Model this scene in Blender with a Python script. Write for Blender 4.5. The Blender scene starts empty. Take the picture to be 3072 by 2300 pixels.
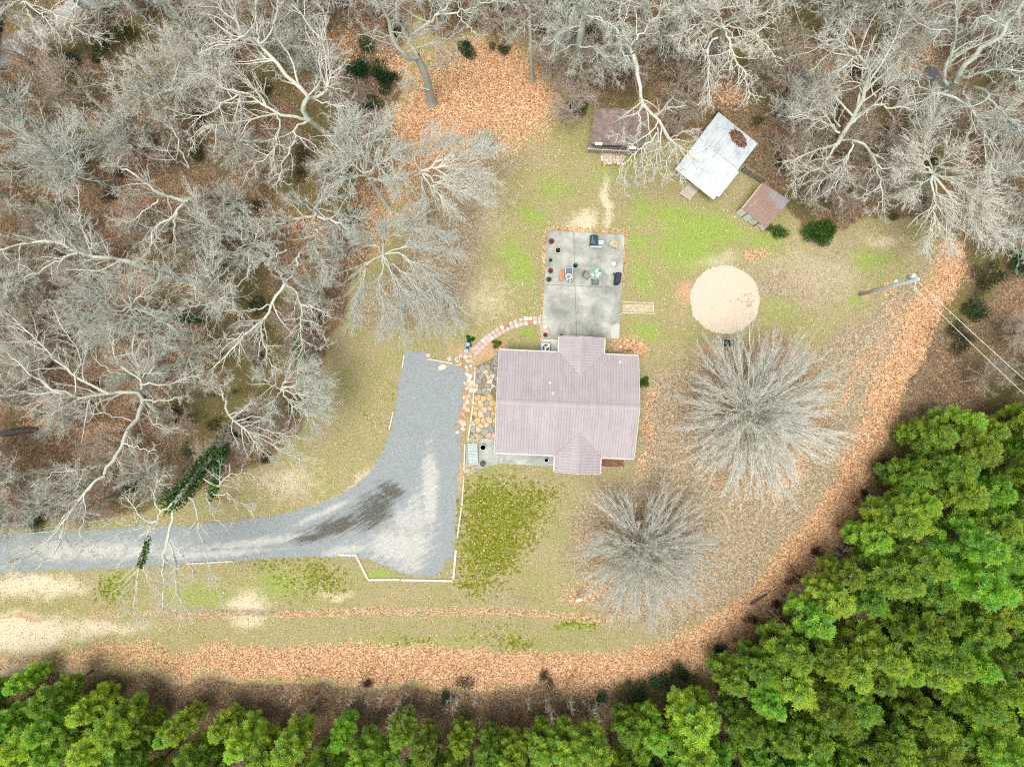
import bpy, bmesh, math, random
import numpy as np
from mathutils import Vector, Matrix, noise as mnoise

SC = bpy.context.scene
COL = SC.collection
R = math.radians
rng = np.random.default_rng(11)
random.seed(5)

# ---------------------------------------------------------------- camera, world, sun, exposure
H = 64.0            # flying height of the drone
S = 0.03            # metres per photo pixel on the ground
cam = bpy.data.cameras.new('camera'); camo = bpy.data.objects.new('camera', cam); COL.objects.link(camo)
camo.location = (0, 0, H); camo.rotation_euler = (0, 0, 0)
cam.sensor_width = 36; cam.lens = 25.0; cam.clip_end = 2000
SC.camera = camo

SUN_EL, SUN_AZ = R(79), R(215)          # soft light from the lower edge of the picture
w = bpy.data.worlds.new('World'); SC.world = w; w.use_nodes = True
nt = w.node_tree; nt.nodes.clear()
sky = nt.nodes.new('ShaderNodeTexSky'); sky.sky_type = 'NISHITA'; sky.sun_disc = False
sky.sun_elevation = SUN_EL; sky.sun_rotation = SUN_AZ
sky.air_density = 1.0; sky.dust_density = 6.0; sky.ozone_density = 1.0
hs = nt.nodes.new('ShaderNodeHueSaturation'); hs.inputs['Saturation'].default_value = 0.22
bg = nt.nodes.new('ShaderNodeBackground'); bg.inputs['Strength'].default_value = 0.10
out = nt.nodes.new('ShaderNodeOutputWorld')
nt.links.new(sky.outputs[0], hs.inputs['Color']); nt.links.new(hs.outputs[0], bg.inputs[0]); nt.links.new(bg.outputs[0], out.inputs[0])
sl = bpy.data.lights.new('sun', 'SUN'); sl.energy = 1.5; sl.angle = R(24); sl.color = (1.0, 0.95, 0.87)
so = bpy.data.objects.new('sun', sl); COL.objects.link(so)
sd = Vector((math.sin(SUN_AZ) * math.cos(SUN_EL), math.cos(SUN_AZ) * math.cos(SUN_EL), math.sin(SUN_EL)))
so.rotation_euler = sd.to_track_quat('Z', 'Y').to_euler()
SC.view_settings.view_transform = 'Standard'; SC.view_settings.look = 'None'
SC.view_settings.exposure = 0.78; SC.view_settings.gamma = 1; SC.view_settings.use_curve_mapping = False
SC.cycles.use_denoising = False
SC.cycles.pixel_filter_type = 'BLACKMAN_HARRIS'; SC.cycles.filter_width = 1.15
SC.cycles.max_bounces = 10; SC.cycles.diffuse_bounces = 8

# ---------------------------------------------------------------- helpers
def W(x, y, z=0.0):
    """photo pixel (3072 x 2300) of a point at height z -> world"""
    f = S * (H - z) / H
    return Vector(((x - 1536) * f, (1150 - y) * f, z))
def W2(x, y, z=0.0):
    v = W(x, y, z); return (v.x, v.y)

def tag(o, label=None, cat=None, group=None, kind=None):
    if label: o['label'] = label
    if cat: o['category'] = cat
    if group: o['group'] = group
    if kind: o['kind'] = kind
    return o
def thing(name, label, cat, loc=(0, 0, 0), rz=0.0, group=None):
    o = bpy.data.objects.new(name, None); COL.objects.link(o)
    o.empty_display_size = 0.2
    o.location = loc; o.rotation_euler = (0, 0, rz)
    return tag(o, label, cat, group)
def link(name, me, parent=None, mat=None):
    o = bpy.data.objects.new(name, me); COL.objects.link(o)
    if mat is not None and not me.materials: me.materials.append(mat)
    if parent is not None: o.parent = parent
    return o
def kids(o): return CH.get(o.name, [])
def copy_tree(o, loc, rz, scale=None, label=None, group=None):
    c = o.copy(); COL.objects.link(c)
    c.location = loc; c.rotation_euler = (0, 0, rz)
    if scale is not None: c.scale = scale if hasattr(scale, '__len__') else (scale,) * 3
    if label: c['label'] = label
    if group: c['group'] = group
    for ch in o.children:
        d = ch.copy(); COL.objects.link(d); d.parent = c
        for g in ch.children:
            e = g.copy(); COL.objects.link(e); e.parent = d
    return c

def np_mesh(name, V, quads=None, tris=None, smooth=False, col=None):
    me = bpy.data.meshes.new(name)
    V = np.asarray(V, dtype=np.float32).reshape(-1, 3)
    q = np.zeros((0, 4), np.int32) if quads is None else np.asarray(quads, np.int32).reshape(-1, 4)
    t = np.zeros((0, 3), np.int32) if tris is None else np.asarray(tris, np.int32).reshape(-1, 3)
    me.vertices.add(len(V)); me.vertices.foreach_set('co', V.ravel())
    loops = np.concatenate([q.ravel(), t.ravel()])
    me.loops.add(len(loops)); me.loops.foreach_set('vertex_index', loops)
    starts = np.concatenate([np.arange(len(q)) * 4, len(q) * 4 + np.arange(len(t)) * 3]).astype(np.int32)
    me.polygons.add(len(starts)); me.polygons.foreach_set('loop_start', starts)
    if smooth: me.polygons.foreach_set('use_smooth', np.ones(len(starts), bool))
    me.update(calc_edges=True)
    if col is not None:
        a = me.color_attributes.new('tint', 'FLOAT_COLOR', 'POINT')
        c = np.ones((len(V), 4), np.float32); c[:, :3] = col
        a.data.foreach_set('color', c.ravel())
    return me

class MB:
    """collects simple solids for one mesh"""
    def __init__(s): s.v = []; s.f = []
    def add(s, vs, fs):
        n = len(s.v); s.v += [tuple(p) for p in vs]; s.f += [tuple(n + i for i in f) for f in fs]; return s
    def box(s, c, d, rz=0.0, tilt=None):
        m = Matrix.Rotation(rz, 3, 'Z')
        if tilt is not None: m = m @ tilt
        c = Vector(c)
        vs = [c + m @ Vector((sx * d[0] / 2, sy * d[1] / 2, sz * d[2] / 2)) for sz in (-1, 1) for sx, sy in ((-1, -1), (1, -1), (1, 1), (-1, 1))]
        return s.add(vs, [(3, 2, 1, 0), (4, 5, 6, 7), (0, 1, 5, 4), (1, 2, 6, 5), (2, 3, 7, 6), (3, 0, 4, 7)])
    def bbox(s, c, d, b=0.02, rz=0.0):
        """box with chamfered top edges"""
        m = Matrix.Rotation(rz, 3, 'Z'); c = Vector(c); x, y, z = d[0] / 2, d[1] / 2, d[2] / 2
        vs = []
        for zz, i in ((-z, 0), (z - b, 0), (z, b)):
            vs += [c + m @ Vector((sx * (x - i), sy * (y - i), zz)) for sx, sy in ((-1, -1), (1, -1), (1, 1), (-1, 1))]
        f = [(3, 2, 1, 0), (8, 9, 10, 11)]
        for k in (0, 4):
            for i in range(4):
                j = (i + 1) % 4; f.append((k + i, k + j, k + 4 + j, k + 4 + i))
        return s.add(vs, f)
    def prism(s, poly, z0, z1, b=0.0):
        """polygon (counter-clockwise or not) extruded; z may be per-vertex lists; b = chamfer"""
        a = sum(poly[i][0] * poly[(i + 1) % len(poly)][1] - poly[(i + 1) % len(poly)][0] * poly[i][1] for i in range(len(poly)))
        if a < 0: poly = poly[::-1]
        n = len(poly)
        rings = [[(p[0], p[1], z0) for p in poly]]
        if b > 0:
            cx = sum(p[0] for p in poly) / n; cy = sum(p[1] for p in poly) / n
            rings.append([(p[0], p[1], z1 - b) for p in poly])
            top = []
            for p in poly:
                d = math.hypot(p[0] - cx, p[1] - cy) or 1; k = max(0.3, 1 - b * 1.2 / d)
                top.append((cx + (p[0] - cx) * k, cy + (p[1] - cy) * k, z1))
            rings.append(top)
        else: rings.append([(p[0], p[1], z1) for p in poly])
        vs = [v for r in rings for v in r]; f = [tuple(range(n))[::-1], tuple((len(rings) - 1) * n + i for i in range(n))]
        for k in range(len(rings) - 1):
            for i in range(n):
                j = (i + 1) % n; f.append((k * n + i, k * n + j, (k + 1) * n + j, (k + 1) * n + i))
        return s.add(vs, f)
    def lathe(s, prof, c=(0, 0, 0), n=16, rz=0.0):
        vs = []
        for r, z in prof:
            vs += [(c[0] + r * math.cos(rz + 2 * math.pi * i / n), c[1] + r * math.sin(rz + 2 * math.pi * i / n), c[2] + z) for i in range(n)]
        f = []
        for k in range(len(prof) - 1):
            for i in range(n):
                j = (i + 1) % n; f.append((k * n + i, k * n + j, (k + 1) * n + j, (k + 1) * n + i))
        f.append(tuple(range(n))[::-1]); f.append(tuple((len(prof) - 1) * n + i for i in range(n)))
        return s.add(vs, f)
    def tube(s, pts, r, n=6):
        pts = [Vector(p) for p in pts]; vs = []
        rr = r if hasattr(r, '__len__') else [r] * len(pts)
        for i, p in enumerate(pts):
            d = (pts[min(i + 1, len(pts) - 1)] - pts[max(i - 1, 0)]).normalized()
            u = d.cross(Vector((0, 0, 1)) if abs(d.z) < .9 else Vector((1, 0, 0))).normalized(); v = d.cross(u)
            vs += [p + (u * math.cos(2 * math.pi * k / n) + v * math.sin(2 * math.pi * k / n)) * rr[i] for k in range(n)]
        f = []
        for i in range(len(pts) - 1):
            for k in range(n):
                j = (k + 1) % n; f.append((i * n + k, i * n + j, (i + 1) * n + j, (i + 1) * n + k))
        f += [tuple(range(n)), tuple((len(pts) - 1) * n + k for k in range(n))[::-1]]
        return s.add(vs, f)
    def build(s, name, mat, parent=None, smooth=False):
        me = bpy.data.meshes.new(name); me.from_pydata(s.v, [], s.f)
        bm = bmesh.new(); bm.from_mesh(me); bmesh.ops.recalc_face_normals(bm, faces=bm.faces); bm.to_mesh(me); bm.free()
        if smooth: me.polygons.foreach_set('use_smooth', [True] * len(me.polygons))
        return link(name, me, parent, mat)

# ---------------------------------------------------------------- materials
class NT:
    def __init__(s, name):
        s.m = bpy.data.materials.new(name); s.m.use_nodes = True; s.t = s.m.node_tree; s.t.nodes.clear()
        s.o = s.n('OutputMaterial'); s.b = s.n('BsdfPrincipled'); s.l(s.b.outputs[0], s.o.inputs[0])
        s.b.inputs['Specular IOR Level'].default_value = 0.25
    def n(s, k, **kw):
        x = s.t.nodes.new('ShaderNode' + k)
        for a, b in kw.items(): setattr(x, a, b)
        return x
    def l(s, a, b): s.t.links.new(a, b)
    def pos(s, obj=False):
        if obj: return s.n('TexCoord').outputs['Object']
        return s.n('NewGeometry').outputs['Position']
    def noise(s, vec, scale, detail=3, rough=0.55, dist=0.0):
        x = s.n('TexNoise'); x.inputs['Scale'].default_value = scale; x.inputs['Detail'].default_value = detail
        x.inputs['Roughness'].default_value = rough; x.inputs['Distortion'].default_value = dist
        s.l(vec, x.inputs['Vector']); return x.outputs['Fac']
    def vor(s, vec, scale, out='Color'):
        x = s.n('TexVoronoi'); x.inputs['Scale'].default_value = scale; s.l(vec, x.inputs['Vector']); return x.outputs[out]
    def ramp(s, fac, stops):
        x = s.n('ValToRGB'); e = x.color_ramp.elements
        while len(e) < len(stops): e.new(0.5)
        for i, (p, c) in enumerate(stops): e[i].position = p; e[i].color = (*c, 1)
        s.l(fac, x.inputs[0]); return x.outputs[0]
    def mix(s, fac, a, b, mode='MIX'):
        x = s.n('Mix', data_type='RGBA', blend_type=mode)
        for sock, v in ((x.inputs[0], fac), (x.inputs[6], a), (x.inputs[7], b)):
            if isinstance(v, (int, float)): sock.default_value = v
            elif isinstance(v, tuple): sock.default_value = (*v, 1)
            else: s.l(v, sock)
        return x.outputs[2]
    def math(s, op, a, b=0.0, c=0.0, clamp=False):
        x = s.n('Math', operation=op, use_clamp=clamp)
        for i, v in enumerate((a, b, c)):
            if isinstance(v, (int, float)): x.inputs[i].default_value = v
            else: s.l(v, x.inputs[i])
        return x.outputs[0]
    def mr(s, v, a, b, c=0.0, d=1.0, smooth=True):
        x = s.n('MapRange', interpolation_type='SMOOTHSTEP' if smooth else 'LINEAR')
        s.l(v, x.inputs[0])
        for i, k in enumerate((a, b, c, d)): x.inputs[1 + i].default_value = k
        return x.outputs[0]
    def blob(s, vec, c, r, rot=0.0):
        """1 in the middle of an ellipse on the ground, 0 beyond twice its radius"""
        x = s.n('Mapping', vector_type='TEXTURE'); x.inputs['Location'].default_value = (c[0], c[1], 0)
        x.inputs['Rotation'].default_value = (0, 0, rot); x.inputs['Scale'].default_value = (r[0], r[1], 1000)
        s.l(vec, x.inputs[0]); y = s.n('VectorMath', operation='LENGTH'); s.l(x.outputs[0], y.inputs[0])
        return s.math('SUBTRACT', 1.0, s.math('MULTIPLY', y.outputs['Value'], 0.5))
    def bump(s, h, strength=0.3, dist=0.03):
        x = s.n('Bump'); x.inputs['Strength'].default_value = strength; x.inputs['Distance'].default_value = dist
        s.l(h, x.inputs['Height']); s.l(x.outputs[0], s.b.inputs['Normal'])
    def fin(s, col, rough=0.8, metal=0.0):
        if isinstance(col, tuple): s.b.inputs['Base Color'].default_value = (*col, 1)
        else: s.l(col, s.b.inputs['Base Color'])
        s.b.inputs['Roughness'].default_value = rough; s.b.inputs['Metallic'].default_value = metal
        return s.m

def plain(name, c, rough=0.7, metal=0.0, var=0.25, scale=6.0, vary=0.0):
    t = NT(name); p = t.pos(True)
    n = t.noise(p, scale, 4); dark = tuple(k * (1 - var) for k in c); lite = tuple(min(.95, k * (1 + var)) for k in c)
    col = t.ramp(n, [(0.3, dark), (0.7, lite)])
    if vary:
        oi = t.n('ObjectInfo'); h = t.n('HueSaturation'); t.l(t.mr(oi.outputs['Random'], 0, 1, 1 - vary, 1 + vary, False), h.inputs['Value']); t.l(col, h.inputs['Color']); col = h.outputs[0]
    return t.fin(col, rough, metal)

def bark_mat(name, a, b, lichen=(0.30, 0.36, 0.31)):
    t = NT(name); p = t.pos()
    n = t.noise(p, 1.4, 5, 0.65); n2 = t.noise(p, 9.0, 3)
    col = t.ramp(n2, [(0.3, a), (0.7, b)])
    col = t.mix(t.mr(n, 0.42, 0.6, 0, 0.8), col, lichen)
    oi = t.n('ObjectInfo'); h = t.n('HueSaturation'); t.l(t.mr(oi.outputs['Random'], 0, 1, 0.82, 1.15, False), h.inputs['Value']); t.l(col, h.inputs['Color'])
    t.bump(n2, 0.5, 0.03)
    return t.fin(h.outputs[0], 0.85)

def tint_mat(name, vary_val=0.2, vary_hue=0.02, trans=0.25, rough=0.65):
    """leaf material: colour from the per-leaf tint attribute, shifted a little per plant"""
    t = NT(name); a = t.n('VertexColor', layer_name='tint')
    oi = t.n('ObjectInfo'); h = t.n('HueSaturation')
    t.l(t.mr(oi.outputs['Random'], 0, 1, 1 - vary_val, 1 + vary_val, False), h.inputs['Value'])
    t.l(t.mr(t.math('FRACT', t.math('MULTIPLY', oi.outputs['Random'], 7.31)), 0, 1, 0.5 - vary_hue, 0.5 + vary_hue, False), h.inputs['Hue'])
    t.l(a.outputs[0], h.inputs['Color'])
    t.fin(h.outputs[0], rough)
    if trans:
        tr = t.n('BsdfTranslucent'); t.l(h.outputs[0], tr.inputs[0]); mx = t.n('MixShader'); mx.inputs[0].default_value = trans
        t.l(t.b.outputs[0], mx.inputs[1]); t.l(tr.outputs[0], mx.inputs[2]); t.l(mx.outputs[0], t.o.inputs[0])
    return t.m

M = {}
M['bark'] = bark_mat('pale_bark', (0.47, 0.45, 0.37), (0.74, 0.72, 0.62), (0.45, 0.53, 0.45))
M['twig'] = plain('fine_twigs', (0.60, 0.59, 0.51), .9, var=.2, vary=.12)
M['twig_grey'] = plain('fine_grey_twigs', (0.54, 0.56, 0.49), .9, var=.2, vary=.12)
M['bark_grey'] = bark_mat('grey_bark', (0.45, 0.45, 0.38), (0.66, 0.66, 0.58), (0.40, 0.50, 0.43))
M['bark_vase'] = bark_mat('smooth_grey_bark', (0.64, 0.62, 0.54), (0.82, 0.80, 0.71), (0.62, 0.65, 0.56))
M['pine_bark'] = plain('pine_bark', (0.16, 0.10, 0.07), 0.9, var=.4)
M['sapling_bark'] = plain('sapling_bark', (0.42, 0.36, 0.29), 0.9, var=.3)
M['needles'] = tint_mat('pine_needles', 0.28, 0.022, 0.5)
M['leaf'] = tint_mat('dry_leaves', 0.0, 0.0, 0.15, 0.8)
M['shrub'] = tint_mat('shrub_leaves', 0.25, 0.02, 0.2)
M['brush'] = tint_mat('brush_twigs', 0.0, 0.0, 0.0, 0.9)

# ---------------------------------------------------------------- ground masks
def vnoise(X, Y, sc, seed):
    r = np.random.default_rng(seed); T = r.random((64, 64))
    x = X / sc; y = Y / sc; xi = np.floor(x).astype(int); yi = np.floor(y).astype(int); fx = x - xi; fy = y - yi
    fx = fx * fx * (3 - 2 * fx); fy = fy * fy * (3 - 2 * fy)
    g = lambda a, b: T[a % 64, b % 64]
    return (g(xi, yi) * (1 - fx) + g(xi + 1, yi) * fx) * (1 - fy) + (g(xi, yi + 1) * (1 - fx) + g(xi + 1, yi + 1) * fx) * fy
def fbm(X, Y, sc, seed): return (vnoise(X, Y, sc, seed) + .5 * vnoise(X, Y, sc / 2.1, seed + 1) + .25 * vnoise(X, Y, sc / 4.3, seed + 2)) / 1.75
def seg_dist(X, Y, pts, closed=False):
    d = np.full(X.shape, 1e9); n = len(pts)
    for i in range(n if closed else n - 1):
        ax, ay = pts[i]; bx, by = pts[(i + 1) % n]; dx, dy = bx - ax, by - ay
        t = np.clip(((X - ax) * dx + (Y - ay) * dy) / (dx * dx + dy * dy + 1e-9), 0, 1)
        d = np.minimum(d, np.hypot(X - ax - t * dx, Y - ay - t * dy))
    return d
def inside(X, Y, pts):
    c = np.zeros(X.shape, bool); n = len(pts)
    for i in range(n):
        ax, ay = pts[i]; bx, by = pts[(i + 1) % n]
        if ay == by: continue
        k = ((ay > Y) != (by > Y)) & (X < (bx - ax) * (Y - ay) / (by - ay) + ax); c ^= k
    return c
def poly_mask(X, Y, pts, soft):
    d = seg_dist(X, Y, pts, True); d = np.where(inside(X, Y, pts), d, -d)
    return np.clip(0.5 + d / (2 * soft), 0, 1)
def line_mask(X, Y, pts, width, soft): return np.clip(0.5 + (width - seg_dist(X, Y, pts)) / (2 * soft), 0, 1)
def ell(X, Y, cx, cy, rx, ry, rot=0.0):
    c, s_ = math.cos(rot), math.sin(rot); u = ((X - cx) * c + (Y - cy) * s_) / rx; v = (-(X - cx) * s_ + (Y - cy) * c) / ry
    return np.clip(1.0 - 0.5 * np.hypot(u, v), 0, 1)

WOOD_L = [(-900, -900), (1240, -900), (1225, 40), (1215, 200), (1195, 330), (1190, 420), (1150, 560), (1120, 700), (1060, 830), (1020, 960), (960, 1090), (955, 1200), (880, 1310), (770, 1400), (640, 1470), (420, 1545), (200, 1570), (-900, 1580)]
WOOD_T = [(1225, -900), (4200, -900), (4200, 900), (3000, 800), (2880, 770), (2840, 690), (2740, 640), (2600, 660), (2520, 690), (2420, 690), (2370, 640), (2300, 560), (2230, 500), (2150, 380), (2030, 440), (1960, 410), (1940, 320), (1780, 310), (1720, 180), (1560, 90), (1330, 120), (1230, 60)]
WOOD_R = [(4200, 700), (2900, 760), (2850, 880), (2780, 1000), (2730, 1120), (2700, 1230), (2640, 1350), (2560, 1510), (2480, 1640), (2380, 1740), (2270, 1840), (2140, 1930), (2000, 2010), (1700, 2060), (1300, 2065), (900, 2055), (500, 2040), (200, 2020), (-900, 2020), (-900, 3400), (4200, 3400)]
PINE_ZONE = [(-700, 1985), (150, 1990), (420, 2030), (600, 2100), (1000, 2110), (1400, 2120), (1720, 2130), (1930, 2080), (2090, 1985), (2180, 1900), (2300, 1800), (2420, 1700), (2480, 1580), (2560, 1460), (2620, 1330), (2680, 1250), (2860, 1235), (3300, 1240), (3300, 2700), (-700, 2700)]
RIB = [(-60, 1985), (300, 1975), (600, 1985), (1200, 1995), (1700, 2008), (1950, 1995), (2080, 1945), (2250, 1830), (2400, 1690), (2500, 1530), (2590, 1370), (2660, 1200), (2720, 1040), (2800, 920), (2850, 840), (2860, 770)]

xs = np.concatenate([np.array([-420, -220, -120, -80, -64, -56]), np.arange(-52, 52.01, 0.3), np.array([56, 64, 80, 120, 220, 420])])
ys = np.concatenate([np.array([-420, -220, -120, -70, -54, -46]), np.arange(-42, 42.01, 0.3), np.array([46, 54, 70, 120, 220, 420])])
GX, GY = np.meshgrid(xs, ys)
def masks(GX, GY):
    PX = GX / S + 1536; PY = 1150 - GY / S            # photo pixels on the ground
    wob = (fbm(GX, GY, 3.0, 3) - .5) * 70; wob2 = (fbm(GX, GY, 3.0, 13) - .5) * 70
    X, Y = PX + wob, PY + wob2
    XS, YS = PX + wob * .22, PY + wob2 * .22
    wood = np.maximum.reduce([poly_mask(X, Y, WOOD_L, 26), poly_mask(X, Y, WOOD_T, 22), poly_mask(X, Y, WOOD_R, 22)])
    leaf = poly_mask(X, Y, [(1190, 330), (1290, 170), (1480, 110), (1640, 170), (1700, 300), (1640, 400), (1500, 430), (1400, 470), (1300, 520), (1200, 620), (1120, 740), (1040, 800), (1080, 690), (1160, 520)], 75) * 1.0
    hw = np.interp(X, [0, 300, 700, 1200, 1900, 2300, 2600, 2900], [30, 40, 52, 58, 62, 64, 52, 38])
    leaf = np.maximum(leaf, np.clip(0.5 + (hw - seg_dist(X, Y, RIB)) / 44, 0, 1) * np.interp(X, [0, 350, 900], [0.55, 0.66, 1.0]))
    leaf = np.maximum(leaf, line_mask(XS, YS, [(840, 1842), (1250, 1835), (1600, 1838), (1830, 1862)], 11, 14) * 0.75)
    leaf = np.maximum(leaf, line_mask(XS, YS, [(240, 1835), (500, 1845), (760, 1850)], 8, 12) * 0.6)
    leaf = np.maximum(leaf, line_mask(X, Y, [(2330, 1480), (2480, 1260), (2600, 1090), (2700, 960), (2680, 880)], 22, 28) * 0.62)
    # leaves blown against the slab edges and house
    leaf = np.maximum(leaf, line_mask(PX + wob * .15, PY + wob2 * .15, [(1622, 1020), (1634, 850), (1637, 684), (1878, 697), (1874, 790), (1866, 860)], 5, 5) * 0.95)
    leaf = np.maximum(leaf, ell(X, Y, 1880, 1040, 36, 24) * 1.25)
    leaf = np.maximum(leaf, line_mask(X, Y, [(1945, 1160), (1950, 1300), (1935, 1400)], 18, 26) * 0.72)
    leaf = np.maximum(leaf, ell(X, Y, 2270, 1260, 170, 190) * 0.62)
    leaf = np.maximum(leaf, ell(X, Y, 1950, 1640, 150, 150) * 0.6)
    leaf = np.maximum(leaf, ell(X, Y, 1750, 1770, 60, 40) * 0.8)
    leaf = np.maximum(leaf, ell(X, Y, 2270, 770, 24, 14) * 1.1)
    for cx, cy in ((700, 1350), (300, 1330), (140, 560), (600, 880), (320, 360), (1020, 150), (960, 680), (2420, 250), (2180, 280), (2400, 420), (2700, 160), (80, 150), (390, 830), (1190, 200), (560, 1050), (150, 1250)):
        leaf = np.maximum(leaf, ell(X, Y, cx, cy, 62, 46) * 0.86)
    green = np.zeros_like(X)
    for cx, cy, rx, ry, k in ((2110, 700, 120, 42, 1.1), (2010, 660, 70, 40, .9), (2060, 760, 90, 45, 1.0), (1920, 640, 50, 60, .75), (1560, 790, 34, 50, 1.05), (1600, 650, 50, 34, .8), (1660, 560, 60, 60, .62), (1930, 990, 34, 26, 1.0), (1940, 830, 40, 60, .8), (1585, 1015, 30, 22, .95), (1530, 740, 40, 40, .8),
                              (2600, 780, 60, 40, .8), (2550, 905, 40, 26, .75), (2290, 730, 60, 50, .7), (2330, 930, 60, 60, .55), (1560, 1915, 40, 16, .8), (840, 1750, 120, 45, .7), (340, 1760, 60, 40, .7), (600, 1790, 130, 40, .65), (1130, 1722, 50, 12, 1.1), (1290, 1985, 300, 10, .5), (1250, 1925, 320, 12, .62), (1930, 740, 40, 30, .85), (1745, 1875, 70, 10, .9), (1490, 1480, 60, 22, .7), (550, 1990, 200, 20, .55), (1820, 520, 60, 60, .6)):
        green = np.maximum(green, ell(X, Y, cx, cy, rx, ry) * k)
    moss = poly_mask(X, Y, [(1385, 1445), (1560, 1440), (1670, 1470), (1650, 1560), (1570, 1640), (1520, 1730), (1430, 1790), (1375, 1770), (1372, 1600)], 75)
    for cx, cy, rx, ry, k in ((330, 1770, 60, 40, .8), (940, 1740, 90, 50, .75), (850, 1690, 110, 34, .6), (1230, 1930, 120, 26, .55), (1560, 1920, 50, 24, .9), (1740, 1872, 60, 12, .9), (1180, 1180, 26, 26, .4), (1480, 1900, 120, 40, .45), (1110, 1250, 50, 120, .3)):
        moss = np.maximum(moss, ell(X, Y, cx, cy, rx, ry) * k)
    dry = np.zeros_like(X)
    for cx, cy, rx, ry, k in ((60, 1890, 130, 44, 1.35), (90, 1760, 130, 30, 1.1), (750, 1830, 70, 44, .95), (1740, 670, 40, 30, .9), (1822, 620, 14, 80, .95), (1450, 620, 90, 110, .6), (1430, 900, 120, 100, .6), (2420, 830, 200, 110, .6), (2330, 1120, 160, 60, .55), (300, 1890, 160, 30, .8), (90, 1990, 140, 28, .8), (1000, 1790, 60, 18, .7), (860, 1440, 120, 60, .6), (2130, 780, 90, 24, .75), (2650, 720, 70, 24, .7), (240, 1620, 400, 22, .5), (1130, 1440, 60, 40, .6)):
        dry = np.maximum(dry, ell(X, Y, cx, cy, rx, ry) * k)
    dry = np.maximum(dry, line_mask(X, Y, [(740, 1575), (900, 1540), (1010, 1490), (1110, 1420)], 10, 20) * .8)
    dirt = np.zeros_like(X)
    for cx, cy, rx, ry, k in ((1470, 1050, 40, 24, 1.2), (1740, 1780, 22, 18, 1.0), (2588, 885, 20, 16, 1.1), (2060, 870, 30, 46, .85), (2150, 1040, 70, 26, .8), (1400, 1190, 20, 90, 1.0), (1380, 1420, 14, 90, .8), (1400, 1065, 50, 22, 1.0), (60, 1846, 60, 6, 1.2)):
        dirt = np.maximum(dirt, ell(X, Y, cx, cy, rx, ry) * k)
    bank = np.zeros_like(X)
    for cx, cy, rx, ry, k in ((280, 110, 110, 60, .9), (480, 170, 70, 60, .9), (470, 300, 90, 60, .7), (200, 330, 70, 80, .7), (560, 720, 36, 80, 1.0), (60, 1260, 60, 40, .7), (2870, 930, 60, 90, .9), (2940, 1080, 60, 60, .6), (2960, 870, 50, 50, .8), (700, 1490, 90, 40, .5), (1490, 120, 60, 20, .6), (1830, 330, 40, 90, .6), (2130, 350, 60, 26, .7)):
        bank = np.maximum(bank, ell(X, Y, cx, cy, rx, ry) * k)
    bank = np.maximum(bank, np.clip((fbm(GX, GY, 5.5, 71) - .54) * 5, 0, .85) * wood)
    lit = poly_mask(X, Y, [(1940, 1110), (2080, 1060), (2140, 1000), (2300, 1010), (2420, 1060), (2560, 980), (2700, 860), (2800, 800), (2720, 1000), (2640, 1160), (2560, 1340), (2400, 1600), (2200, 1800), (2020, 1900), (1860, 1880), (1740, 1800), (1700, 1700), (1720, 1560), (1840, 1440), (1900, 1400)], 60)
    lit = np.maximum(lit, poly_mask(X, Y, [(1250, 380), (1500, 420), (1620, 440), (1560, 520), (1440, 540), (1470, 700), (1420, 850), (1360, 960), (1200, 1020), (1080, 1000), (1020, 1100), (1040, 900), (1180, 760), (1220, 600)], 60) * .8)
    lit = np.maximum(lit, ell(X, Y, 2350, 860, 200, 90) * .75); lit = np.maximum(lit, ell(X, Y, 2520, 760, 160, 50) * .6)
    lit = np.maximum(lit, line_mask(XS, YS, [(500, 1838), (1250, 1834), (1600, 1838), (1850, 1866)], 10, 14) * .95)
    lit = np.maximum(lit, line_mask(XS, YS, [(1000, 1880), (1500, 1880), (1900, 1890)], 10, 20) * .5)
    lit = np.maximum(lit, ell(X, Y, 1560, 1790, 90, 30) * .6)
    return wood, leaf, green, moss, dry, dirt, bank, lit
MASKS = masks(GX, GY)
Z = (fbm(GX, GY, 6, 41) - .5) * 0.10 * np.clip((np.hypot(GX, GY) - 14) / 6, 0, 1) * 0
nx, ny = len(xs), len(ys)
idx = np.arange(nx * ny).reshape(ny, nx)
quads = np.stack([idx[:-1, :-1], idx[:-1, 1:], idx[1:, 1:], idx[1:, :-1]], -1).reshape(-1, 4)
gme = np_mesh('ground', np.stack([GX, GY, Z], -1), quads, smooth=True)
for nm, ch in (('mask_a', (0, 1, 2)), ('mask_b', (3, 4, 5)), ('mask_c', (6, 7, 7))):
    a = gme.color_attributes.new(nm, 'FLOAT_COLOR', 'POINT')
    c = np.ones((nx * ny, 4), np.float32)
    for k in range(3): c[:, k] = MASKS[ch[k]].ravel()
    a.data.foreach_set('color', c.ravel())

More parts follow.
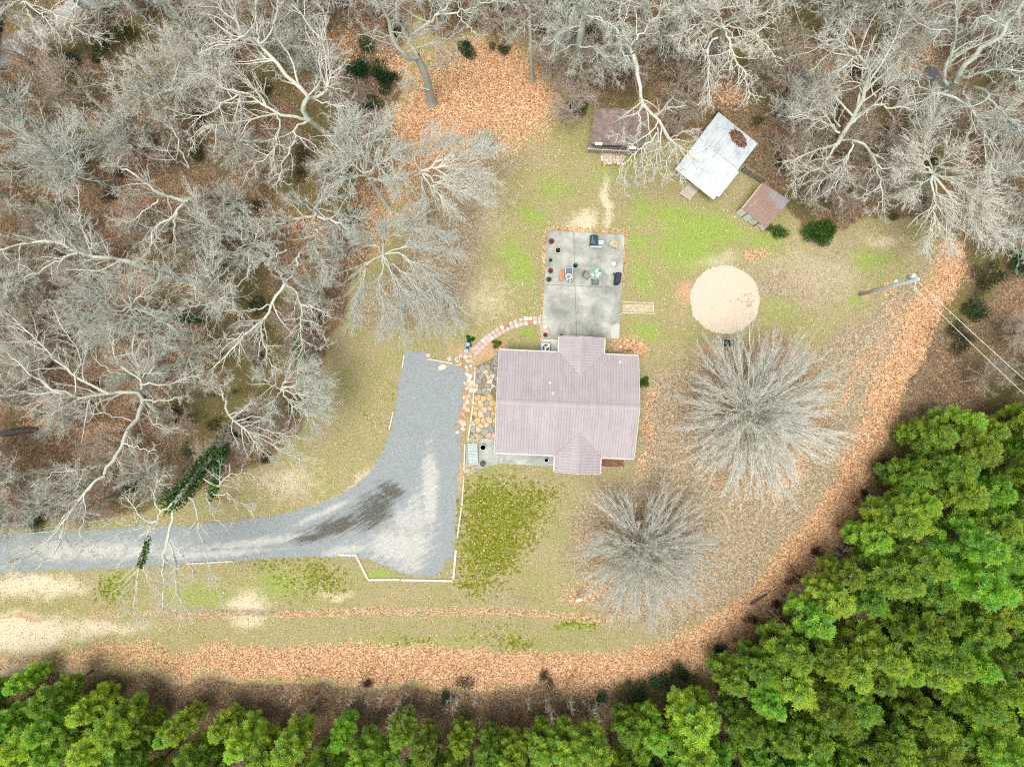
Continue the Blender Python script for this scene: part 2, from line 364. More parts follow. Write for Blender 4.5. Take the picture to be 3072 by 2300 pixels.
def ground_material():
    t = NT('ground_cover'); p = t.pos()
    A = t.n('SeparateColor'); t.l(t.n('VertexColor', layer_name='mask_a').outputs[0], A.inputs[0])
    B = t.n('SeparateColor'); t.l(t.n('VertexColor', layer_name='mask_b').outputs[0], B.inputs[0])
    Cc = t.n('SeparateColor'); t.l(t.n('VertexColor', layer_name='mask_c').outputs[0], Cc.inputs[0])
    big = t.noise(p, 0.28, 5, 0.6); mid = t.noise(p, 1.5, 5, 0.65); fine = t.noise(p, 9.0, 4, 0.75); grit = t.noise(p, 22.0, 2, 0.8)
    vc = t.n('SeparateColor'); t.l(t.vor(p, 11.0), vc.inputs[0]); vr = vc.outputs[0]
    vc2 = t.n('SeparateColor'); t.l(t.vor(p, 4.5), vc2.inputs[0]); vr2 = vc2.outputs[1]
    f2 = t.math('ADD', t.math('MULTIPLY', fine, 0.6), t.math('MULTIPLY', grit, 0.4))
    litter = t.ramp(t.math('ADD', t.math('MULTIPLY', vr, .5), t.math('MULTIPLY', f2, .5)), [(0.22, (0.14, 0.108, 0.065)), (0.45, (0.265, 0.213, 0.137)), (0.65, (0.375, 0.31, 0.215)), (0.85, (0.57, 0.49, 0.37))])
    lawn_a = t.ramp(f2, [(0.36, (0.105, 0.105, 0.03)), (0.47, (0.225, 0.22, 0.075)), (0.57, (0.38, 0.355, 0.17))])
    lawn_b = t.ramp(f2, [(0.36, (0.125, 0.10, 0.045)), (0.47, (0.265, 0.225, 0.11)), (0.57, (0.43, 0.365, 0.215))])
    lawn = t.mix(t.mr(t.math('ADD', t.math('MULTIPLY', big, .6), t.math('MULTIPLY', mid, .4)), .42, .58), lawn_a, lawn_b)
    green = t.ramp(f2, [(0.36, (0.11, 0.16, 0.025)), (0.48, (0.215, 0.30, 0.05)), (0.58, (0.34, 0.40, 0.12))])
    moss = t.ramp(t.math('ADD', t.math('MULTIPLY', f2, .55), t.math('MULTIPLY', vr, .45)), [(0.25, (0.06, 0.07, 0.006)), (0.5, (0.15, 0.165, 0.010)), (0.66, (0.23, 0.23, 0.03)), (0.8, (0.55, 0.48, 0.27))])
    dry = t.ramp(f2, [(0.34, (0.38, 0.31, 0.19)), (0.5, (0.58, 0.50, 0.35)), (0.62, (0.68, 0.60, 0.46))])
    dirt = t.ramp(f2, [(0.34, (0.30, 0.17, 0.09)), (0.5, (0.46, 0.29, 0.17)), (0.62, (0.55, 0.40, 0.26))])
    leaf = t.ramp(vr, [(0.0, (0.17, 0.085, 0.045)), (0.3, (0.41, 0.215, 0.10)), (0.6, (0.59, 0.35, 0.185)), (1.0, (0.77, 0.56, 0.38))])
    leaf = t.mix(t.mr(fine, .33, .55, .45, 0), leaf, (0.15, 0.085, 0.045))
    wood = t.ramp(t.math('ADD', t.math('MULTIPLY', vr, .45), t.math('MULTIPLY', f2, .7)), [(0.3, (0.06, 0.042, 0.026)), (0.55, (0.165, 0.108, 0.066)), (0.8, (0.37, 0.245, 0.15))])
    wn = t.noise(p, 0.16, 5, .65)
    wood = t.mix(t.mr(wn, .46, .62), wood, t.ramp(t.math('ADD', t.math('MULTIPLY', vr, .35), t.math('MULTIPLY', f2, .75)), [(0.3, (0.06, 0.045, 0.022)), (0.55, (0.145, 0.112, 0.062)), (0.8, (0.31, 0.24, 0.15))]))
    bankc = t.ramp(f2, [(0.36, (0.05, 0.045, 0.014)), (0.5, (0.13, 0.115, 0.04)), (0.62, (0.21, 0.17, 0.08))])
    def fac(m, w=0.16, amp=0.75):
        n = t.math('ADD', t.math('MULTIPLY', mid, 0.5), t.math('MULTIPLY', fine, 0.5))
        v = t.math('ADD', m, t.math('MULTIPLY', t.math('SUBTRACT', n, 0.5), amp * 2))
        return t.mr(v, 0.5 - w, 0.5 + w)
    col = lawn
    col = t.mix(fac(B.outputs[1], .3), col, dry)
    col = t.mix(fac(Cc.outputs[1], .3), col, litter)
    col = t.mix(fac(A.outputs[2], .3), col, green)
    # moss grows in dabs
    dab = t.math('ADD', B.outputs[0], t.math('MULTIPLY', t.math('SUBTRACT', t.math('ADD', t.math('MULTIPLY', t.noise(p, 2.6, 4, .7), .55), t.math('MULTIPLY', vr2, .45)), .5), 1.35))
    col = t.mix(t.mr(dab, .40, .66), col, moss)
    col = t.mix(fac(B.outputs[2], .2), col, dirt)
    col = t.mix(fac(A.outputs[0], .2, .5), col, wood)
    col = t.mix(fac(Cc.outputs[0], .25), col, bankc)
    lf = t.math('ADD', A.outputs[1], t.math('MULTIPLY', t.math('SUBTRACT', t.math('ADD', t.math('MULTIPLY', vc.outputs[1], .35), t.math('MULTIPLY', mid, .65)), .5), 1.9))
    col = t.mix(t.mr(lf, .42, .62), col, leaf)
    t.bump(f2, 0.6, 0.06)
    return t.fin(col, 0.95)
tag(link('ground', gme, None, ground_material()), 'lawn, leaf litter and forest floor around the house', kind='structure')

# ---------------------------------------------------------------- driveway, sand, slabs
def smooth_poly(pts, step=0.35, jit=0.05, closed=True, seed=1):
    r = random.Random(seed); o = []; n = len(pts)
    for i in range(n if closed else n - 1):
        a = Vector(pts[i]); b = Vector(pts[(i + 1) % n]); k = max(1, int((b - a).length / step))
        for j in range(k):
            q = a.lerp(b, j / k)
            if j: q += Vector((r.gauss(0, jit), r.gauss(0, jit)))
            o.append(tuple(q))
    return o
DRIVE = [(-500, 1585), (0, 1598), (300, 1590), (560, 1577), (700, 1563), (800, 1550), (880, 1535), (960, 1510), (1030, 1477), (1085, 1443), (1125, 1395), (1152, 1345), (1172, 1295), (1184, 1240), (1190, 1180), (1203, 1110), (1213, 1058), (1222, 1051), (1274, 1056), (1284, 1077), (1355, 1090), (1405, 1108), (1400, 1145), (1390, 1205), (1381, 1280), (1382, 1340), (1376, 1430), (1368, 1520), (1362, 1640), (1352, 1705), (1300, 1728), (1230, 1724), (1150, 1695), (1095, 1672), (1010, 1667), (860, 1671), (700, 1684), (500, 1693), (300, 1705), (0, 1716), (-500, 1720)]
def gravel_material():
    t = NT('driveway_gravel'); p = t.pos()
    big = t.noise(p, 0.35, 5, .6); fine = t.noise(p, 11, 4, .8)
    vc = t.n('SeparateColor'); t.l(t.vor(p, 19.0), vc.inputs[0])
    g = t.math('ADD', t.math('MULTIPLY', vc.outputs[0], .4), t.math('MULTIPLY', fine, .6))
    grey = t.ramp(g, [(0.25, (0.185, 0.212, 0.218)), (0.5, (0.243, 0.275, 0.28)), (0.75, (0.32, 0.352, 0.355))])
    pale = t.ramp(g, [(0.25, (0.30, 0.305, 0.285)), (0.5, (0.42, 0.42, 0.39)), (0.75, (0.54, 0.535, 0.50))])
    dark = t.ramp(g, [(0.25, (0.045, 0.046, 0.04)), (0.55, (0.10, 0.10, 0.086)), (0.8, (0.24, 0.24, 0.21))])
    olive = t.ramp(g, [(0.3, (0.17, 0.16, 0.06)), (0.6, (0.33, 0.30, 0.15))])
    stretch = t.n('Mapping', vector_type='TEXTURE'); stretch.inputs['Rotation'].default_value = (0, 0, R(30)); stretch.inputs['Scale'].default_value = (3.6, .5, 1); t.l(p, stretch.inputs[0])
    str_n = t.noise(stretch.outputs[0], 1.6, 4, .7)
    def m(blobs, amp, lo, hi, nz):
        f = None
        for c, r_, rot in blobs:
            b = t.blob(p, W2(*c), (r_[0] * S, r_[1] * S), rot); f = b if f is None else t.math('MAXIMUM', f, b)
        return t.mr(t.math('ADD', f, t.math('MULTIPLY', t.math('SUBTRACT', nz, .5), amp)), lo, hi)
    nz = t.math('ADD', t.math('MULTIPLY', big, .5), t.math('MULTIPLY', t.noise(p, 1.6, 5, .7), .5))
    col = grey
    col = t.mix(m([((1230, 1600), (70, 120), 0), ((1180, 1640), (110, 60), 0), ((1290, 1480), (26, 130), 0), ((780, 1625), (240, 14), R(6)), ((640, 1660), (200, 12), R(4)), ((1040, 1650), (80, 16), R(10)), ((960, 1540), (90, 10), R(24)), ((300, 1650), (300, 30), 0)], 2.4, .35, .85, t.math('ADD', t.math('MULTIPLY', nz, .6), t.math('MULTIPLY', str_n, .4))), col, pale)
    col = t.mix(t.mr(t.noise(p, .5, 6, .7), .52, .72, 0, .55), col, t.ramp(g, [(0.25, (0.17, 0.17, 0.15)), (0.75, (0.36, 0.36, 0.33))]))
    col = t.mix(m([((1120, 1530), (85, 56), R(36)), ((1010, 1578), (125, 32), R(20)), ((1172, 1470), (30, 50), R(70)), ((930, 1612), (70, 14), R(10))], 1.6, .40, .82, t.math('ADD', t.math('MULTIPLY', nz, .25), t.math('MULTIPLY', str_n, .75))), col, dark)
    col = t.mix(m([((1150, 1712), (60, 18), R(-18)), ((1345, 1700), (20, 40), 0), ((1290, 1735), (60, 10), 0)], 1.2, .5, .75, nz), col, olive)
    t.bump(g, .6, .03)
    return t.fin(col, .95)
dp = smooth_poly([W2(*q) for q in DRIVE], .3, .09)
b = MB(); b.prism(dp, -0.02, 0.012)
tag(b.build('driveway', gravel_material()), 'grey gravel driveway with a dark wet bend', kind='structure')

def sand_material():
    t = NT('pale_sand'); p = t.pos(); n = t.noise(p, 1.2, 5, .6); f = t.noise(p, 9, 4, .7)
    c = t.ramp(f, [(0.3, (0.47, 0.395, 0.305)), (0.6, (0.58, 0.50, 0.40))])
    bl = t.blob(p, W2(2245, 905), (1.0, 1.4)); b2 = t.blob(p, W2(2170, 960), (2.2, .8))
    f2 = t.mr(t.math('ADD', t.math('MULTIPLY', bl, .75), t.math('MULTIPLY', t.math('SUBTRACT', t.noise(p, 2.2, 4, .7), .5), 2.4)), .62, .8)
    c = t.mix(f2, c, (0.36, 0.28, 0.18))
    f3 = t.mr(t.math('ADD', t.math('MULTIPLY', b2, .7), t.math('MULTIPLY', t.math('SUBTRACT', t.noise(p, 3.5, 4, .7), .5), 1.8)), .5, 1.0)
    c = t.mix(f3, c, (0.50, 0.42, 0.27))
    t.bump(f, .4, .04)
    return t.fin(c, .95)
sp = []
for i in range(120):
    a = 2 * math.pi * i / 120
    r_ = 3.13 + 0.10 * mnoise.noise((math.cos(a) * 3, math.sin(a) * 3, 1)) + random.gauss(0, .035)
    c = W(2175, 899); sp.append((c.x + r_ * math.cos(a), c.y + r_ * .98 * math.sin(a)))
b = MB(); b.prism(sp, -0.02, 0.02); tag(b.build('sand_patch', sand_material()), 'round patch of pale sand in the lawn', kind='structure')

def concrete_material(name, a, bcol, c, seed=0.0, lite=None):
    t = NT(name); p = t.pos(); n = t.noise(p, 0.55, 6, .65, .4); f = t.noise(p, 7, 4, .7)
    m = t.math('ADD', t.math('MULTIPLY', n, .75), t.math('MULTIPLY', f, .25))
    col = t.ramp(m, [(0.38, a), (0.5, bcol), (0.62, c)])
    if lite:
        col = t.mix(t.mr(t.math('ADD', t.blob(p, W2(*lite[0]), (lite[1] * S, lite[2] * S)), t.math('MULTIPLY', t.math('SUBTRACT', f, .5), .35)), .5, .6), col, (0.46, 0.47, 0.43))
    t.bump(f, .25, .02)
    return t.fin(col, .85)
M['conc'] = concrete_material('weathered_concrete', (0.215, 0.225, 0.20), (0.32, 0.33, 0.295), (0.46, 0.47, 0.425), lite=((1850, 1000), 22, 32))
M['conc_walk'] = concrete_material('walk_concrete', (0.24, 0.26, 0.24), (0.34, 0.36, 0.33), (0.46, 0.48, 0.44))
def structure(name, label, loc=(0, 0, 0)):
    o = thing(name, label, None, loc); o['kind'] = 'structure'; return o
def inset(poly, d):
    cx = sum(p[0] for p in poly) / len(poly); cy = sum(p[1] for p in poly) / len(poly); o = []
    for p in poly:
        L = math.hypot(p[0] - cx, p[1] - cy) or 1; k = (L - d) / L; o.append((cx + (p[0] - cx) * k, cy + (p[1] - cy) * k))
    return o
patio = structure('patio', 'grey concrete patio behind the house')
for q in ([(1640, 690), (1721, 695), (1725, 857), (1632, 853)], [(1721, 695), (1874, 703.5), (1866, 863), (1725, 857)],
          [(1632, 853), (1725, 857), (1730, 1017), (1623.5, 1017)], [(1725, 857), (1866, 863), (1858, 1016), (1730, 1017)]):
    b = MB(); b.prism(inset([W2(*p, .1) for p in q], .018), -0.1, 0.10, .012); b.build('slab', M['conc'], patio)
b = MB(); b.prism(inset([W2(*p) for p in ((1640, 690), (1874, 703.5), (1858, 1016), (1623.5, 1017))], .06), -0.1, 0.075); b.build('slab_base', plain('joint_dirt', (0.14, 0.13, 0.10), .95), patio)

walk = structure('front_walk', 'grey concrete walk along the front of the house')
for q in ([(1394, 1420), (1402, 1313), (1448, 1313), (1500, 1322), (1500, 1340), (1495, 1391)], [(1495, 1391), (1500, 1340), (1670, 1346), (1670, 1398)]):
    b = MB(); b.prism(inset([W2(*p, .1) for p in q], .012), -0.1, 0.10, .012); b.build('slab', M['conc_walk'], walk)

side = structure('side_walk', 'short sandy walk between pale boards leaving the patio')
cs = [W2(*p) for p in ((1868, 913), (1959, 913), (1957, 936), (1867, 935))]
b = MB(); b.prism(cs, -.05, .03); b.build('sand_bed', plain('sandy_bed', (0.45, 0.38, 0.26), .95, var=.3, scale=5), side)
M['board'] = plain('pale_board', (0.60, 0.55, 0.46), .8, var=.2, scale=8)
M['timber'] = plain('weathered_timber', (0.55, 0.51, 0.45), .85, var=.3, scale=7)
def board_px(name, a, c, wd, h, mat, parent=None, z0=-.02):
    A = W(*a); B = W(*c); m = (A + B) / 2; L = (B - A).length
    b = MB(); b.bbox((m.x, m.y, (z0 + h) / 2), (L, wd, h - z0), .015, math.atan2(B.y - A.y, B.x - A.x)); return b.build(name, mat, parent)
for a, c in (((1868, 906), (1961, 909)), ((1866, 938), (1959, 941)), ((1961, 909), (1959, 941)), ((1860, 899), (1867, 906)), ((1860, 945), (1866, 938))):
    board_px('edging_board', a, c, .07, .10, M['board'], side)

# timbers around the gravel
TIMB = [((1016, 1663), (1072, 1664), 'pale landscape timber lying along the lawn where the gravel narrows'), ((1070, 1668), (1104, 1736), 'slanted pale landscape timber at the lower left corner of the gravel'),
        ((1105, 1738), (1200, 1737), 'left of the two pale timbers along the bottom end of the gravel'), ((1203, 1738), (1358, 1741), 'long pale timber right of its twin along the bottom end of the gravel'),
        ((1360, 1736), (1368, 1648), 'pale timber standing off the lower right corner of the gravel, beside the moss'), ((1372, 1612), (1385, 1520), 'pale timber edging the mossy lawn right of the gravel, middle one of the row'),
        ((1386, 1516), (1392, 1425), 'pale timber edging the gravel just below the slatted bench'), ((620, 1687), (700, 1682), 'short pale board at the lower road edge, right one of two'), ((560, 1690), (616, 1687), 'short pale board at the lower road edge, left one of two'),
        ((1281, 1076), (1358, 1090), 'grey timber along the top end of the gravel'), ((1168, 1290), (1180, 1235), 'pale timber at the left gravel edge, lower one'), ((1207, 1105), (1213, 1065), 'pale timber at the left gravel edge near its top corner')]
for i, (a, c, lb) in enumerate(TIMB):
    o = board_px('landscape_timber', a, c, .20 if i < 5 else .13, .13, M['timber']); tag(o, lb, 'timber', 'timbers edging the gravel')

# ---------------------------------------------------------------- house
HC = W(1699.6, 1212.1, 2.7); HRZ = R(-2.5)
EZ, RZ = 2.7, 4.4; HWID, HDEP = 12.0, 8.85
def hl(x, y, z):
    """photo pixel at height z -> house coordinates"""
    v = W(x, y, z) - Vector((HC.x, HC.y, 0)); c, s_ = math.cos(-HRZ), math.sin(-HRZ)
    return Vector((v.x * c - v.y * s_, v.x * s_ + v.y * c, z))
house = thing('house', 'single storey house under a lilac metal roof with two cross gables', 'house', (HC.x, HC.y, 0), HRZ)
def roof_material():
    t = NT('lilac_metal_roof'); p = t.pos(True)
    n = t.noise(p, 0.7, 4, .6); f = t.noise(p, 9, 3, .7)
    st = t.n('Mapping'); st.inputs['Scale'].default_value = (4.3, .25, 1); t.l(p, st.inputs[0]); sn = t.noise(st.outputs[0], 1.0, 3, .6)
    m = t.math('ADD', t.math('MULTIPLY', n, .4), t.math('ADD', t.math('MULTIPLY', f, .2), t.math('MULTIPLY', sn, .4)))
    return t.fin(t.ramp(m, [(0.35, (0.315, 0.277, 0.29)), (0.65, (0.42, 0.375, 0.39))]), .5)
M['roof'] = roof_material()
M['trim'] = plain('white_trim', (0.60, 0.58, 0.54), .5, var=.08)
M['siding'] = plain('tan_siding', (0.48, 0.43, 0.34), .8, var=.1)
M['glass'] = plain('window_glass', (0.05, 0.06, 0.07), .08, var=.1)
M['door'] = plain('door_paint', (0.20, 0.07, 0.05), .5)
hw, hd = HWID / 2, HDEP / 2
SL = (RZ - EZ) / hd
wl = MB(); ww, wd = hw - .35, hd - .42
for cx, cy, dx, dy in ((0, wd - .07, 2 * ww, .14), (0, -wd + .07, 2 * ww, .14), (-ww + .07, 0, .14, 2 * wd - .28), (ww - .07, 0, .14, 2 * wd - .28)):
    wl.box((cx, cy, 1.38), (dx, dy, 2.76))
for sx in (-1, 1):          # gable triangles
    x0, x1 = sx * (ww - .14), sx * ww
    a = [(x0, -wd, 2.765), (x0, wd, 2.765), (x0, 0, 4.26), (x1, -wd, 2.765), (x1, wd, 2.765), (x1, 0, 4.26)]
    wl.add(a, [(0, 1, 2), (3, 5, 4), (0, 3, 4, 1), (1, 4, 5, 2), (2, 5, 3, 0)])
wall = wl.build('wall', M['siding'], house)
for k in range(9):
    z = .25 + k * .28
    for cy, dx in ((wd + .008, 2 * ww), (-wd - .008, 2 * ww)): b = MB(); b.box((0, cy, z), (dx, .014, .03)); b.build('siding_lap', M['siding'], wall)
def window(x, y, rz, wd_=1.1, ht=1.2):
    n = Vector((math.cos(rz), math.sin(rz), 0)); c = Vector((x, y, 1.5))
    b = MB()
    for sx in (-1, 1): b.box(c + Matrix.Rotation(rz, 3, 'Z') @ Vector((.03, sx * wd_ / 2, 0)), (.07, .08, ht + .08), rz)
    for sz in (-1, 0, 1): b.box(c + n * .028 + Vector((0, 0, sz * ht / 2)), (.06, wd_, .07), rz)
    wn = b.build('window', M['trim'], house)
    b = MB(); b.box(c + n * .015, (.02, wd_ - .06, ht - .05), rz); b.build('pane', M['glass'], wn)
for x in (-4.2, -1.6, 4.0): window(x, -wd, -math.pi / 2)
for x in (-4.4, 4.2): window(x, wd, math.pi / 2)
for y in (-2, 2): window(ww, y, 0); window(-ww, y, math.pi)
for x, y, s_ in ((1.2, -wd, -1), (1.4, wd, 1)):
    b = MB(); b.box((x, y + s_ * .02, 1.05), (.95, .05, 2.05)); d = b.build('door', M['door'], house)
    b = MB(); b.lathe([(.03, -.02), (.04, .02), (.01, .05)], (x + .35, y + s_ * .08, 1.0), 8); b.build('handle', M['trim'], d)

def slope(name, s_):
    b = MB(); th = .045
    b.add([(-hw, s_ * hd, EZ), (hw, s_ * hd, EZ), (hw, 0, RZ), (-hw, 0, RZ), (-hw, s_ * hd, EZ + th), (hw, s_ * hd, EZ + th), (hw, 0, RZ + th), (-hw, 0, RZ + th)],
          [(0, 1, 2, 3), (4, 5, 6, 7), (0, 1, 5, 4), (1, 2, 6, 5), (2, 3, 7, 6), (3, 0, 4, 7)])
    o = b.build(name, M['roof'], house)
    rb = MB(); k = int(HWID / .24); n = Vector((0, s_ * SL, 1)).normalized()
    for i in range(k + 1):
        x = -hw + .03 + i * (HWID - .06) / k
        for w0, w1 in ((.034, .016),):
            p0 = Vector((x, s_ * (hd - .005), EZ + th + .001)); p1 = Vector((x, s_ * .12, RZ - SL * .12 + th + .001))
            vs = []
            for p in (p0, p1):
                vs += [p + Vector((-w0, 0, -.004)), p + Vector((w0, 0, -.004)), p + Vector((w1, 0, 0)) + n * .03, p + Vector((-w1, 0, 0)) + n * .03]
            rb.add(vs, [(0, 1, 2, 3), (4, 7, 6, 5), (1, 5, 6, 2), (0, 3, 7, 4), (3, 2, 6, 7)])
    r = rb.build('rib', M['roof'], o); r['kind'] = 'stuff'
    return o
roof_n = slope('roof_slope', 1); roof_s = slope('roof_slope', -1)
b = MB()
b.add([(-hw - .01, -.21, RZ - .02 + .05), (hw + .01, -.21, RZ - .02 + .05), (hw + .01, 0, RZ + .10), (-hw - .01, 0, RZ + .10), (-hw - .01, .21, RZ - .02 + .05), (hw + .01, .21, RZ - .02 + .05)], [(0, 1, 2, 3), (3, 2, 5, 4), (0, 3, 4), (1, 5, 2), (0, 4, 5, 1)])
b.build('ridge_cap', M['roof'], house)
def gable(pl, pr, apex, s_, post):
    """cross gable: outer eave corners and apex in photo pixels"""
    A = hl(*pl, EZ); B = hl(*pr, EZ); C_ = hl(*apex, EZ + .75)
    x0, x1 = min(A.x, B.x), max(A.x, B.x); yo = (A.y + B.y) / 2; cx = (x0 + x1) / 2; g = (x1 - x0) / 2
    ze = EZ + .02; zr = ze + g * SL; yi = s_ * (hd - (zr - EZ) / SL - .12); ye = s_ * (hd - .02)
    th = .05
    for sx in (-1, 1):
        P = [Vector((cx, yo, zr)), Vector((cx + sx * g, yo, ze)), Vector((cx + sx * g, ye, ze)), Vector((cx, yi, zr))]
        up = Vector((0, 0, th)); b = MB()
        b.add(P + [p + up for p in P], [(0, 1, 2, 3), (4, 5, 6, 7), (0, 1, 5, 4), (1, 2, 6, 5), (2, 3, 7, 6), (3, 0, 4, 7)])
        o = b.build('gable_roof', M['roof'], house)
        rb = MB(); n = Vector((sx * SL, 0, 1)).normalized(); L = abs(yi - yo); m = int(L / .24)
        for i in range(m):
            y = yo + (yi - yo) * (i + .12) / m
            far = 1.0 if (y - ye) * s_ > 0 else max(0, 1 - abs(y - ye) / abs(yi - ye))
            if far < .15: continue
            p0 = Vector((cx + sx * .1, y, zr - .1 * SL + th)); p1 = Vector((cx + sx * g * far, y, zr - g * far * SL + th)); vs = []
            for p in (p0, p1): vs += [p + Vector((0, -.034, -.004)), p + Vector((0, .034, -.004)), p + Vector((0, .016, 0)) + n * .03, p + Vector((0, -.016, 0)) + n * .03]
            rb.add(vs, [(0, 1, 2, 3), (4, 7, 6, 5), (1, 5, 6, 2), (0, 3, 7, 4), (3, 2, 6, 7)])
        r = rb.build('rib', M['roof'], o); r['kind'] = 'stuff'
        # valley flashing
        b = MB(); v0 = P[2] + Vector((0, 0, th + .012)); v1 = P[3] + Vector((0, 0, th + .012))
        b.tube([v0, v1], .035, 4); b.build('valley_flashing', plain('valley_metal', (0.36, 0.30, 0.33), .5), house)
        b = MB(); b.bbox((cx + sx * (g + .045), (yo + ye) / 2 + s_ * .02, ze - .03), (.09, abs(yo - ye) - .02, .11), .01); b.build('gutter', M['trim'], house)
        # rake board
        b = MB(); dirv = P[1] - P[0]; b.add([P[0] + Vector((0, s_ * .012, -.12)), P[1] + Vector((0, s_ * .012, -.12)), P[1] + Vector((0, s_ * .012, th + .01)), P[0] + Vector((0, s_ * .012, th + .01)), P[0] + Vector((0, s_ * .05, -.12)), P[1] + Vector((0, s_ * .05, -.12)), P[1] + Vector((0, s_ * .05, th + .01)), P[0] + Vector((0, s_ * .05, th + .01))],
              [(0, 1, 2, 3), (4, 5, 6, 7), (0, 1, 5, 4), (1, 2, 6, 5), (2, 3, 7, 6), (3, 0, 4, 7)]); b.build('rake_board', M['trim'], house)
        b = MB(); b.bbox((cx + sx * (g - .35), yo - s_ * .3, 1.3), (.14, .14, 2.6), .01); b.build('porch_post', M['trim'], house)
    b = MB(); b.add([(cx - .13, yo, zr - .045 + th), (cx, yo, zr + th + .03), (cx + .13, yo, zr - .045 + th), (cx - .13, yi, zr - .045 + th), (cx, yi - s_ * .1, zr + th + .03), (cx + .13, yi, zr - .045 + th)], [(0, 1, 4, 3), (1, 2, 5, 4), (0, 2, 1), (3, 4, 5), (0, 3, 5, 2)])
    b.build('ridge_cap', M['roof'], house)
    b = MB(); b.prism([(cx - g + .3, yo - s_ * .1), (cx + g - .3, yo - s_ * .1), (cx + g - .3, s_ * (wd + .01)), (cx - g + .3, s_ * (wd + .01))], .0, .18, .01); b.build('porch_floor', M['conc_walk'], house)
    # gable wall
    y0 = yo - s_ * .35
    b = MB(); gw = g - .12; zt = ze + gw * SL - .02
    b.add([(cx - gw, y0, ze - .06), (cx + gw, y0, ze - .06), (cx, y0, zt), (cx - gw, y0 - s_ * .1, ze - .06), (cx + gw, y0 - s_ * .1, ze - .06), (cx, y0 - s_ * .1, zt)], [(0, 1, 2), (3, 5, 4), (0, 3, 4, 1), (1, 4, 5, 2), (2, 5, 3, 0)]); b.build('gable_wall', M['siding'], house)
    return x0, x1
gn = gable((1208 * 1.3888, 727 * 1.3888), (1306 * 1.3888, 731 * 1.3888), (1255 * 1.3888, 815 * 1.3888), 1, 0)
gs = gable((1197 * 1.3888, 1018 * 1.3888), (1296 * 1.3888, 1022 * 1.3888), (1249 * 1.3888, 933 * 1.3888), -1, 0)
for s_, (a, c) in ((1, gn), (-1, gs)):
    for x0, x1 in ((-hw, a - .12), (c + .12, hw)):
        b = MB(); b.bbox(((x0 + x1) / 2, s_ * (hd + .05), EZ - .03), (x1 - x0, .10, .11), .012); b.build('gutter', M['trim'], house)
for sx in (-1, 1):
    for s_ in (-1, 1):
        P0 = Vector((sx * (hw + .004), s_ * (hd + .0), EZ - .14)); P1 = Vector((sx * (hw + .004), s_ * .002, RZ - .14)); o = Vector((sx * .045, 0, 0)); u = Vector((0, 0, .19))
        b = MB(); b.add([P0, P1, P1 + u, P0 + u, P0 + o, P1 + o, P1 + o + u, P0 + o + u], [(0, 1, 2, 3), (4, 5, 6, 7), (0, 1, 5, 4), (1, 2, 6, 5), (2, 3, 7, 6), (3, 0, 4, 7)]); b.build('rake_board', M['trim'], house)
M['vent'] = plain('white_pipe', (0.8, 0.8, 0.78), .4, var=.05)
for x, y in ((1649.5, 1147.5), (1658.5, 1178.5), (1860.5, 1085)):
    v = hl(x, y, 3.6); z = EZ + (hd - abs(v.y)) * SL; v = hl(x, y, z)
    b = MB(); b.lathe([(.11, .0), (.11, .08), (.065, .12), (.055, .32), (.045, .32), (.04, .2)], (v.x, v.y, z - .02), 12); b.build('vent_pipe', M['vent'], house)
for x, y in ((-hw + .3, -wd - .1), (hw - .45, -wd - .1), (-hw + .45, wd + .1)):
    b = MB(); b.box((x, y, 1.3), (.08, .06, 2.5)); b.build('downspout', M['trim'], house)

# ---------------------------------------------------------------- sheds
M['brown_roof'] = plain('brown_roofing', (0.20, 0.15, 0.135), .8, var=.35, scale=2.5)
M['plank'] = plain('grey_plank', (0.27, 0.25, 0.22), .85, var=.3, scale=5, vary=.15)
M['shedwall'] = plain('shed_boards', (0.20, 0.16, 0.12), .85, var=.3, scale=5)
M['cream'] = plain('cream_board', (0.60, 0.54, 0.42), .7, var=.15)
def seam_lines(b, P, n, w_=.02, h=.022):
    """thin raised seams across quad P (a,b at eave; c,d at ridge)"""
    for i in range(n + 1):
        t = (i + .02) / (n + .04); p0 = P[0].lerp(P[1], t); p1 = P[3].lerp(P[2], t)
        e = (P[1] - P[0]).normalized() * w_; u = Vector((0, 0, h))
        b.add([p0 - e, p0 + e, p0 + e + u, p0 - e + u, p1 - e, p1 + e, p1 + e + u, p1 - e + u], [(0, 1, 2, 3), (4, 7, 6, 5), (1, 5, 6, 2), (0, 3, 7, 4), (3, 2, 6, 7)])
def sheet(b, P, th=.04):
    u = Vector((0, 0, th)); b.add(list(P) + [p + u for p in P], [(0, 1, 2, 3), (4, 5, 6, 7), (0, 1, 5, 4), (1, 2, 6, 5), (2, 3, 7, 6), (3, 0, 4, 7)])
def box_walls(b, corners, z1, t=.08):
    n = len(corners)
    for i in range(n):
        A = Vector((*corners[i], 0)); B = Vector((*corners[(i + 1) % n], 0)); d = B - A; L = d.length
        nrm = Vector((-d.y, d.x, 0)).normalized(); m = (A + B) / 2
        b.box((m.x, m.y, z1 / 2), (L - t * (1.02 if i % 2 else -.9), t, z1), math.atan2(d.y, d.x))

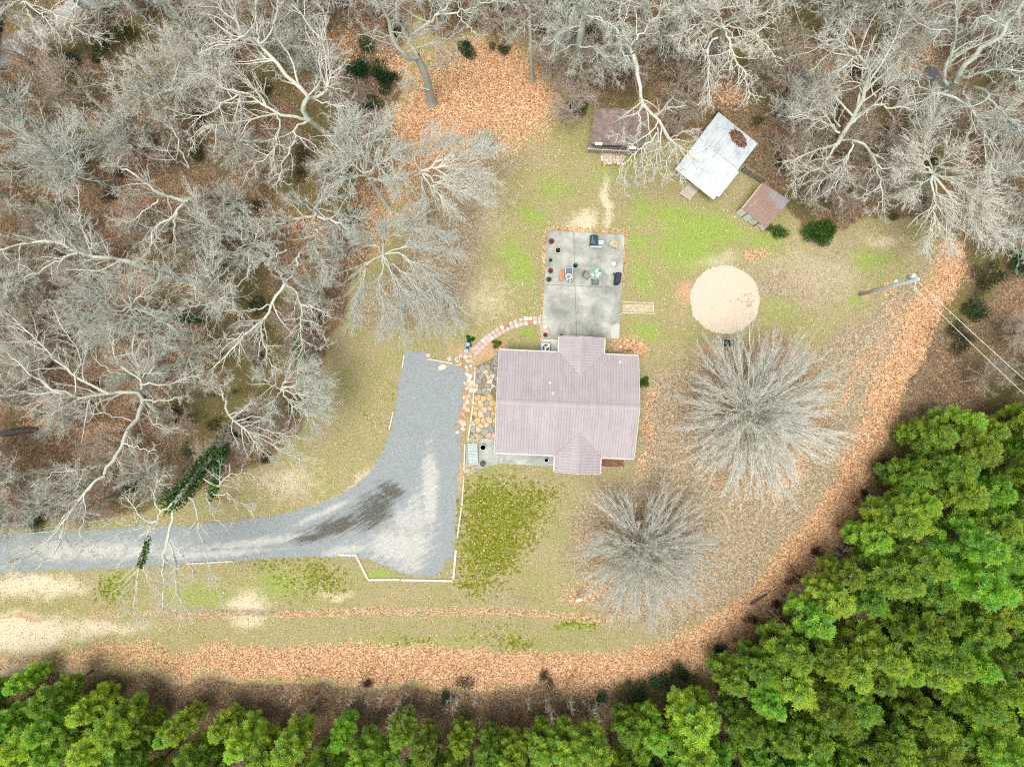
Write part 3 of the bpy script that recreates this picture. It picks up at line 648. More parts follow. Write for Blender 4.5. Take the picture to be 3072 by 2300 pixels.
# brown cabin
cab = thing('cabin', 'brown roofed cabin under the leaning bare tree, with a railed porch', 'cabin', W(1855, 390))
base = cab.location.copy()
def loc(x, y, z=0.0, o=None): return W(x, y, z) - (o or base)
P = [loc(1770, 433, 2.55), loc(1935, 441, 2.55), loc(1944, 332, 3.5), loc(1785, 328, 3.5)]
b = MB(); sheet(b, P, .06); rf = b.build('roof', M['brown_roof'], cab)
b = MB()
for k in range(1, 9):
    t = k / 9; p0 = P[0].lerp(P[3], t) + Vector((.02, 0, .062)); p1 = P[1].lerp(P[2], t) + Vector((-.02, 0, .062)); d = (P[3] - P[0]).normalized() * .03
    b.add([p0 - d, p1 - d, p1 + d, p0 + d, p0 - d + Vector((0, 0, .018)), p1 - d + Vector((0, 0, .018)), p1 + d, p0 + d], [(4, 5, 6, 7), (0, 1, 5, 4)])
c = b.build('shingle_course', M['brown_roof'], rf); c['kind'] = 'stuff'
b = MB(); box_walls(b, [tuple(loc(*q, 1.2).xy) for q in ((1783, 428), (1925, 434), (1934, 345), (1795, 343))], 2.5); b.build('wall', M['shedwall'], cab)
b = MB(); b.prism([tuple(loc(*q, .5).xy) for q in ((1764, 434), (1910, 442), (1908, 461), (1763, 452))], .1, .32, .01); dk = b.build('porch_deck', M['plank'], cab)
for k in range(5):
    a = loc(1764, 436 + k * 3.7, .33); c = loc(1909, 444 + k * 3.7, .33); m = (a + c) / 2
    b = MB(); b.bbox((m.x, m.y, .345), ((c - a).length, .10, .03), .006, math.atan2(c.y - a.y, c.x - a.x)); b.build('deck_board', M['plank'], dk)
for q in ((1783, 428), (1925, 434), (1795, 343), (1934, 345)):
    v = loc(*q, 0); b = MB(); b.box((v.x, v.y, .05), (.3, .3, .3)); b.build('foundation_block', M['conc'], cab)
rl = MB(); a = loc(1763, 446, 1.3); c = loc(1908, 455, 1.3); rl.tube([a, c], .045, 4)
for k in range(25):
    p = a.lerp(c, k / 24); rl.box((p.x, p.y, .8), (.04, .04, .96))
rl.build('porch_rail', M['cream'], cab)
for q in ((1764, 446), (1810, 449), (1860, 452), (1907, 455)):
    p = loc(*q, 1.25); b = MB(); b.box((p.x, p.y, .75), (.09, .09, 1.3)); b.build('porch_post', M['cream'], cab)
for x0, y0, lb in ((1796, 432, 'left'), (1898, 444, 'right')):
    o = MB(); v = W(x0, y0, 2.63); o.bbox((v.x, v.y, v.z + .03), (.62, .26, .05), .01, R(-3)); o = o.build('board', plain('white_board', (0.72, 0.75, 0.76), .5, var=.06))
    tag(o, f'white panel on the front edge of the brown cabin roof, {"clear of" if lb == "left" else "under"} the leaning branch', 'panel', 'white panels on the cabin roof')

# flagstones, used for three paved spots
def clip(poly, a, n):
    o = []
    for i in range(len(poly)):
        p, q = poly[i], poly[(i + 1) % len(poly)]; dp = (p - a).dot(n); dq = (q - a).dot(n)
        if dp <= 0: o.append(p)
        if (dp < 0) != (dq < 0) and abs(dp - dq) > 1e-9: o.append(p.lerp(q, dp / (dp - dq)))
    return o
def flagstones(parent, px_poly, cell, mats, gap, z, seed, name='flagstone', thick=.05):
    r = random.Random(seed); poly = [Vector(W2(*p)) for p in px_poly]
    x0, x1 = min(p.x for p in poly), max(p.x for p in poly); y0, y1 = min(p.y for p in poly), max(p.y for p in poly)
    pts = []; j = 0; yy = y0 - cell
    while yy < y1 + cell:
        xx = x0 - cell + (j % 2) * cell / 2
        while xx < x1 + cell:
            pts.append(Vector((xx + r.uniform(-.36, .36) * cell, yy + r.uniform(-.36, .36) * cell))); xx += cell
        yy += cell * .9; j += 1
    org = parent.location; n = 0
    for i, p in enumerate(pts):
        if not inside(np.array([p.x]), np.array([p.y]), [tuple(q) for q in poly])[0]: continue
        c = [p + Vector((dx, dy)) * cell * 1.5 for dx, dy in ((-1, -1), (1, -1), (1, 1), (-1, 1))]
        for k, q in enumerate(pts):
            if k != i and (q - p).length < cell * 3.2:
                d = q - p; c = clip(c, p + d * .5 - d.normalized() * gap, d)
        if len(c) < 3: continue
        ch = []          # cut corners a little
        for k in range(len(c)):
            ch += [c[k].lerp(c[k - 1], .12), c[k].lerp(c[(k + 1) % len(c)], .12)]
        h = z + r.uniform(-.012, .02)
        b = MB(); b.prism([(v.x - org.x, v.y - org.y) for v in ch], -.03 - org.z, h - org.z, .012); b.build(name, r.choice(mats), parent); n += 1
    return n
PAL = [('stone_gold', (0.50, 0.36, 0.17)), ('stone_tan', (0.50, 0.41, 0.28)), ('stone_grey', (0.28, 0.28, 0.26)), ('stone_green', (0.27, 0.31, 0.25)), ('stone_brown', (0.25, 0.19, 0.15)), ('stone_pink', (0.48, 0.33, 0.25)), ('stone_pale', (0.55, 0.50, 0.41)), ('stone_rust', (0.42, 0.22, 0.12))]
for n_, c_ in PAL: M[n_] = plain(n_, c_, .85, var=.3, scale=7)
st_m = [M[n_] for n_, _ in PAL]
ter = structure('stone_terrace', 'terrace of mixed flagstones between the gravel and the house', W(1460, 1200))
b = MB(); o_ = ter.location; b.prism([(W2(*q)[0] - o_.x, W2(*q)[1] - o_.y) for q in ((1432, 1096), (1470, 1080), (1505, 1045), (1503, 1200), (1500, 1330), (1405, 1322), (1418, 1240))], -.05, .012); b.build('terrace_bed', plain('terrace_soil', (0.20, 0.16, 0.11), .95, var=.35, scale=5), ter)
flagstones(ter, [(1430, 1180), (1470, 1180), (1506, 1210), (1506, 1322), (1405, 1318)], .55, [M['stone_gold']] * 3 + [M['stone_tan']] * 2 + [M['stone_pale'], M['stone_pink'], M['stone_green'], M['stone_grey']], .022, .05, 3)
flagstones(ter, [(1434, 1096), (1470, 1084), (1484, 1160), (1470, 1182), (1424, 1182)], .46, [M['stone_grey'], M['stone_green'], M['stone_tan'], M['stone_brown'], M['stone_pale']], .022, .05, 9)
flagstones(ter, [(1478, 1066), (1506, 1040), (1506, 1212), (1486, 1195)], .36, [M['stone_grey'], M['stone_brown'], M['stone_green'], M['stone_grey']], .022, .06, 4)
pad = structure('flagstone_pad', 'pad of cream flagstones in front of the cabin', W(1840, 476))
b = MB(); o_ = pad.location; b.prism([(W2(*q)[0] - o_.x, W2(*q)[1] - o_.y) for q in ((1808, 453), (1873, 457), (1871, 501), (1803, 497))], -.05, .01); b.build('pad_bed', plain('pad_soil', (0.22, 0.17, 0.11), .95, var=.35), pad)
flagstones(pad, [(1808, 453), (1873, 457), (1871, 497), (1805, 493)], .30, [M['stone_pale'], M['stone_pale'], M['cream'], M['stone_tan']], .015, .045, 7)
kerb = structure('terrace_kerb', 'low pale kerb between gravel and terrace', W(1412, 1250))
for a, c in (((1422, 1106), (1429, 1103)), ((1425, 1110), (1423, 1160)), ((1423, 1163), (1419, 1212)), ((1419, 1215), (1412, 1268)), ((1411, 1271), (1404, 1320)), ((1395, 1330), (1392, 1412))):
    A = W(*a) - kerb.location; B = W(*c) - kerb.location; m = (A + B) / 2; b = MB(); b.bbox((m.x, m.y, .06), ((B - A).length, .13, .16), .02, math.atan2(B.y - A.y, B.x - A.x)); b.build('kerb_block', M['cream'], kerb)

# stepping path of round and square pavers
path = structure('stepping_path', 'curved path of round and square pavers from the gravel to the patio', W(1500, 1010))
M['pv_pink'] = plain('pink_paver', (0.53, 0.38, 0.33), .85, var=.12, scale=9); M['pv_cream'] = plain('cream_paver', (0.62, 0.55, 0.45), .85, var=.12, scale=9); M['pv_mauve'] = plain('mauve_paver', (0.50, 0.41, 0.38), .85, var=.12, scale=9); M['pv_red'] = plain('red_paver', (0.48, 0.19, 0.13), .85, var=.15, scale=9)
PAV = [(1443, 124, 'r', 'pv_pink'), (1368, 125, 's', 'pv_pink'), (1300, 130, 'r', 'pv_cream'), (1228, 132, 's', 'pv_cream'), (1152, 150, 'r', 'pv_pink'), (1068, 178, 's', 'pv_mauve'), (998, 204, 'r', 'pv_mauve'), (915, 228, 's', 'pv_red'), (857, 266, 'r', 'pv_cream'), (783, 304, 's', 'pv_pink'), (722, 346, 'r', 'pv_mauve'), (668, 388, 's', 'pv_mauve'), (614, 428, 's', 'pv_mauve'), (562, 474, 's', 'pv_cream'), (507, 522, 'r', 'pv_pink'), (465, 575, 's', 'pv_mauve'), (415, 612, 'r', 'pv_pink'),
       (1443, 185, 's', 'pv_pink'), (1372, 192, 'r', 'pv_cream'), (1300, 198, 's', 'pv_red'), (1230, 206, 'r', 'pv_cream'), (1158, 218, 's', 'pv_mauve'), (1088, 242, 'r', 'pv_cream'), (1015, 262, 's', 'pv_pink'), (950, 294, 'r', 'pv_mauve'), (882, 326, 's', 'pv_pink'), (822, 364, 'r', 'pv_mauve'), (762, 400, 's', 'pv_pink'), (708, 440, 'r', 'pv_cream'), (655, 478, 's', 'pv_mauve'), (604, 518, 'r', 'pv_mauve'), (552, 574, 's', 'pv_mauve'), (506, 622, 'r', 'pv_pink'), (460, 668, 's', 'pv_pink'),
       (215, 708, 'r', 'pv_pink'), (292, 726, 'r', 'pv_cream'), (380, 792, 'r', 'pv_pink'), (42, 758, 's', 'pv_mauve'), (1528, 262, 'r', 'pv_cream'), (1545, 338, 's', 'pv_pink')]
for i, (zx, zy, sh, mt) in enumerate(PAV):
    k = .19318; px, py = 1340 + zx * k, 930 + zy * k; zt = .135 if zx > 1500 else .055
    v = W(px, py, zt) - path.location; b = MB(); j = random.uniform(-.01, .012)
    if zx < 900: ang = R(38)
    elif zx < 1120: ang = R(24)
    else: ang = R(2)
    if sh == 'r': b.lathe([(.19, -.06), (.195, zt - .02 + j), (.18, zt + j), (.15, zt + j - .004), (.14, zt + j)], (v.x, v.y, -path.location.z), 18)
    else: b.bbox((v.x, v.y, (zt + j - .06) / 2), (.37, .37, zt + j + .06), .012, ang)
    b.build('paver', M[mt], path)

# white shed with the leaf heap
shB = thing('shed', 'white metal roofed shed standing askew, with a heap of leaves on its roof', 'shed', W(2150, 468)); bB = shB.location.copy()
def tin_material(name, a, c, rust=None):
    t = NT(name); p = t.pos(); n = t.noise(p, 1.0, 5, .65); f = t.noise(p, 10, 3, .7)
    mp = t.n('Mapping', vector_type='TEXTURE'); mp.inputs['Rotation'].default_value = (0, 0, R(52)); mp.inputs['Scale'].default_value = (2.2, .2, 1); t.l(p, mp.inputs[0]); s_ = t.noise(mp.outputs[0], 1.5, 4, .65)
    m = t.math('ADD', t.math('MULTIPLY', n, .4), t.math('ADD', t.math('MULTIPLY', s_, .4), t.math('MULTIPLY', f, .2)))
    col = t.ramp(m, [(0.36, a), (0.52, c)])
    if rust: col = t.mix(t.mr(t.math('ADD', t.blob(p, rust[0], rust[1], rust[2]), t.math('MULTIPLY', t.math('SUBTRACT', n, .5), .6)), .45, .68), col, rust[3])
    t.bump(s_, .2, .02)
    return t.fin(col, .5, .0)
M['tin'] = tin_material('white_tin', (0.27, 0.31, 0.34), (0.50, 0.54, 0.56))
zE, zR = 1.75, 2.4
TOP, RIGHT, BOT, LEFT = loc(2155, 337, zE, bB), loc(2273, 431, zE, bB), loc(2141, 599, zE, bB), loc(2026, 507, zE, bB)
RG0 = (TOP + LEFT) / 2 + Vector((0, 0, zR - zE)); RG1 = (RIGHT + BOT) / 2 + Vector((0, 0, zR - zE))
RG0 += (RG1 - RG0).normalized() * .02
for P in ([RIGHT, TOP, RG0, RG1], [LEFT, BOT, RG1, RG0]):
    if P[0] is LEFT:
        ext = (BOT - LEFT).normalized() * .0; P = [LEFT, BOT, RG1, RG0]
    b = MB(); sheet(b, P, .035); o = b.build('roof_slope', M['tin'], shB)
    b = MB(); seam_lines(b, [p + Vector((0, 0, .036)) for p in P], 11, .014, .02); r_ = b.build('rib', M['tin'], o); r_['kind'] = 'stuff'
b = MB(); b.tube([RG0 + Vector((0, 0, .03)), RG1 + Vector((0, 0, .03))], .06, 6); b.build('ridge_cap', plain('dull_ridge_metal', (0.42, 0.46, 0.50), .5, var=.4, scale=4), shB)
b = MB(); cc = (TOP + BOT) / 2
box_walls(b, [tuple((cc + (q - cc) * .80).xy) for q in (TOP, RIGHT, BOT, LEFT)], 1.78); b.build('wall', M['shedwall'], shB)
eb = MB(); m = (LEFT + BOT) / 2 + Vector((0, 0, -.05)); d = BOT - LEFT; eb.box(m, (d.length, .05, .14), math.atan2(d.y, d.x)); eb.build('eave_board', M['cream'], shB)
awn = MB(); u = (RIGHT - BOT).normalized(); ov = (BOT - LEFT).normalized() * .22
sheet(awn, [RG1 - (RG1 - BOT) * .04 + Vector((0, 0, -.03)), BOT + (RG1 - BOT) * .14 + Vector((0, 0, -.03)), BOT + (RG1 - BOT) * .14 + ov + Vector((0, 0, -.03)), RG1 - (RG1 - BOT) * .04 + ov + Vector((0, 0, -.03))], .03); awn.build('side_flap', M['tin'], shB)
# door deck in front
dkB = thing('wooden_deck', 'small square wooden deck at the corner of the white metal shed', 'deck', W(2068, 574)); cD = dkB.location
dq = [W(*p, .3) - cD for p in ((2068, 546), (2098, 566), (2070, 602), (2038, 580))]
for k in range(7):
    t0, t1 = k / 7 + .006, (k + 1) / 7 - .006
    q = [dq[0].lerp(dq[3], t0), dq[1].lerp(dq[2], t0), dq[1].lerp(dq[2], t1), dq[0].lerp(dq[3], t1)]
    b = MB(); b.prism([tuple(v.xy) for v in q], .25, .30, .006); b.build('plank', plain('deck_plank', (0.45, 0.40, 0.32), .85, var=.2, vary=.1) if k == 0 else bpy.data.materials['deck_plank'], dkB)
b = MB(); b.prism(inset([tuple(v.xy) for v in dq], .05), .0, .25); b.build('deck_frame', M['plank'], dkB)

# small shed with rusty roof
shC = thing('shed', 'small shed with rust brown roof and a strip of white panels along one edge', 'shed', W(2288, 622)); bC = shC.location.copy()
zc = 1.62
cT, cR, cB, cL = loc(2286, 548, zc + .3, bC), loc(2368, 602, zc + .3, bC), loc(2284, 702, zc, bC), loc(2210, 641, zc, bC)
def rusty():
    t = NT('rusty_roof'); p = t.pos(); n = t.noise(p, .8, 5, .6); f = t.noise(p, 8, 4, .7)
    base_ = t.ramp(f, [(.35, (0.22, 0.145, 0.118)), (.65, (0.31, 0.215, 0.175))]); gy = t.ramp(f, [(.35, (0.22, 0.21, 0.205)), (.65, (0.33, 0.315, 0.31))])
    c = W(2338, 590, zc); fct = t.mr(t.math('ADD', t.blob(p, (c.x, c.y), (1.25, .95), R(-30)), t.math('MULTIPLY', t.math('SUBTRACT', n, .5), .7)), .35, .68)
    return t.fin(t.mix(fct, base_, gy), .75)
M['rusty'] = rusty()
f0 = .83
pL, pB = cT.lerp(cL, f0), cR.lerp(cB, f0)
b = MB(); sheet(b, [pL, pB, cR, cT], .05); o = b.build('roof', M['rusty'], shC)
b = MB(); seam_lines(b, [p + Vector((0, 0, .05)) for p in (pL, pB, cR, cT)], 8, .012, .016); r_ = b.build('rib', M['rusty'], o); r_['kind'] = 'stuff'
M['wpanel'] = plain('white_panel', (0.72, 0.74, 0.74), .5, var=.06); M['wstain'] = NT('stained_panel'); t = M['wstain']; p = t.pos(); M['wstain'] = t.fin(t.mix(t.mr(t.noise(p, 3.0, 4, .7), .5, .62), (0.72, 0.72, 0.70), (0.42, 0.22, 0.09)), .6)
pL, pB = Vector((pL.x, pL.y, zc + .02)), Vector((pB.x, pB.y, zc + .02))
q0, q1 = pL + (cT - pL) * .02, pB + (cR - pB) * .02; wdir = (q1 - q0); wn_ = Vector((wdir.y, -wdir.x, 0)).normalized()
if wn_.dot(cL - cT) < 0: wn_ = -wn_
for (a, c), mt in zip(((0, .235), (.27, .47), (.475, .70), (.735, 1.0)), ('wpanel', 'wpanel', 'wstain', 'wstain')):
    e0, e1 = q0.lerp(q1, a), q0.lerp(q1, c); P = [Vector((v.x, v.y, z)) for v, z in ((e0, .06), (e1, .06), (e1, zc - .06), (e0, zc - .06))]
    b = MB(); b.add(P + [v + wn_ * .05 for v in P], [(0, 1, 2, 3), (4, 5, 6, 7), (0, 1, 5, 4), (1, 2, 6, 5), (2, 3, 7, 6), (3, 0, 4, 7)]); b.build('white_panel', M[mt], shC)
P = [Vector((v.x, v.y, z)) - wn_ * .03 for v, z in ((q0, 0), (q1, 0), (q1, zc - .03), (q0, zc - .03))]
b = MB(); b.add(P + [v + wn_ * .026 for v in P], [(0, 1, 2, 3), (4, 5, 6, 7), (0, 1, 5, 4), (1, 2, 6, 5), (2, 3, 7, 6), (3, 0, 4, 7)]); b.build('front_wall', plain('dark_green_frame', (0.10, 0.14, 0.12), .7), shC)
b = MB(); d0 = cT.lerp(cL, .05) + Vector((0, 0, .07)); d1 = cT.lerp(cL, .82) + Vector((0, 0, .07)); off = (cR - cT).normalized() * .05
b.tube([d0 + off, d1 + off], .05, 4); b.build('edge_board', M['cream'], shC)
b = MB(); e0 = cT.lerp(cL, .45) + (cR - cT) * .08; b.tube([cT.lerp(cL, .42) + (cR - cT) * .22 + Vector((0, 0, .08)), cT.lerp(cL, .62) + (cR - cT) * .22 + Vector((0, 0, .08)), cT.lerp(cL, .68) + (cR - cT) * .16 + Vector((0, 0, .08))], .02, 4); o = b.build('bent_wire', plain('pale_wire', (0.6, 0.55, 0.48), .5)); o.location = bC; tag(o, 'bent pale strip lying on the rusty shed roof', 'strip')
b = MB(); cc = (cT + pB) / 2; box_walls(b, [tuple((cc + (q - cc) * .84).xy) for q in (cT, cR, pB, pL)], 1.5); b.build('wall', M['shedwall'], shC)
# fence between the two sheds
fn = thing('fence', 'short dark rail fence between the white shed and the rusty shed', 'fence', W(2248, 530)); fo = fn.location
A, B = W(2222, 514) - fo, W(2283, 551) - fo; dirv = (B - A).normalized(); ang = math.atan2(dirv.y, dirv.x); nrm = Vector((-dirv.y, dirv.x, 0))
for z in (.35, .85, 1.3):
    m = (A + B) / 2; b = MB(); b.bbox((m.x, m.y, z), ((B - A).length, .04, .09), .006, ang); b.build('rail', M['plank'], fn)
for k in range(4):
    p = A.lerp(B, k / 3) + nrm * .07; b = MB(); b.bbox((p.x, p.y, .7), (.09, .09, 1.4), .01, ang); b.build('post', M['plank'], fn)
for k in range(16):
    p = A.lerp(B, (k + .5) / 16) - nrm * .032; b = MB(); b.box((p.x, p.y, .75), (.085, .02, 1.2), ang); b.build('slat', M['plank'], fn)

# ---------------------------------------------------------------- things on the patio and around the house
M['pot_red'] = plain('clay_pot', (0.27, 0.12, 0.09), .7, var=.2); M['pot_black'] = plain('black_pot', (0.035, 0.036, 0.036), .45); M['pot_white'] = plain('white_rim', (0.62, 0.63, 0.60), .5); M['soil'] = plain('pot_soil', (0.05, 0.04, 0.03), .95)
M['pot_grey'] = plain('grey_pot', (0.16, 0.15, 0.13), .7)
def leaf_quads(C, Dn, size, width, colr):
    """pointed leaves: centre, direction, length, width -> verts, quads"""
    n = len(C); up = np.random.default_rng(3).normal(size=(n, 3)); sdv = np.cross(Dn, up); sdv /= np.linalg.norm(sdv, axis=1)[:, None] + 1e-9
    a = C - Dn * size[:, None] * .5; bb = C + Dn * size[:, None] * .5
    V = np.stack([a, C + sdv * width[:, None] * .5, bb, C - sdv * width[:, None] * .5], 1).reshape(-1, 3)
    return V, np.arange(4 * n).reshape(n, 4), np.repeat(colr, 4, 0)
def foliage(name, n, rad, c0, c1, z0, zs, size, parent, seed, droop=0.0):
    r = np.random.default_rng(seed); d = r.normal(size=(n, 3)); d /= np.linalg.norm(d, axis=1)[:, None]; d[:, 2] = np.abs(d[:, 2])
    rr = rad * r.random(n) ** .5; C = d * rr[:, None] * np.array([1, 1, zs]) + np.array([0, 0, z0]); dn = d + r.normal(size=(n, 3)) * .5; dn /= np.linalg.norm(dn, axis=1)[:, None]
    col = np.array(c0) + (np.array(c1) - np.array(c0)) * r.random(n)[:, None]
    V, Q, cl = leaf_quads(C, dn, size * r.uniform(.7, 1.3, n), size * .38 * r.uniform(.7, 1.3, n), col)
    return link(name, np_mesh(name, V, Q, col=cl), parent, M['shrub'])
def pot(x, y, r_, mat, label, plant=None, rim=None, zb=.10, h=.3, seed=1):
    v = W(x, y, zb + h); o = thing('plant_pot', label, 'plant pot', (v.x, v.y, zb), random.uniform(0, 3), 'plant pots around the house')
    b = MB(); b.lathe([(r_ * .72, 0), (r_ * .95, h * .85), (r_ * 1.02, h * .86), (r_ * 1.02, h), (r_ * .88, h), (r_ * .85, h - .05), (.02, h - .05)], n=20); b.build('pot', mat, o, True)
    if rim: 
        b = MB(); b.lathe([(r_ * .9, h + .002), (r_ * 1.06, h + .002), (r_ * 1.06, h + .03), (r_ * .9, h + .03), (r_ * .9, h + .002)], n=20); b.build('rim', rim, o)
    b = MB(); b.lathe([(r_ * .84, h - .045), (r_ * .5, h - .02), (.02, h - .015)], n=14); b.build('soil', M['soil'], o)
    if plant: foliage('plant', plant[3], r_ * plant[2], plant[0], plant[1], h - .02, .7, .11, o, seed)
    return o
DRY = ((0.14, 0.045, 0.03), (0.34, 0.14, 0.09)); OLV = ((0.08, 0.08, 0.03), (0.24, 0.22, 0.12)); DKG = ((0.03, 0.04, 0.02), (0.12, 0.13, 0.07))
zf = lambda a, c: (1580 + a * .24148, 660 + c * .24148)
pot(*zf(307, 262), .24, M['pot_red'], 'clay pot of dry red plants at the top left corner of the patio', (*DRY, 1.1, 90), seed=1)
pot(*zf(390, 375), .26, M['pot_grey'], 'large pot with a pale rim, second from the top of the patio edge', (*OLV, .9, 60), M['pot_white'], h=.4, seed=2)
pot(*zf(297, 497), .145, M['pot_black'], 'smallest dark pot in the row along the left patio edge', (*DKG, .9, 40), h=.22, seed=3)
pot(*zf(297, 630), .235, M['pot_red'], 'clay pot of reddish plants left of the orange box', (*DRY, 1.1, 90), seed=4)
pot(*zf(275, 738), .225, M['pot_grey'], 'grey brown pot of olive stems, lowest of the row on the left patio edge', (*OLV, 1.1, 80), seed=5)
pot(*zf(232, 1427), .20, M['pot_red'], 'dark clay pot below the round paver at the lower left patio corner', (*DRY, 1.0, 60), seed=6)
pot(*zf(430, 1428), .12, M['pot_grey'], 'little pot half tucked against the back porch eave', (*OLV, 1.2, 40), h=.2, seed=7)
pot(1449, 1342, .26, M['pot_black'], 'empty black pot with a pale rim beside the slatted bench', None, M['pot_white'], h=.34)
pot(1448, 1391, .24, M['pot_black'], 'dark pot with bright yellow flowers at the end of the front walk', ((0.55, 0.38, 0.10), (0.75, 0.55, 0.25), .8, 70), None, h=.34, seed=8)
pot(1639, 1380, .19, M['pot_black'], 'black pot with a pale rim on the front walk beside the porch', None, M['pot_white'], h=.3)

M['navy'] = plain('navy_cover', (0.018, 0.028, 0.045), .55, var=.4, scale=5); M['navy2'] = plain('dark_blue_lid', (0.03, 0.07, 0.11), .4, var=.3); M['steel'] = plain('steel', (0.45, 0.47, 0.48), .35, .6); M['iron'] = plain('black_iron', (0.04, 0.04, 0.04), .5)
M['greymetal'] = plain('grey_metal_frame', (0.50, 0.53, 0.53), .45)
# grill with front shelf
v = W(*zf(838, 250), 1.0); g = thing('grill', 'dark blue grill with a pale front shelf at the top of the patio', 'grill', (v.x, v.y, .1), R(-2))
b = MB(); b.bbox((0, .0, .45), (.62, .9, .7), .03); b.build('cabinet', M['iron'], g)
b = MB(); b.lathe([(.02, -.46), (.3, -.455), (.34, -.42), (.34, .42), (.3, .455), (.02, .46)], n=16)
for i, q in enumerate(b.v): b.v[i] = (q[0], q[2], max(.0, q[1]) * .8 + .8)
b.build('lid', M['navy2'], g, True)
b = MB(); b.bbox((.2, -.56, .82), (1.0, .13, .04), .01); b.build('shelf', M['greymetal'], g)
b = MB(); b.tube([(-.2, -.3, 1.07), (-.2, .3, 1.07)], .018); b.build('handle', M['steel'], g)
for sx in (-1, 1):
    for sy in (-1, 1): b = MB(); b.box((sx * .27, sy * .38, .05), (.05, .05, .1)); b.build('leg', M['iron'], g)
v = W(*zf(923, 276), .6); o = thing('storage_tub', 'white square tub beside the dark blue grill', 'tub', (v.x, v.y, .1), R(-2))
b = MB(); b.bbox((0, 0, .25), (.38, .30, .5), .02); b.build('tub', M['pot_white'], o); b = MB(); b.bbox((0, 0, .52), (.42, .34, .05), .015); b.build('lid', M['vent'], o)
# square table with orange dish
v = W(*zf(1085, 292), .55); tb = thing('side_table', 'square olive table standing askew at the top right patio corner', 'table', (v.x, v.y, .1), R(-24))
M['olive'] = plain('olive_top', (0.40, 0.37, 0.24), .7, var=.15)
b = MB(); b.bbox((0, 0, .5), (.76, .62, .05), .012); b.build('tabletop', M['olive'], tb); b = MB(); b.box((0, 0, .44), (.7, .56, .06)); b.build('apron', M['iron'], tb)
for sx in (-1, 1):
    for sy in (-1, 1): b = MB(); b.box((sx * .32, sy * .25, .21), (.05, .05, .41)); b.build('leg', M['iron'], tb)
v = W(*zf(1108, 288), .66); b = MB(); b.lathe([(.08, 0), (.15, .03), (.17, .06), (.15, .06), (.07, .02), (.01, .02)], n=18); o = b.build('dish', plain('orange_clay', (0.55, 0.27, 0.15), .7), None, True); o.location = (v.x, v.y, .628); tag(o, 'orange clay dish on the square olive table', 'dish')
# stool
v = W(*zf(1078, 545), .5); o = thing('stool', 'round pale mint stool near the right patio edge', 'stool', (v.x, v.y, .1)); M['mint'] = plain('mint_paint', (0.55, 0.66, 0.58), .5, var=.1)
b = MB(); b.lathe([(.2, .42), (.22, .44), (.22, .47), (.2, .49), (.02, .5)], n=20); b.build('seat', M['mint'], o, True)
for k in range(4): a = k * math.pi / 2 + .6; b = MB(); b.tube([(.19 * math.cos(a), .19 * math.sin(a), 0), (.13 * math.cos(a), .13 * math.sin(a), .43)], .016); b.build('leg', M['greymetal'], o)
b = MB(); b.lathe([(.03, 0), (.05, .05), (.045, .1), (.03, .1), (.03, .06)], n=10); p_ = b.build('cup', M['vent'], None, True); p_.location = (v.x, v.y, .602); tag(p_, 'small white cup on the mint stool', 'cup')
# covered grill
v = W(*zf(1137, 725), 1.0); o = thing('covered_grill', 'grill under a navy cover at the right patio edge', 'grill', (v.x, v.y, .1), R(-6))
b = MB(); b.prism([(-.27, -.52), (.10, -.52), (.24, -.30), (.27, .46), (.2, .52), (-.22, .52), (-.27, .4)], .12, 1.02, .09); b.build('cover', M['navy'], o)
b = MB(); b.bbox((-.4, .36, .8), (.22, .2, .04), .01); b.build('side_shelf', M['iron'], o)
for sy in (-.4, .4):
    for sx in (-.2, .15): b = MB(); b.lathe([(.06, 0), (.07, .05), (.06, .12)], (sx, sy, 0), 10); b.build('caster', M['iron'], o)
# orange box
v = W(*zf(437, 690), .5); o = thing('bench_box', 'orange topped wooden box on the left of the patio', 'box', (v.x, v.y, .1), R(-2)); M['orange'] = plain('orange_wood', (0.50, 0.22, 0.10), .7, var=.2, scale=4)
b = MB(); b.bbox((0, 0, .2), (.36, .78, .4), .01); b.build('box', plain('brown_box', (0.2, 0.10, 0.06), .8), o)
for k in (-1, 0, 1): b = MB(); b.bbox((k * .128, 0, .42), (.122, .84, .035), .008); b.build('slat', M['orange'], o)
# fire table
v = W(*zf(522, 685), .5); ft = thing('fire_table', 'metal framed fire table with dark blue top beside the orange box', 'table', (v.x, v.y, .1), R(-3))
b = MB(); b.bbox((0, 0, .42), (.6, 1.22, .05), .01); b.build('tabletop', plain('blue_grey_top', (0.09, 0.13, 0.17), .4, var=.5, scale=5), ft)
fr = MB()
for sx in (-1, 1): fr.bbox((sx * .32, 0, .47), (.05, 1.32, .05), .01)
for sy in (-1, 1): fr.bbox((0, sy * .645, .47), (.59, .05, .05), .01)
fr.build('frame', M['greymetal'], ft)
for sx in (-1, 1):
    for sy in (-1, 1): b = MB(); b.box((sx * .31, sy * .63, .22), (.045, .045, .44)); b.build('leg', M['greymetal'], ft)
v = W(*zf(525, 700), .7); o = thing('fire_bowl', 'round bowl of split firewood on the fire table', 'bowl', (v.x, v.y, .547))
b = MB(); b.lathe([(.13, 0), (.24, .07), (.27, .12), (.25, .12), (.2, .06), (.02, .03)], n=22); b.build('bowl', M['pot_white'], o, True)
for k in range(7): a = k * .9; b = MB(); b.tube([(-.16 * math.cos(a), -.16 * math.sin(a), .08 + .012 * k), (.16 * math.cos(a), .16 * math.sin(a), .10 + .012 * k)], .032, 5); b.build('log', [M['stone_gold'], M['pot_black'], M['stone_tan']][k % 3], o)
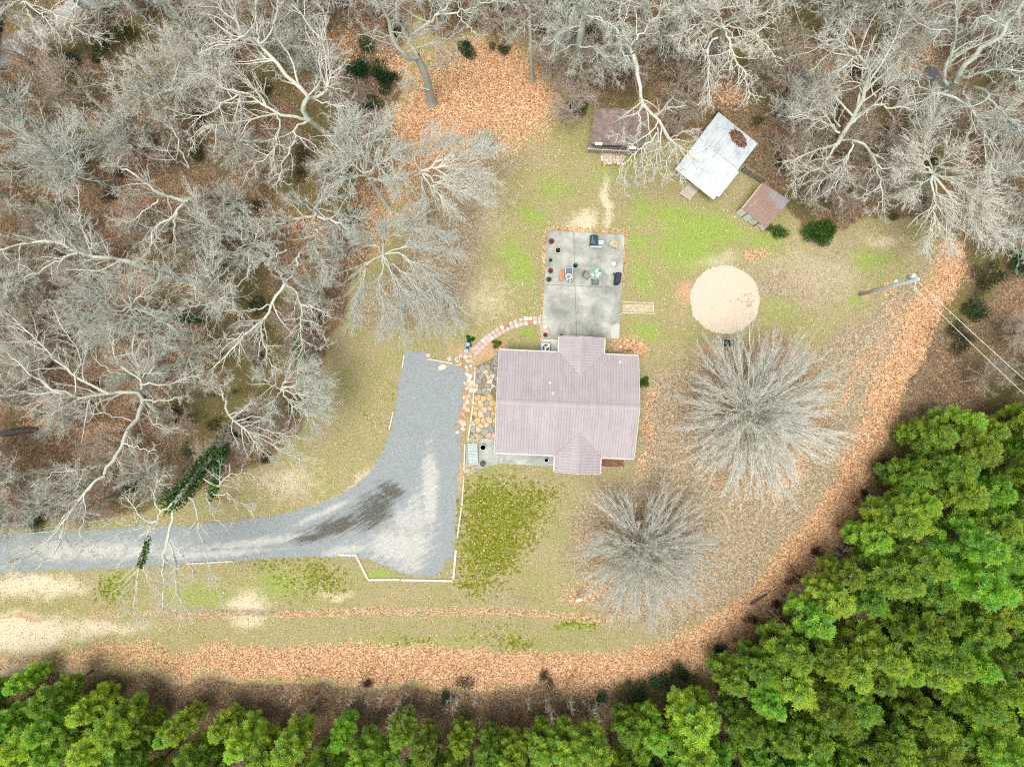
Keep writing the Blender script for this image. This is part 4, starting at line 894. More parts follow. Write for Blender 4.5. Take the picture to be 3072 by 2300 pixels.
for k, (zx, zy) in enumerate(((500, 748), (540, 756))):
    v = W(*zf(zx, zy), .6); b = MB(); b.lathe([(.06, 0), (.08, .06), (.06, .14), (.04, .12), (.01, .1)], n=12); o = b.build('jar', M['mint'], None, True); o.location = (v.x, v.y, .547); tag(o, ['green glass jar on the fire table, left of its twin', 'green glass jar on the fire table corner nearest the frame leg'][k], 'jar', 'jars on the fire table')
# green plant stand
v = W(*zf(615, 548), .9); o = thing('plant_stand', 'green wire plant stand alone in the upper middle of the patio', 'stand', (v.x, v.y, .1)); M['gwire'] = plain('green_wire', (0.10, 0.28, 0.18), .5)
b = MB(); b.tube([(0, 0, 0), (0, 0, .9)], .02); b.build('pole', M['gwire'], o)
b = MB(); b.lathe([(.22, 0), (.22, .02), (.19, .02), (.19, 0)], n=20); b.build('base_ring', M['gwire'], o)
for k in range(6): a = k * math.pi / 3; b = MB(); b.tube([(0, 0, .85), (.12 * math.cos(a), .12 * math.sin(a), .7), (.2 * math.cos(a), .2 * math.sin(a), .01)], .011, 5); b.build('rib', M['gwire'], o)
foliage('plant', 40, .12, (0.04, 0.14, 0.07), (0.12, 0.30, 0.16), .85, .7, .1, o, 21)
# glass table set
v = W(*zf(862, 655), .75); gt = thing('round_table', 'round green glass table crowded with mint and white things on the patio', 'table', (v.x, v.y, .1))
def glass_mat():
    t = NT('green_glass'); t.fin((0.35, 0.60, 0.48), .08); t.b.inputs['Alpha'].default_value = .38; return t.m
b = MB(); b.lathe([(.60, .70), (.62, .705), (.62, .712), (.60, .716), (.01, .716)], n=40); b.build('tabletop', glass_mat(), gt)
b = MB(); b.lathe([(.58, .66), (.60, .66), (.60, .695), (.58, .695), (.58, .66)], n=32); b.build('frame', M['gwire'], gt)
for k in range(4): a = k * math.pi / 2 + .4; b = MB(); b.tube([(.5 * math.cos(a), .5 * math.sin(a), 0), (.42 * math.cos(a), .42 * math.sin(a), .68)], .018); b.build('leg', M['gwire'], gt)
def small(name, zx, zy, prof, mat, label, cat, z=.818, group='things on the glass table'):
    v = W(*zf(zx, zy), z + .1); b = MB(); b.lathe(prof, n=14); o = b.build(name, mat, None, True); o.location = (v.x, v.y, z); return tag(o, label, cat, group)
small('bowl', 868, 636, [(.05, 0), (.13, .05), (.15, .09), (.13, .09), (.06, .03), (.01, .03)], M['mint'], 'widest mint bowl near the middle of the glass table', 'bowl')
small('vase', 882, 612, [(.05, 0), (.08, .08), (.05, .2), (.06, .22), (.02, .18)], M['vent'], 'white vase at the top of the glass table', 'vase')
small('plate', 880, 688, [(.05, 0), (.14, .012), (.15, .025), (.1, .018), (.01, .016)], M['mint'], 'mint plate at the lower right of the glass table', 'plate')
small('plate', 905, 660, [(.05, 0), (.12, .012), (.13, .025), (.1, .018), (.01, .016)], M['vent'], 'white plate overlapping the right rim of the glass table', 'plate')
small('black_candle_pot', 912, 636, [(.05, 0), (.06, .1), (.05, .1), (.04, .06), (.01, .06)], M['pot_black'], 'black candle pot at the right of the glass table', 'candle pot')
small('glass', 850, 668, [(.03, 0), (.04, .1), (.035, .1), (.03, .02), (.01, .02)], M['mint'], 'little mint tumbler at the centre of the glass table', 'tumbler')
v = W(*zf(818, 680), .9); b = MB(); b.bbox((0, 0, .02), (.17, .32, .04), .004, R(14)); b.box((.0, .04, .042), (.11, .07, .006), R(14)); o = b.build('magazine', plain('red_white_print', (0.62, 0.45, 0.40), .6, var=.5, scale=16)); o.location = (v.x, v.y, .818); tag(o, 'red and white patterned box at the left of the glass table', 'box')
M['sling'] = plain('grey_sling', (0.17, 0.18, 0.19), .8, var=.25); M['sling2'] = plain('taupe_sling', (0.25, 0.24, 0.22), .8, var=.2)
def chair(zx, zy, rz, mat, label, back=.45, tilt=.35):
    v = W(*zf(zx, zy), .5); o = thing('patio_chair', label, 'chair', (v.x, v.y, .1), rz, 'chairs at the glass table')
    b = MB(); b.bbox((0, 0, .42), (.5, .48, .05), .015); b.build('seat', mat, o)
    b = MB(); b.box((0, -.27 - tilt * .25, .68), (.5, .04, .5), 0, Matrix.Rotation(-tilt, 3, 'X').inverted() if False else Matrix.Rotation(tilt, 3, 'X')); b.build('backrest', mat, o)
    for sx in (-1, 1):
        b = MB(); b.tube([(sx * .27, .2, .62), (sx * .27, -.28, .64)], .02); b.build('armrest', M['iron'], o)
        b = MB(); b.tube([(sx * .26, .22, 0), (sx * .26, .2, .62)], .016); b.build('leg', M['iron'], o)
        b = MB(); b.tube([(sx * .26, -.3, 0), (sx * .26, -.25, .64)], .016); b.build('leg', M['iron'], o)
chair(745, 690, R(-122), M['sling2'], 'taupe patio chair standing askew left of the glass table')
chair(847, 765, R(2), M['sling'], 'dark grey patio chair below the glass table', tilt=.1)

# air conditioner
v = W(*zf(236, 1582), .8); ac = thing('air_conditioner', 'pale blue air conditioner with a round fan grille beside the back porch', 'air conditioner', (v.x, v.y, 0), R(-3))
M['acb'] = plain('ac_blue', (0.48, 0.60, 0.64), .45, var=.12)
b = MB(); b.prism([(-.40, -.34), (-.34, -.40), (.34, -.40), (.40, -.34), (.40, .34), (.34, .40), (-.34, .40), (-.40, .34)], .08, .78, .03); b.build('case', M['acb'], ac)
b = MB(); b.lathe([(.29, .785), (.34, .785), (.34, .81), (.29, .81), (.29, .785)], n=28); b.build('fan_ring', M['acb'], ac)
b = MB(); b.lathe([(.29, .782), (.29, .79), (.01, .79)], n=28); b.build('fan_well', M['pot_black'], ac)
for k in range(3): a = k * 2.094 + .4; b = MB(); b.box((.15 * math.cos(a), .15 * math.sin(a), .80), (.24, .13, .012), a, Matrix.Rotation(.15, 3, 'X')); b.build('fan_blade', M['steel'], ac)
for k in range(4): a = k * math.pi / 4; b = MB(); b.box((0, 0, .822), (.62, .008, .008), a); b.build('grille_bar', M['iron'], ac)
b = MB(); b.bbox((0, 0, .03), (.95, .95, .1), .02); b.build('pad', M['conc'], ac)

# slatted bench and pale grasses beside the front walk
v = W(1419, 1361, .5); bn = thing('bench', 'long pale grey slatted bench across the end of the front walk', 'bench', (v.x, v.y, .1), R(2.5)); M['slat'] = plain('pale_slat', (0.44, 0.50, 0.48), .7, var=.15, vary=.1)
for k in range(14): b = MB(); b.bbox((0, -.88 + k * .135, .43), (.84, .115, .035), .008); b.build('slat', M['slat'], bn)
for sx in (-1, 1): b = MB(); b.bbox((sx * .38, 0, .37), (.06, 1.84, .07), .008); b.build('side_rail', M['slat'], bn)
for sx in (-1, 1):
    for sy in (-1, 1): b = MB(); b.box((sx * .36, sy * .84, .17), (.07, .07, .34)); b.build('leg', M['slat'], bn)
def grass_tuft(x, y, label, seed, bias):
    v = W(x, y, .2); o = thing('ornamental_grass', label, 'grass', (v.x, v.y, .08), 0, 'ornamental grasses by the bench'); r = np.random.default_rng(seed); n = 170
    a = r.uniform(0, 2 * math.pi, n); L = r.uniform(.35, .8, n); d = np.stack([np.cos(a) + bias[0], np.sin(a) + bias[1]], 1); d /= np.linalg.norm(d, axis=1)[:, None]
    P0 = np.concatenate([d * .04, np.zeros((n, 1))], 1); P1 = np.concatenate([d * (L * .5)[:, None], (L * r.uniform(.5, .9, n))[:, None]], 1); P2 = np.concatenate([d * L[:, None], (L * r.uniform(.15, .6, n))[:, None]], 1)
    sd_ = np.stack([-d[:, 1], d[:, 0], np.zeros(n)], 1) * .011
    V = np.stack([P0 - sd_, P0 + sd_, P1 + sd_, P1 - sd_, P2], 1).reshape(-1, 3); k = np.arange(n)[:, None] * 5
    cl = np.repeat(np.array([[.62, .55, .38]]) * r.uniform(.75, 1.15, (n, 1)), 5, 0)
    link('blades', np_mesh('blades', V, k + np.array([[0, 1, 2, 3]]), k + np.array([[3, 2, 4]]), col=cl), o, M['leaf'])
    b = MB(); b.lathe([(.1, -.05), (.12, .06), (.05, .12), (.01, .14)], n=10); b.build('root_clump', M['pot_grey'], o)
grass_tuft(1426, 1313, 'pale straw ornamental grass at the top end of the slatted bench', 3, (.5, -.5)); grass_tuft(1412, 1403, 'pale straw ornamental grass at the bottom end of the slatted bench', 4, (.3, -.3))
# front bed
fb = thing('planting_bed', 'brick edged planting bed right of the front porch', 'planting bed', W(1838, 1390)); fo = fb.location; M['brick'] = plain('edging_brick', (0.42, 0.28, 0.22), .85, var=.25, vary=.2)
b = MB(); b.prism([tuple((W(*q) - fo).xy) for q in ((1801, 1378), (1872, 1380), (1871, 1399), (1801, 1397))], -.03, .03); b.build('mulch', plain('brown_mulch', (0.17, 0.09, 0.055), .95, var=.5, scale=9), fb)
for a, c, n_ in (((1802, 1399), (1874, 1402), 12), ((1875, 1400), (1873, 1372), 5)):
    for k in range(n_):
        p = W(*a).lerp(W(*c), (k + .5) / n_) - fo; dd = W(*c) - W(*a); b = MB(); b.bbox((p.x, p.y, .05), (dd.length / n_ - .012, .09, .12), .008, math.atan2(dd.y, dd.x)); b.build('brick', M['brick'], fb)
# rubble row, loose rocks, bits and pieces at the head of the path
ROCKM = [M['stone_pale'], M['stone_tan'], M['stone_pink'], M['cream'], M['stone_rust'], M['stone_grey']]
def rock_mesh(seed, mat):
    bm = bmesh.new(); bmesh.ops.create_icosphere(bm, subdivisions=2, radius=1)
    for vv in bm.verts:
        n_ = mnoise.noise(vv.co * 1.3 + Vector((seed * 7.1, 0, 0))); vv.co *= 1 + .35 * n_
        vv.co.z = max(-.5, min(.62, vv.co.z))
    me = bpy.data.meshes.new('rock'); bm.to_mesh(me); bm.free(); me.materials.append(mat); return me
RK = [rock_mesh(i, ROCKM[i % 6]) for i in range(12)]
rr_ = random.Random(8)
for i in range(52):
    t = rr_.random(); cx = 1416 - 34 * t ** 1.3; cy = 1108 + 190 * t; px, py = cx + rr_.uniform(-11, 11) - 4, cy + rr_.uniform(-5, 5); s_ = rr_.uniform(.10, .24)
    o = link('rock', RK[i % 12]); v = W(px, py); o.location = (v.x, v.y, .03); o.rotation_euler = (0, 0, rr_.uniform(0, 6)); o.scale = (s_ * 1.25, s_, s_ * .7)
    tag(o, 'small rubble stone lying loose between the gravel and the terrace kerb', 'rock', 'loose rubble stones along the terrace kerb')
for i in range(16):
    px, py = 1362 + rr_.uniform(0, 66), 1086 + rr_.uniform(-20, 18); s_ = rr_.uniform(.08, .16); o = link('rock', RK[(i * 5) % 12]); v = W(px, py); o.location = (v.x, v.y, .02); o.rotation_euler = (0, 0, rr_.uniform(0, 6)); o.scale = (s_ * 1.2, s_, s_ * .6)
    tag(o, 'small stone among the clutter at the head of the paver path', 'rock', 'stones at the head of the paver path')
bm = bmesh.new(); me = rock_mesh(3.3, M['cream']); o = link('boulder', me); v = W(1327, 1101); o.location = (v.x, v.y, .04); o.scale = (.40, .26, .22); o.rotation_euler = (0, 0, .3); tag(o, 'cream boulder standing alone on the gravel near its top end', 'boulder')
M['blue'] = plain('light_blue_plastic', (0.28, 0.52, 0.66), .4); M['dkblue'] = plain('dark_blue_plastic', (0.03, 0.05, 0.14), .4); M['purple'] = plain('purple_plastic', (0.13, 0.04, 0.16), .4)
def px6(a, c): return (1330 + a * .0906, 1020 + c * .0906)
def bucket(name, zx, zy, r_, h, mat, label, cat, sq=False):
    v = W(*px6(zx, zy), h); o = thing(name, label, cat, (v.x, v.y, .0), R(20), 'buckets at the head of the paver path')
    b = MB()
    if sq: b.bbox((0, 0, h / 2), (r_ * 2, r_ * 2, h), .02)
    else: b.lathe([(r_ * .8, 0), (r_, h * .95), (r_ * 1.05, h * .96), (r_ * 1.05, h), (r_ * .9, h), (r_ * .85, h - .04), (.02, h - .04)], n=18)
    b.build('tub', mat, o, not sq)
    b = MB(); b.tube([(-r_ * .6, 0, h + .01), (0, 0, h + .05), (r_ * .6, 0, h + .01)], .012); b.build('handle', M['steel'], o)
bucket('bucket', 808, 140, .17, .4, M['blue'], 'light blue round bucket, topmost of the containers by the path', 'bucket')
bucket('bucket', 905, 178, .12, .3, M['purple'], 'purple bucket touching the light blue round one', 'bucket')
bucket('bucket', 800, 245, .13, .28, M['dkblue'], 'dark blue bucket between the two light blue ones', 'bucket')
bucket('crate', 760, 360, .17, .25, M['blue'], 'light blue square crate by the path head', 'crate', True)
v = W(*px6(470, 640)); b = MB(); b.lathe([(.11, .02), (.2, .0), (.26, .05), (.26, .12), (.2, .17), (.12, .15), (.11, .02)], n=24); o = b.build('stone_ring', M['stone_pale'], None, True); o.location = (v.x, v.y, 0); tag(o, 'grey stone ring lying at the end of the grey timber', 'ring')
foliage_specs = [((1288, 1066), 'pv'), ]
# round paver at the drive head
v = W(1284, 1066); b = MB(); b.lathe([(.2, 0), (.2, .05), (.17, .06), (.01, .06)], n=18); o = b.build('paver', M['pv_mauve']); o.location = (v.x, v.y, 0); tag(o, 'lone round mauve paver at the top end of the gravel', 'paver')
# satellite dish
v = W(1733, 1790); sdh = thing('satellite_dish', 'white satellite dish on a short post beside the lower round tree', 'satellite dish', (v.x, v.y, 0), R(10))
b = MB(); b.tube([(0, 0, 0), (0, 0, 1.2), (.02, .12, 1.35)], .035); b.build('post', M['vent'], sdh)
b = MB(); prof = [(.02, 0), (.15, .012), (.26, .04), (.36, .085), (.37, .1), (.25, .055), (.02, .015)]; b.lathe(prof, n=24)
mt = Matrix.Translation((.05, .22, 1.45)) @ Matrix.Rotation(R(52), 4, 'X') ; b.v = [tuple(mt @ Vector(q)) for q in b.v]; b.build('dish', M['vent'], sdh, True)
b = MB(); b.tube([(.05, .18, 1.15), (.05, -.25, 1.3)], .016); b.box((.05, -.27, 1.33), (.06, .08, .07)); b.build('feed_arm', M['greymetal'], sdh)
# metal bench / log rack below the sand
v = W(2188, 1029, .5); gb = thing('fire_grate', 'dark metal grate box below the sand circle', 'grate', (v.x, v.y, 0), R(-3))
b = MB()
for sy in (-1, 1): b.bbox((0, sy * .36, .3), (1.08, .06, .3), .01)
for sx in (-1, 1): b.bbox((sx * .51, 0, .3), (.06, .66, .3), .01)
b.build('frame', plain('mottled_frame', (0.42, 0.43, 0.40), .6, var=.5, scale=10), gb)
for k in range(9): b = MB(); b.box((-.44 + k * .11, 0, .38), (.05, .64, .03)); b.build('bar', M['iron'], gb)
for sx in (-1, 1):
    for sy in (-1, 1): b = MB(); b.box((sx * .48, sy * .32, .07), (.06, .06, .15)); b.build('leg', M['iron'], gb)
b = MB(); b.box((0, 0, .2), (.96, .64, .02)); b.build('tray', M['pot_black'], gb)
# pole with wires
pb = W(2579, 883); up = thing('utility_pole', 'wooden utility pole leaning out over the lawn with a pale lamp halfway up', 'utility pole', pb); M['polew'] = plain('pole_wood', (0.44, 0.50, 0.46), .8, var=.3)
b = MB(); b.lathe([(.16, -.3), (.155, 3), (.13, 9.3), (.02, 9.32)], n=14); b.build('pole', M['polew'], up, True)
b = MB(); b.lathe([(.02, 0), (.12, .03), (.15, .12), (.15, .3), (.1, .42), (.02, .45)], (0.02, .33, 5.75), 16); b.tube([(0, .05, 5.85), (.02, .33, 5.95)], .03); b.build('lamp', M['vent'], up, True)
b = MB(); b.lathe([(.02, 0), (.2, .02), (.21, .75), (.15, .82), (.02, .84)], (.0, .36, 7.9), 18); b.build('transformer', M['greymetal'], up, True)
b = MB(); b.box((.12, -.25, 8.6), (.08, 1.1, .1), R(-12)); b.build('crossarm', M['polew'], up)
for k, y in enumerate((-.7, .2)): b = MB(); b.lathe([(.03, 0), (.05, .04), (.03, .08), (.045, .12), (.02, .16)], (.15, y, 8.65), 10); b.build('insulator', M['vent'], up)
b = MB(); b.tube([(.14, .05, 0.2), (.14, .05, 8)], .02, 5); b.build('conduit', M['greymetal'], up)
far = copy_tree(up, W(3420, 1370), 0.3, None, 'second wooden utility pole out where the two wires end')
for (x, y, zz), (x2, y2), lb in (((2757, 848, 8.8), (3600, 1590), 'upper of the two pale wires running from the pole to the right'), ((2738, 858, 8.2), (3560, 1622), 'lower of the two pale wires running from the pole to the right')):
    A = W(x, y, zz); B = W(x2, y2, 8.6); b = MB(); b.tube([A.lerp(B, k / 16) - Vector((0, 0, .5 * 4 * (k / 16) * (1 - k / 16))) for k in range(17)], .022, 5); o = b.build('power_line', plain('pale_cable', (0.62, 0.60, 0.55), .5)); tag(o, lb, 'wire', 'wires on the utility pole')
# yellow stick, white bits by the path
A, B = W(2397, 728), W(2448, 746); b = MB(); b.tube([A + Vector((0, 0, .04)), A.lerp(B, .5) + Vector((0, 0, .06)), B + Vector((0, 0, .04))], .035, 6); tag(b.build('stick', plain('yellow_wood', (0.50, 0.33, 0.12), .8)), 'yellow stick lying on the lawn below the evergreen bush', 'stick')
v = W(1860, 1040); o = thing('garden_ornament', 'white star shaped ornament on the leaves right of the back porch', 'ornament', (v.x, v.y, 0)); b = MB(); b.prism([((.17 if k % 2 else .07) * math.cos(k * math.pi / 5), (.17 if k % 2 else .07) * math.sin(k * math.pi / 5)) for k in range(10)], .22, .26, .005); b.build('star', M['vent'], o); b = MB(); b.tube([(0, 0, 0), (0, 0, .22)], .015); b.build('stake', M['steel'], o)
v = W(1850, 1054); o = thing('glazed_pot', 'green glazed pot on the leaves right of the back porch', 'pot', (v.x, v.y, 0)); b = MB(); b.lathe([(.08, 0), (.14, .12), (.12, .24), (.13, .26), (.1, .26), (.09, .2), (.01, .2)], n=16); b.build('pot', M['mint'], o, True); foliage('plant', 30, .1, (0.03, 0.12, 0.05), (0.1, 0.25, 0.1), .22, .7, .09, o, 5)
# gravel bed next to the air conditioner
b = MB(); b.prism([W2(*q) for q in ((1626, 1018), (1678, 1018), (1678, 1050), (1655, 1052), (1650, 1030), (1626, 1030))], -.02, .03); o = b.build('white_gravel', plain('white_gravel', (0.55, 0.55, 0.50), .9, var=.45, scale=16)); tag(o, 'bed of white gravel between the patio and the house', kind='structure')

# ---------------------------------------------------------------- top left: track, parked vehicle; puddles at the top right
b = MB(); b.prism(smooth_poly([W2(*q) for q in ((-400, 260), (0, 130), (110, 60), (230, -10), (300, -60), (380, -60), (330, 20), (250, 30), (150, 110), (60, 175), (-10, 210), (-400, 360))], .5, .1, seed=4), -.02, .012)
tag(b.build('track', plain('grey_track', (0.36, 0.37, 0.36), .9, var=.25, scale=3)), 'pale grey track crossing the top left corner of the wood', kind='structure')
b = MB(); b.prism([W2(*q) for q in ((-300, 95), (8, 118), (20, 150), (16, 160), (-10, 165), (-300, 165))], -.02, .014)
tag(b.build('parking_pad', plain('grey_pad', (0.30, 0.31, 0.32), .9, var=.15, scale=3)), 'grey pad at the left edge of the picture', kind='structure')
v = W(-24, 112); cr = thing('parked_car', 'grey parked car cut off by the left picture edge, near the top corner', 'car', (v.x, v.y, .0), R(85)); M['carp'] = plain('grey_car_paint', (0.22, 0.23, 0.25), .3, .3, var=.05)
b = MB(); b.prism([(-2.1, -.8), (-1.9, -.9), (1.8, -.9), (2.15, -.7), (2.2, 0), (2.15, .7), (1.8, .9), (-1.9, .9), (-2.1, .8)], .28, .92, .12); b.build('body', M['carp'], cr)
b = MB(); b.prism([(-1.5, -.74), (.7, -.74), (1.1, -.6), (1.1, .6), (.7, .74), (-1.5, .74)], .90, 1.42, .22); b.build('cabin', M['glass'], cr)
b = MB(); b.prism([(-1.2, -.6), (.45, -.6), (.45, .6), (-1.2, .6)], 1.415, 1.45, .02); b.build('car_roof', M['carp'], cr)
for sx in (-1.3, 1.35):
    for sy in (-.82, .82):
        b = MB(); b.lathe([(.05, -.11), (.3, -.11), (.33, -.08), (.33, .08), (.3, .11), (.05, .11)], n=18); b.v = [(q[0] + sx, q[2] + sy, q[1] + .33) for q in b.v]; b.build('wheel', M['pot_black'], cr, True)
for sy in (-.6, .6): b = MB(); b.bbox((2.12, sy, .68), (.1, .32, .14), .02); b.build('headlight', M['vent'], cr)
def water_mat():
    t = NT('dark_water'); t.bump(t.noise(t.pos(), 6, 3), .05, .02); return t.fin((0.10, 0.115, 0.14), .12)
M['water'] = water_mat()
for q in ([(2330, 205), (2380, 200), (2440, 218), (2470, 240), (2460, 262), (2400, 250), (2335, 236)], [(2785, 205), (2815, 208), (2818, 232), (2795, 254), (2783, 235)], [(2120, 120), (2160, 115), (2190, 135), (2170, 155), (2130, 150)], [(2810, 70), (2830, 60), (2840, 95), (2800, 105)]):
    b = MB(); b.prism(smooth_poly([W2(*p) for p in q], .3, .07, seed=len(q)), -.02, .013); tag(b.build('puddle', M['water']), 'still grey water on the forest floor', kind='structure')
# dark culvert block at the top left
v = W(252, 22); b = MB(); b.bbox((v.x, v.y, .3), (1.3, .45, .6), .04, R(-38)); o = b.build('drain_block', plain('dark_block', (0.03, 0.03, 0.035), .8)); tag(o, 'dark block beside the grey track in the top left corner', 'block')

# ================================================================ vegetation
def nrm(a): return a / (np.linalg.norm(a, axis=-1, keepdims=True) + 1e-9)
def chains(P, Rd, n):
    """tapering tubes along polylines P (M,K,3) with radii Rd (M,K)"""
    m, K = P.shape[:2]; T = np.empty_like(P); T[:, 1:-1] = P[:, 2:] - P[:, :-2]; T[:, 0] = P[:, 1] - P[:, 0]; T[:, -1] = P[:, -1] - P[:, -2]; T = nrm(T)
    main = nrm(P[:, -1] - P[:, 0]); ref = np.where(np.abs(main[:, 2:3]) < .8, np.array([[0, 0, 1.0]]), np.array([[1.0, 0, 0]]))
    u = nrm(np.cross(T, ref[:, None])); v = np.cross(T, u); a = np.arange(n) * 2 * np.pi / n
    V = P[:, :, None] + Rd[:, :, None, None] * (u[:, :, None] * np.cos(a)[None, None, :, None] + v[:, :, None] * np.sin(a)[None, None, :, None])
    base = (np.arange(m) * K * n)[:, None, None] + (np.arange(K - 1) * n)[None, :, None]; i = np.arange(n)[None, None]; j = (np.arange(n) + 1)[None, None] % n
    Q = np.stack([base + i, base + j, base + n + j, base + n + i], -1).reshape(-1, 4)
    return V.reshape(-1, 3), Q
def spikes(A, B, r):
    """three-sided spikes from A to B"""
    d = nrm(B - A); u = nrm(np.cross(d, np.array([[.31, .2, .93]]))); v = np.cross(d, u); n = len(A)
    V = np.stack([A + u * r[:, None], A + (-.5 * u + .87 * v) * r[:, None], A + (-.5 * u - .87 * v) * r[:, None], B], 1).reshape(-1, 3); k = np.arange(n)[:, None, None] * 4
    return V, (k + np.array([[[0, 1, 3], [1, 2, 3], [2, 0, 3]]])).reshape(-1, 3)
def spawn(P, Rd, count, lens, ang, K, wig, up, r, t0=.2, rk=.6, t1=1.0, rmin=.010):
    """side branches on polylines; count per parent, lens = (fraction, floor)"""
    m, Kp = P.shape[:2]; par = np.repeat(np.arange(m), count); n = len(par)
    plen = np.linalg.norm(np.diff(P, axis=1), axis=2).sum(1)
    t = t0 + (t1 - t0) * r.random(n) ** .9; f = t * (Kp - 1); k = np.minimum(f.astype(int), Kp - 2); fr = (f - k)[:, None]
    p0 = P[par, k] * (1 - fr) + P[par, k + 1] * fr; tg = nrm(P[par, k + 1] - P[par, k]); r0 = Rd[par, k] * (1 - fr[:, 0]) + Rd[par, k + 1] * fr[:, 0]
    rv = r.normal(size=(n, 3)); pv = nrm(rv - tg * (rv * tg).sum(1)[:, None])
    a = ang[0] + (ang[1] - ang[0]) * r.random(n); d = nrm(tg * np.cos(a)[:, None] + pv * np.sin(a)[:, None])
    L = np.maximum(lens[1], plen[par] * lens[0] * (1.15 - .7 * t)) * r.uniform(.6, 1.25, n); st = (L / (K - 1))[:, None]
    out = np.empty((n, K, 3)); out[:, 0] = p0; rad = np.empty((n, K)); r0 = np.maximum(np.minimum(r0 * rk, L * .022), rmin)
    for q in range(1, K):
        d = nrm(d + r.normal(size=(n, 3)) * wig + np.array([0, 0, up])); out[:, q] = out[:, q - 1] + d * st
    for q in range(K): rad[:, q] = r0 * (1 - .72 * q / (K - 1))
    return out, rad
def catmull(pts, K):
    pts = np.array(pts, float); n = len(pts)
    e = np.vstack([2 * pts[0] - pts[1], pts, 2 * pts[-1] - pts[-2]]); L = np.concatenate([[0], np.cumsum(np.linalg.norm(np.diff(pts, axis=0), axis=1))]); s = np.linspace(0, L[-1], K); o = []
    for x in s:
        i = min(n - 2, max(0, np.searchsorted(L, x) - 1)); t = (x - L[i]) / (L[i + 1] - L[i] + 1e-9); a, b_, c, d = e[i:i + 4]
        o.append(.5 * (2 * b_ + (c - a) * t + (2 * a - 5 * b_ + 4 * c - d) * t * t + (3 * b_ - a - 3 * c + d) * t ** 3))
    return np.array(o)
def join(parts):
    V, Q, T = [], [], []; n = 0
    for v, q, t in parts:
        V.append(v)
        if q is not None: Q.append(q + n)
        if t is not None: T.append(t + n)
        n += len(v)
    return np.vstack(V), (np.vstack(Q) if Q else None), (np.vstack(T) if T else None)
def crown_mesh(limbs, lrad, r, dens=1.0, twig=1.0, wig=.16, up=.03, ang=(.45, 1.05), n3=5, l1=(.34, .9)):
    """limbs (M,K,3): grows branches, branchlets and twigs on them, returned as one mesh"""
    plen = np.linalg.norm(np.diff(limbs, axis=1), axis=2).sum(1); cnt = np.maximum(2, (plen * 2.3 * dens).astype(int))
    B1, R1 = spawn(limbs, lrad, cnt, l1, ang, 6, wig, up, r, .18, .75)
    B1e = np.concatenate([B1, limbs[:, -3:][:, [0, 0, 1, 1, 2, 2]][:0]]) if False else B1
    B2, R2 = spawn(B1e, R1, np.full(len(B1e), 7), (.42, .35), (.4, 1.0), 4, wig * 1.1, up, r, .12, .75, rmin=.014)
    B3, R3 = spawn(B2, R2, np.full(len(B2), n3), (.5, .25), (.35, .95), 2, .2, up, r, .1, .8, rmin=.009)
    v1, q1 = chains(B1e, R1, 4); v2, q2 = chains(B2, R2, 3); v3, t3 = spikes(B3[:, 0], B3[:, 1], R3[:, 0] * twig * .9)
    return join([(v1, q1, None), (v2, q2, None), (v3, None, t3)])

REG = {'A': (0, 0), 'B': (900, 0), 'C': (2072, 0), 'D': (0, 700), 'E': (0, 1400), 'F': (2072, 700), 'Z': None, 'S': 'src'}
def px(reg, x, y):
    if reg == 'Z': return 1740 + x * .29837, 300 + y * .29837
    if reg == 'S': return x, y
    o = REG[reg]; return o[0] + x * .4529, o[1] + y * .4529
def traced_tree(label, base, trunk, limbs, seed, mat='bark', r0=.3, dens=1.0, twig=1.0, group='big bare trees', ang=(.45, 1.05), n3=4, l1=(.34, .9), up=.03, wig=.2):
    """base: photo pixel of the foot; trunk: [(reg,x,y,z)..]; limbs: [(reg, [(x,y)..], z0, z1, radius0, radius1)]"""
    r = np.random.default_rng(seed); bw = W(*base); org = np.array([bw.x, bw.y, 0])
    o = thing('bare_tree', label, 'tree', bw, 0, group)
    tp = [np.array([0, 0, -.2])] + [np.array(W(*px(g, x, y), z)) - org for g, x, y, z in trunk]
    TP = catmull(tp, 12)[None]; TR = np.linspace(r0, r0 * .62, 12)[None].copy(); TR[0, 0] *= 1.35
    v, q = chains(TP, TR, 9); link('trunk', np_mesh('trunk', v, q, smooth=True), o, M[mat])
    LP, LR = [], []
    for g, pts, z0, z1, ra, rb in limbs:
        n = len(pts); P = [np.array(W(*px(g, x, y), z0 + (z1 - z0) * i / (n - 1))) - org for i, (x, y) in enumerate(pts)]
        C_ = catmull(P, 14); C_[1:-1] += r.normal(size=(12, 3)) * .085; LP.append(C_); LR.append(np.linspace(ra, rb, 14))
        v, q = chains(C_[None], LR[-1][None], 7); link('limb', np_mesh('limb', v, q, smooth=True), o, M[mat])
    V, Q, T = crown_mesh(np.array(LP), np.array(LR), r, dens, twig, wig, up, ang, n3, l1)
    c = link('crown', np_mesh('crown', V, Q, T), o, M['twig' if mat == 'bark' else 'twig_grey']); return o

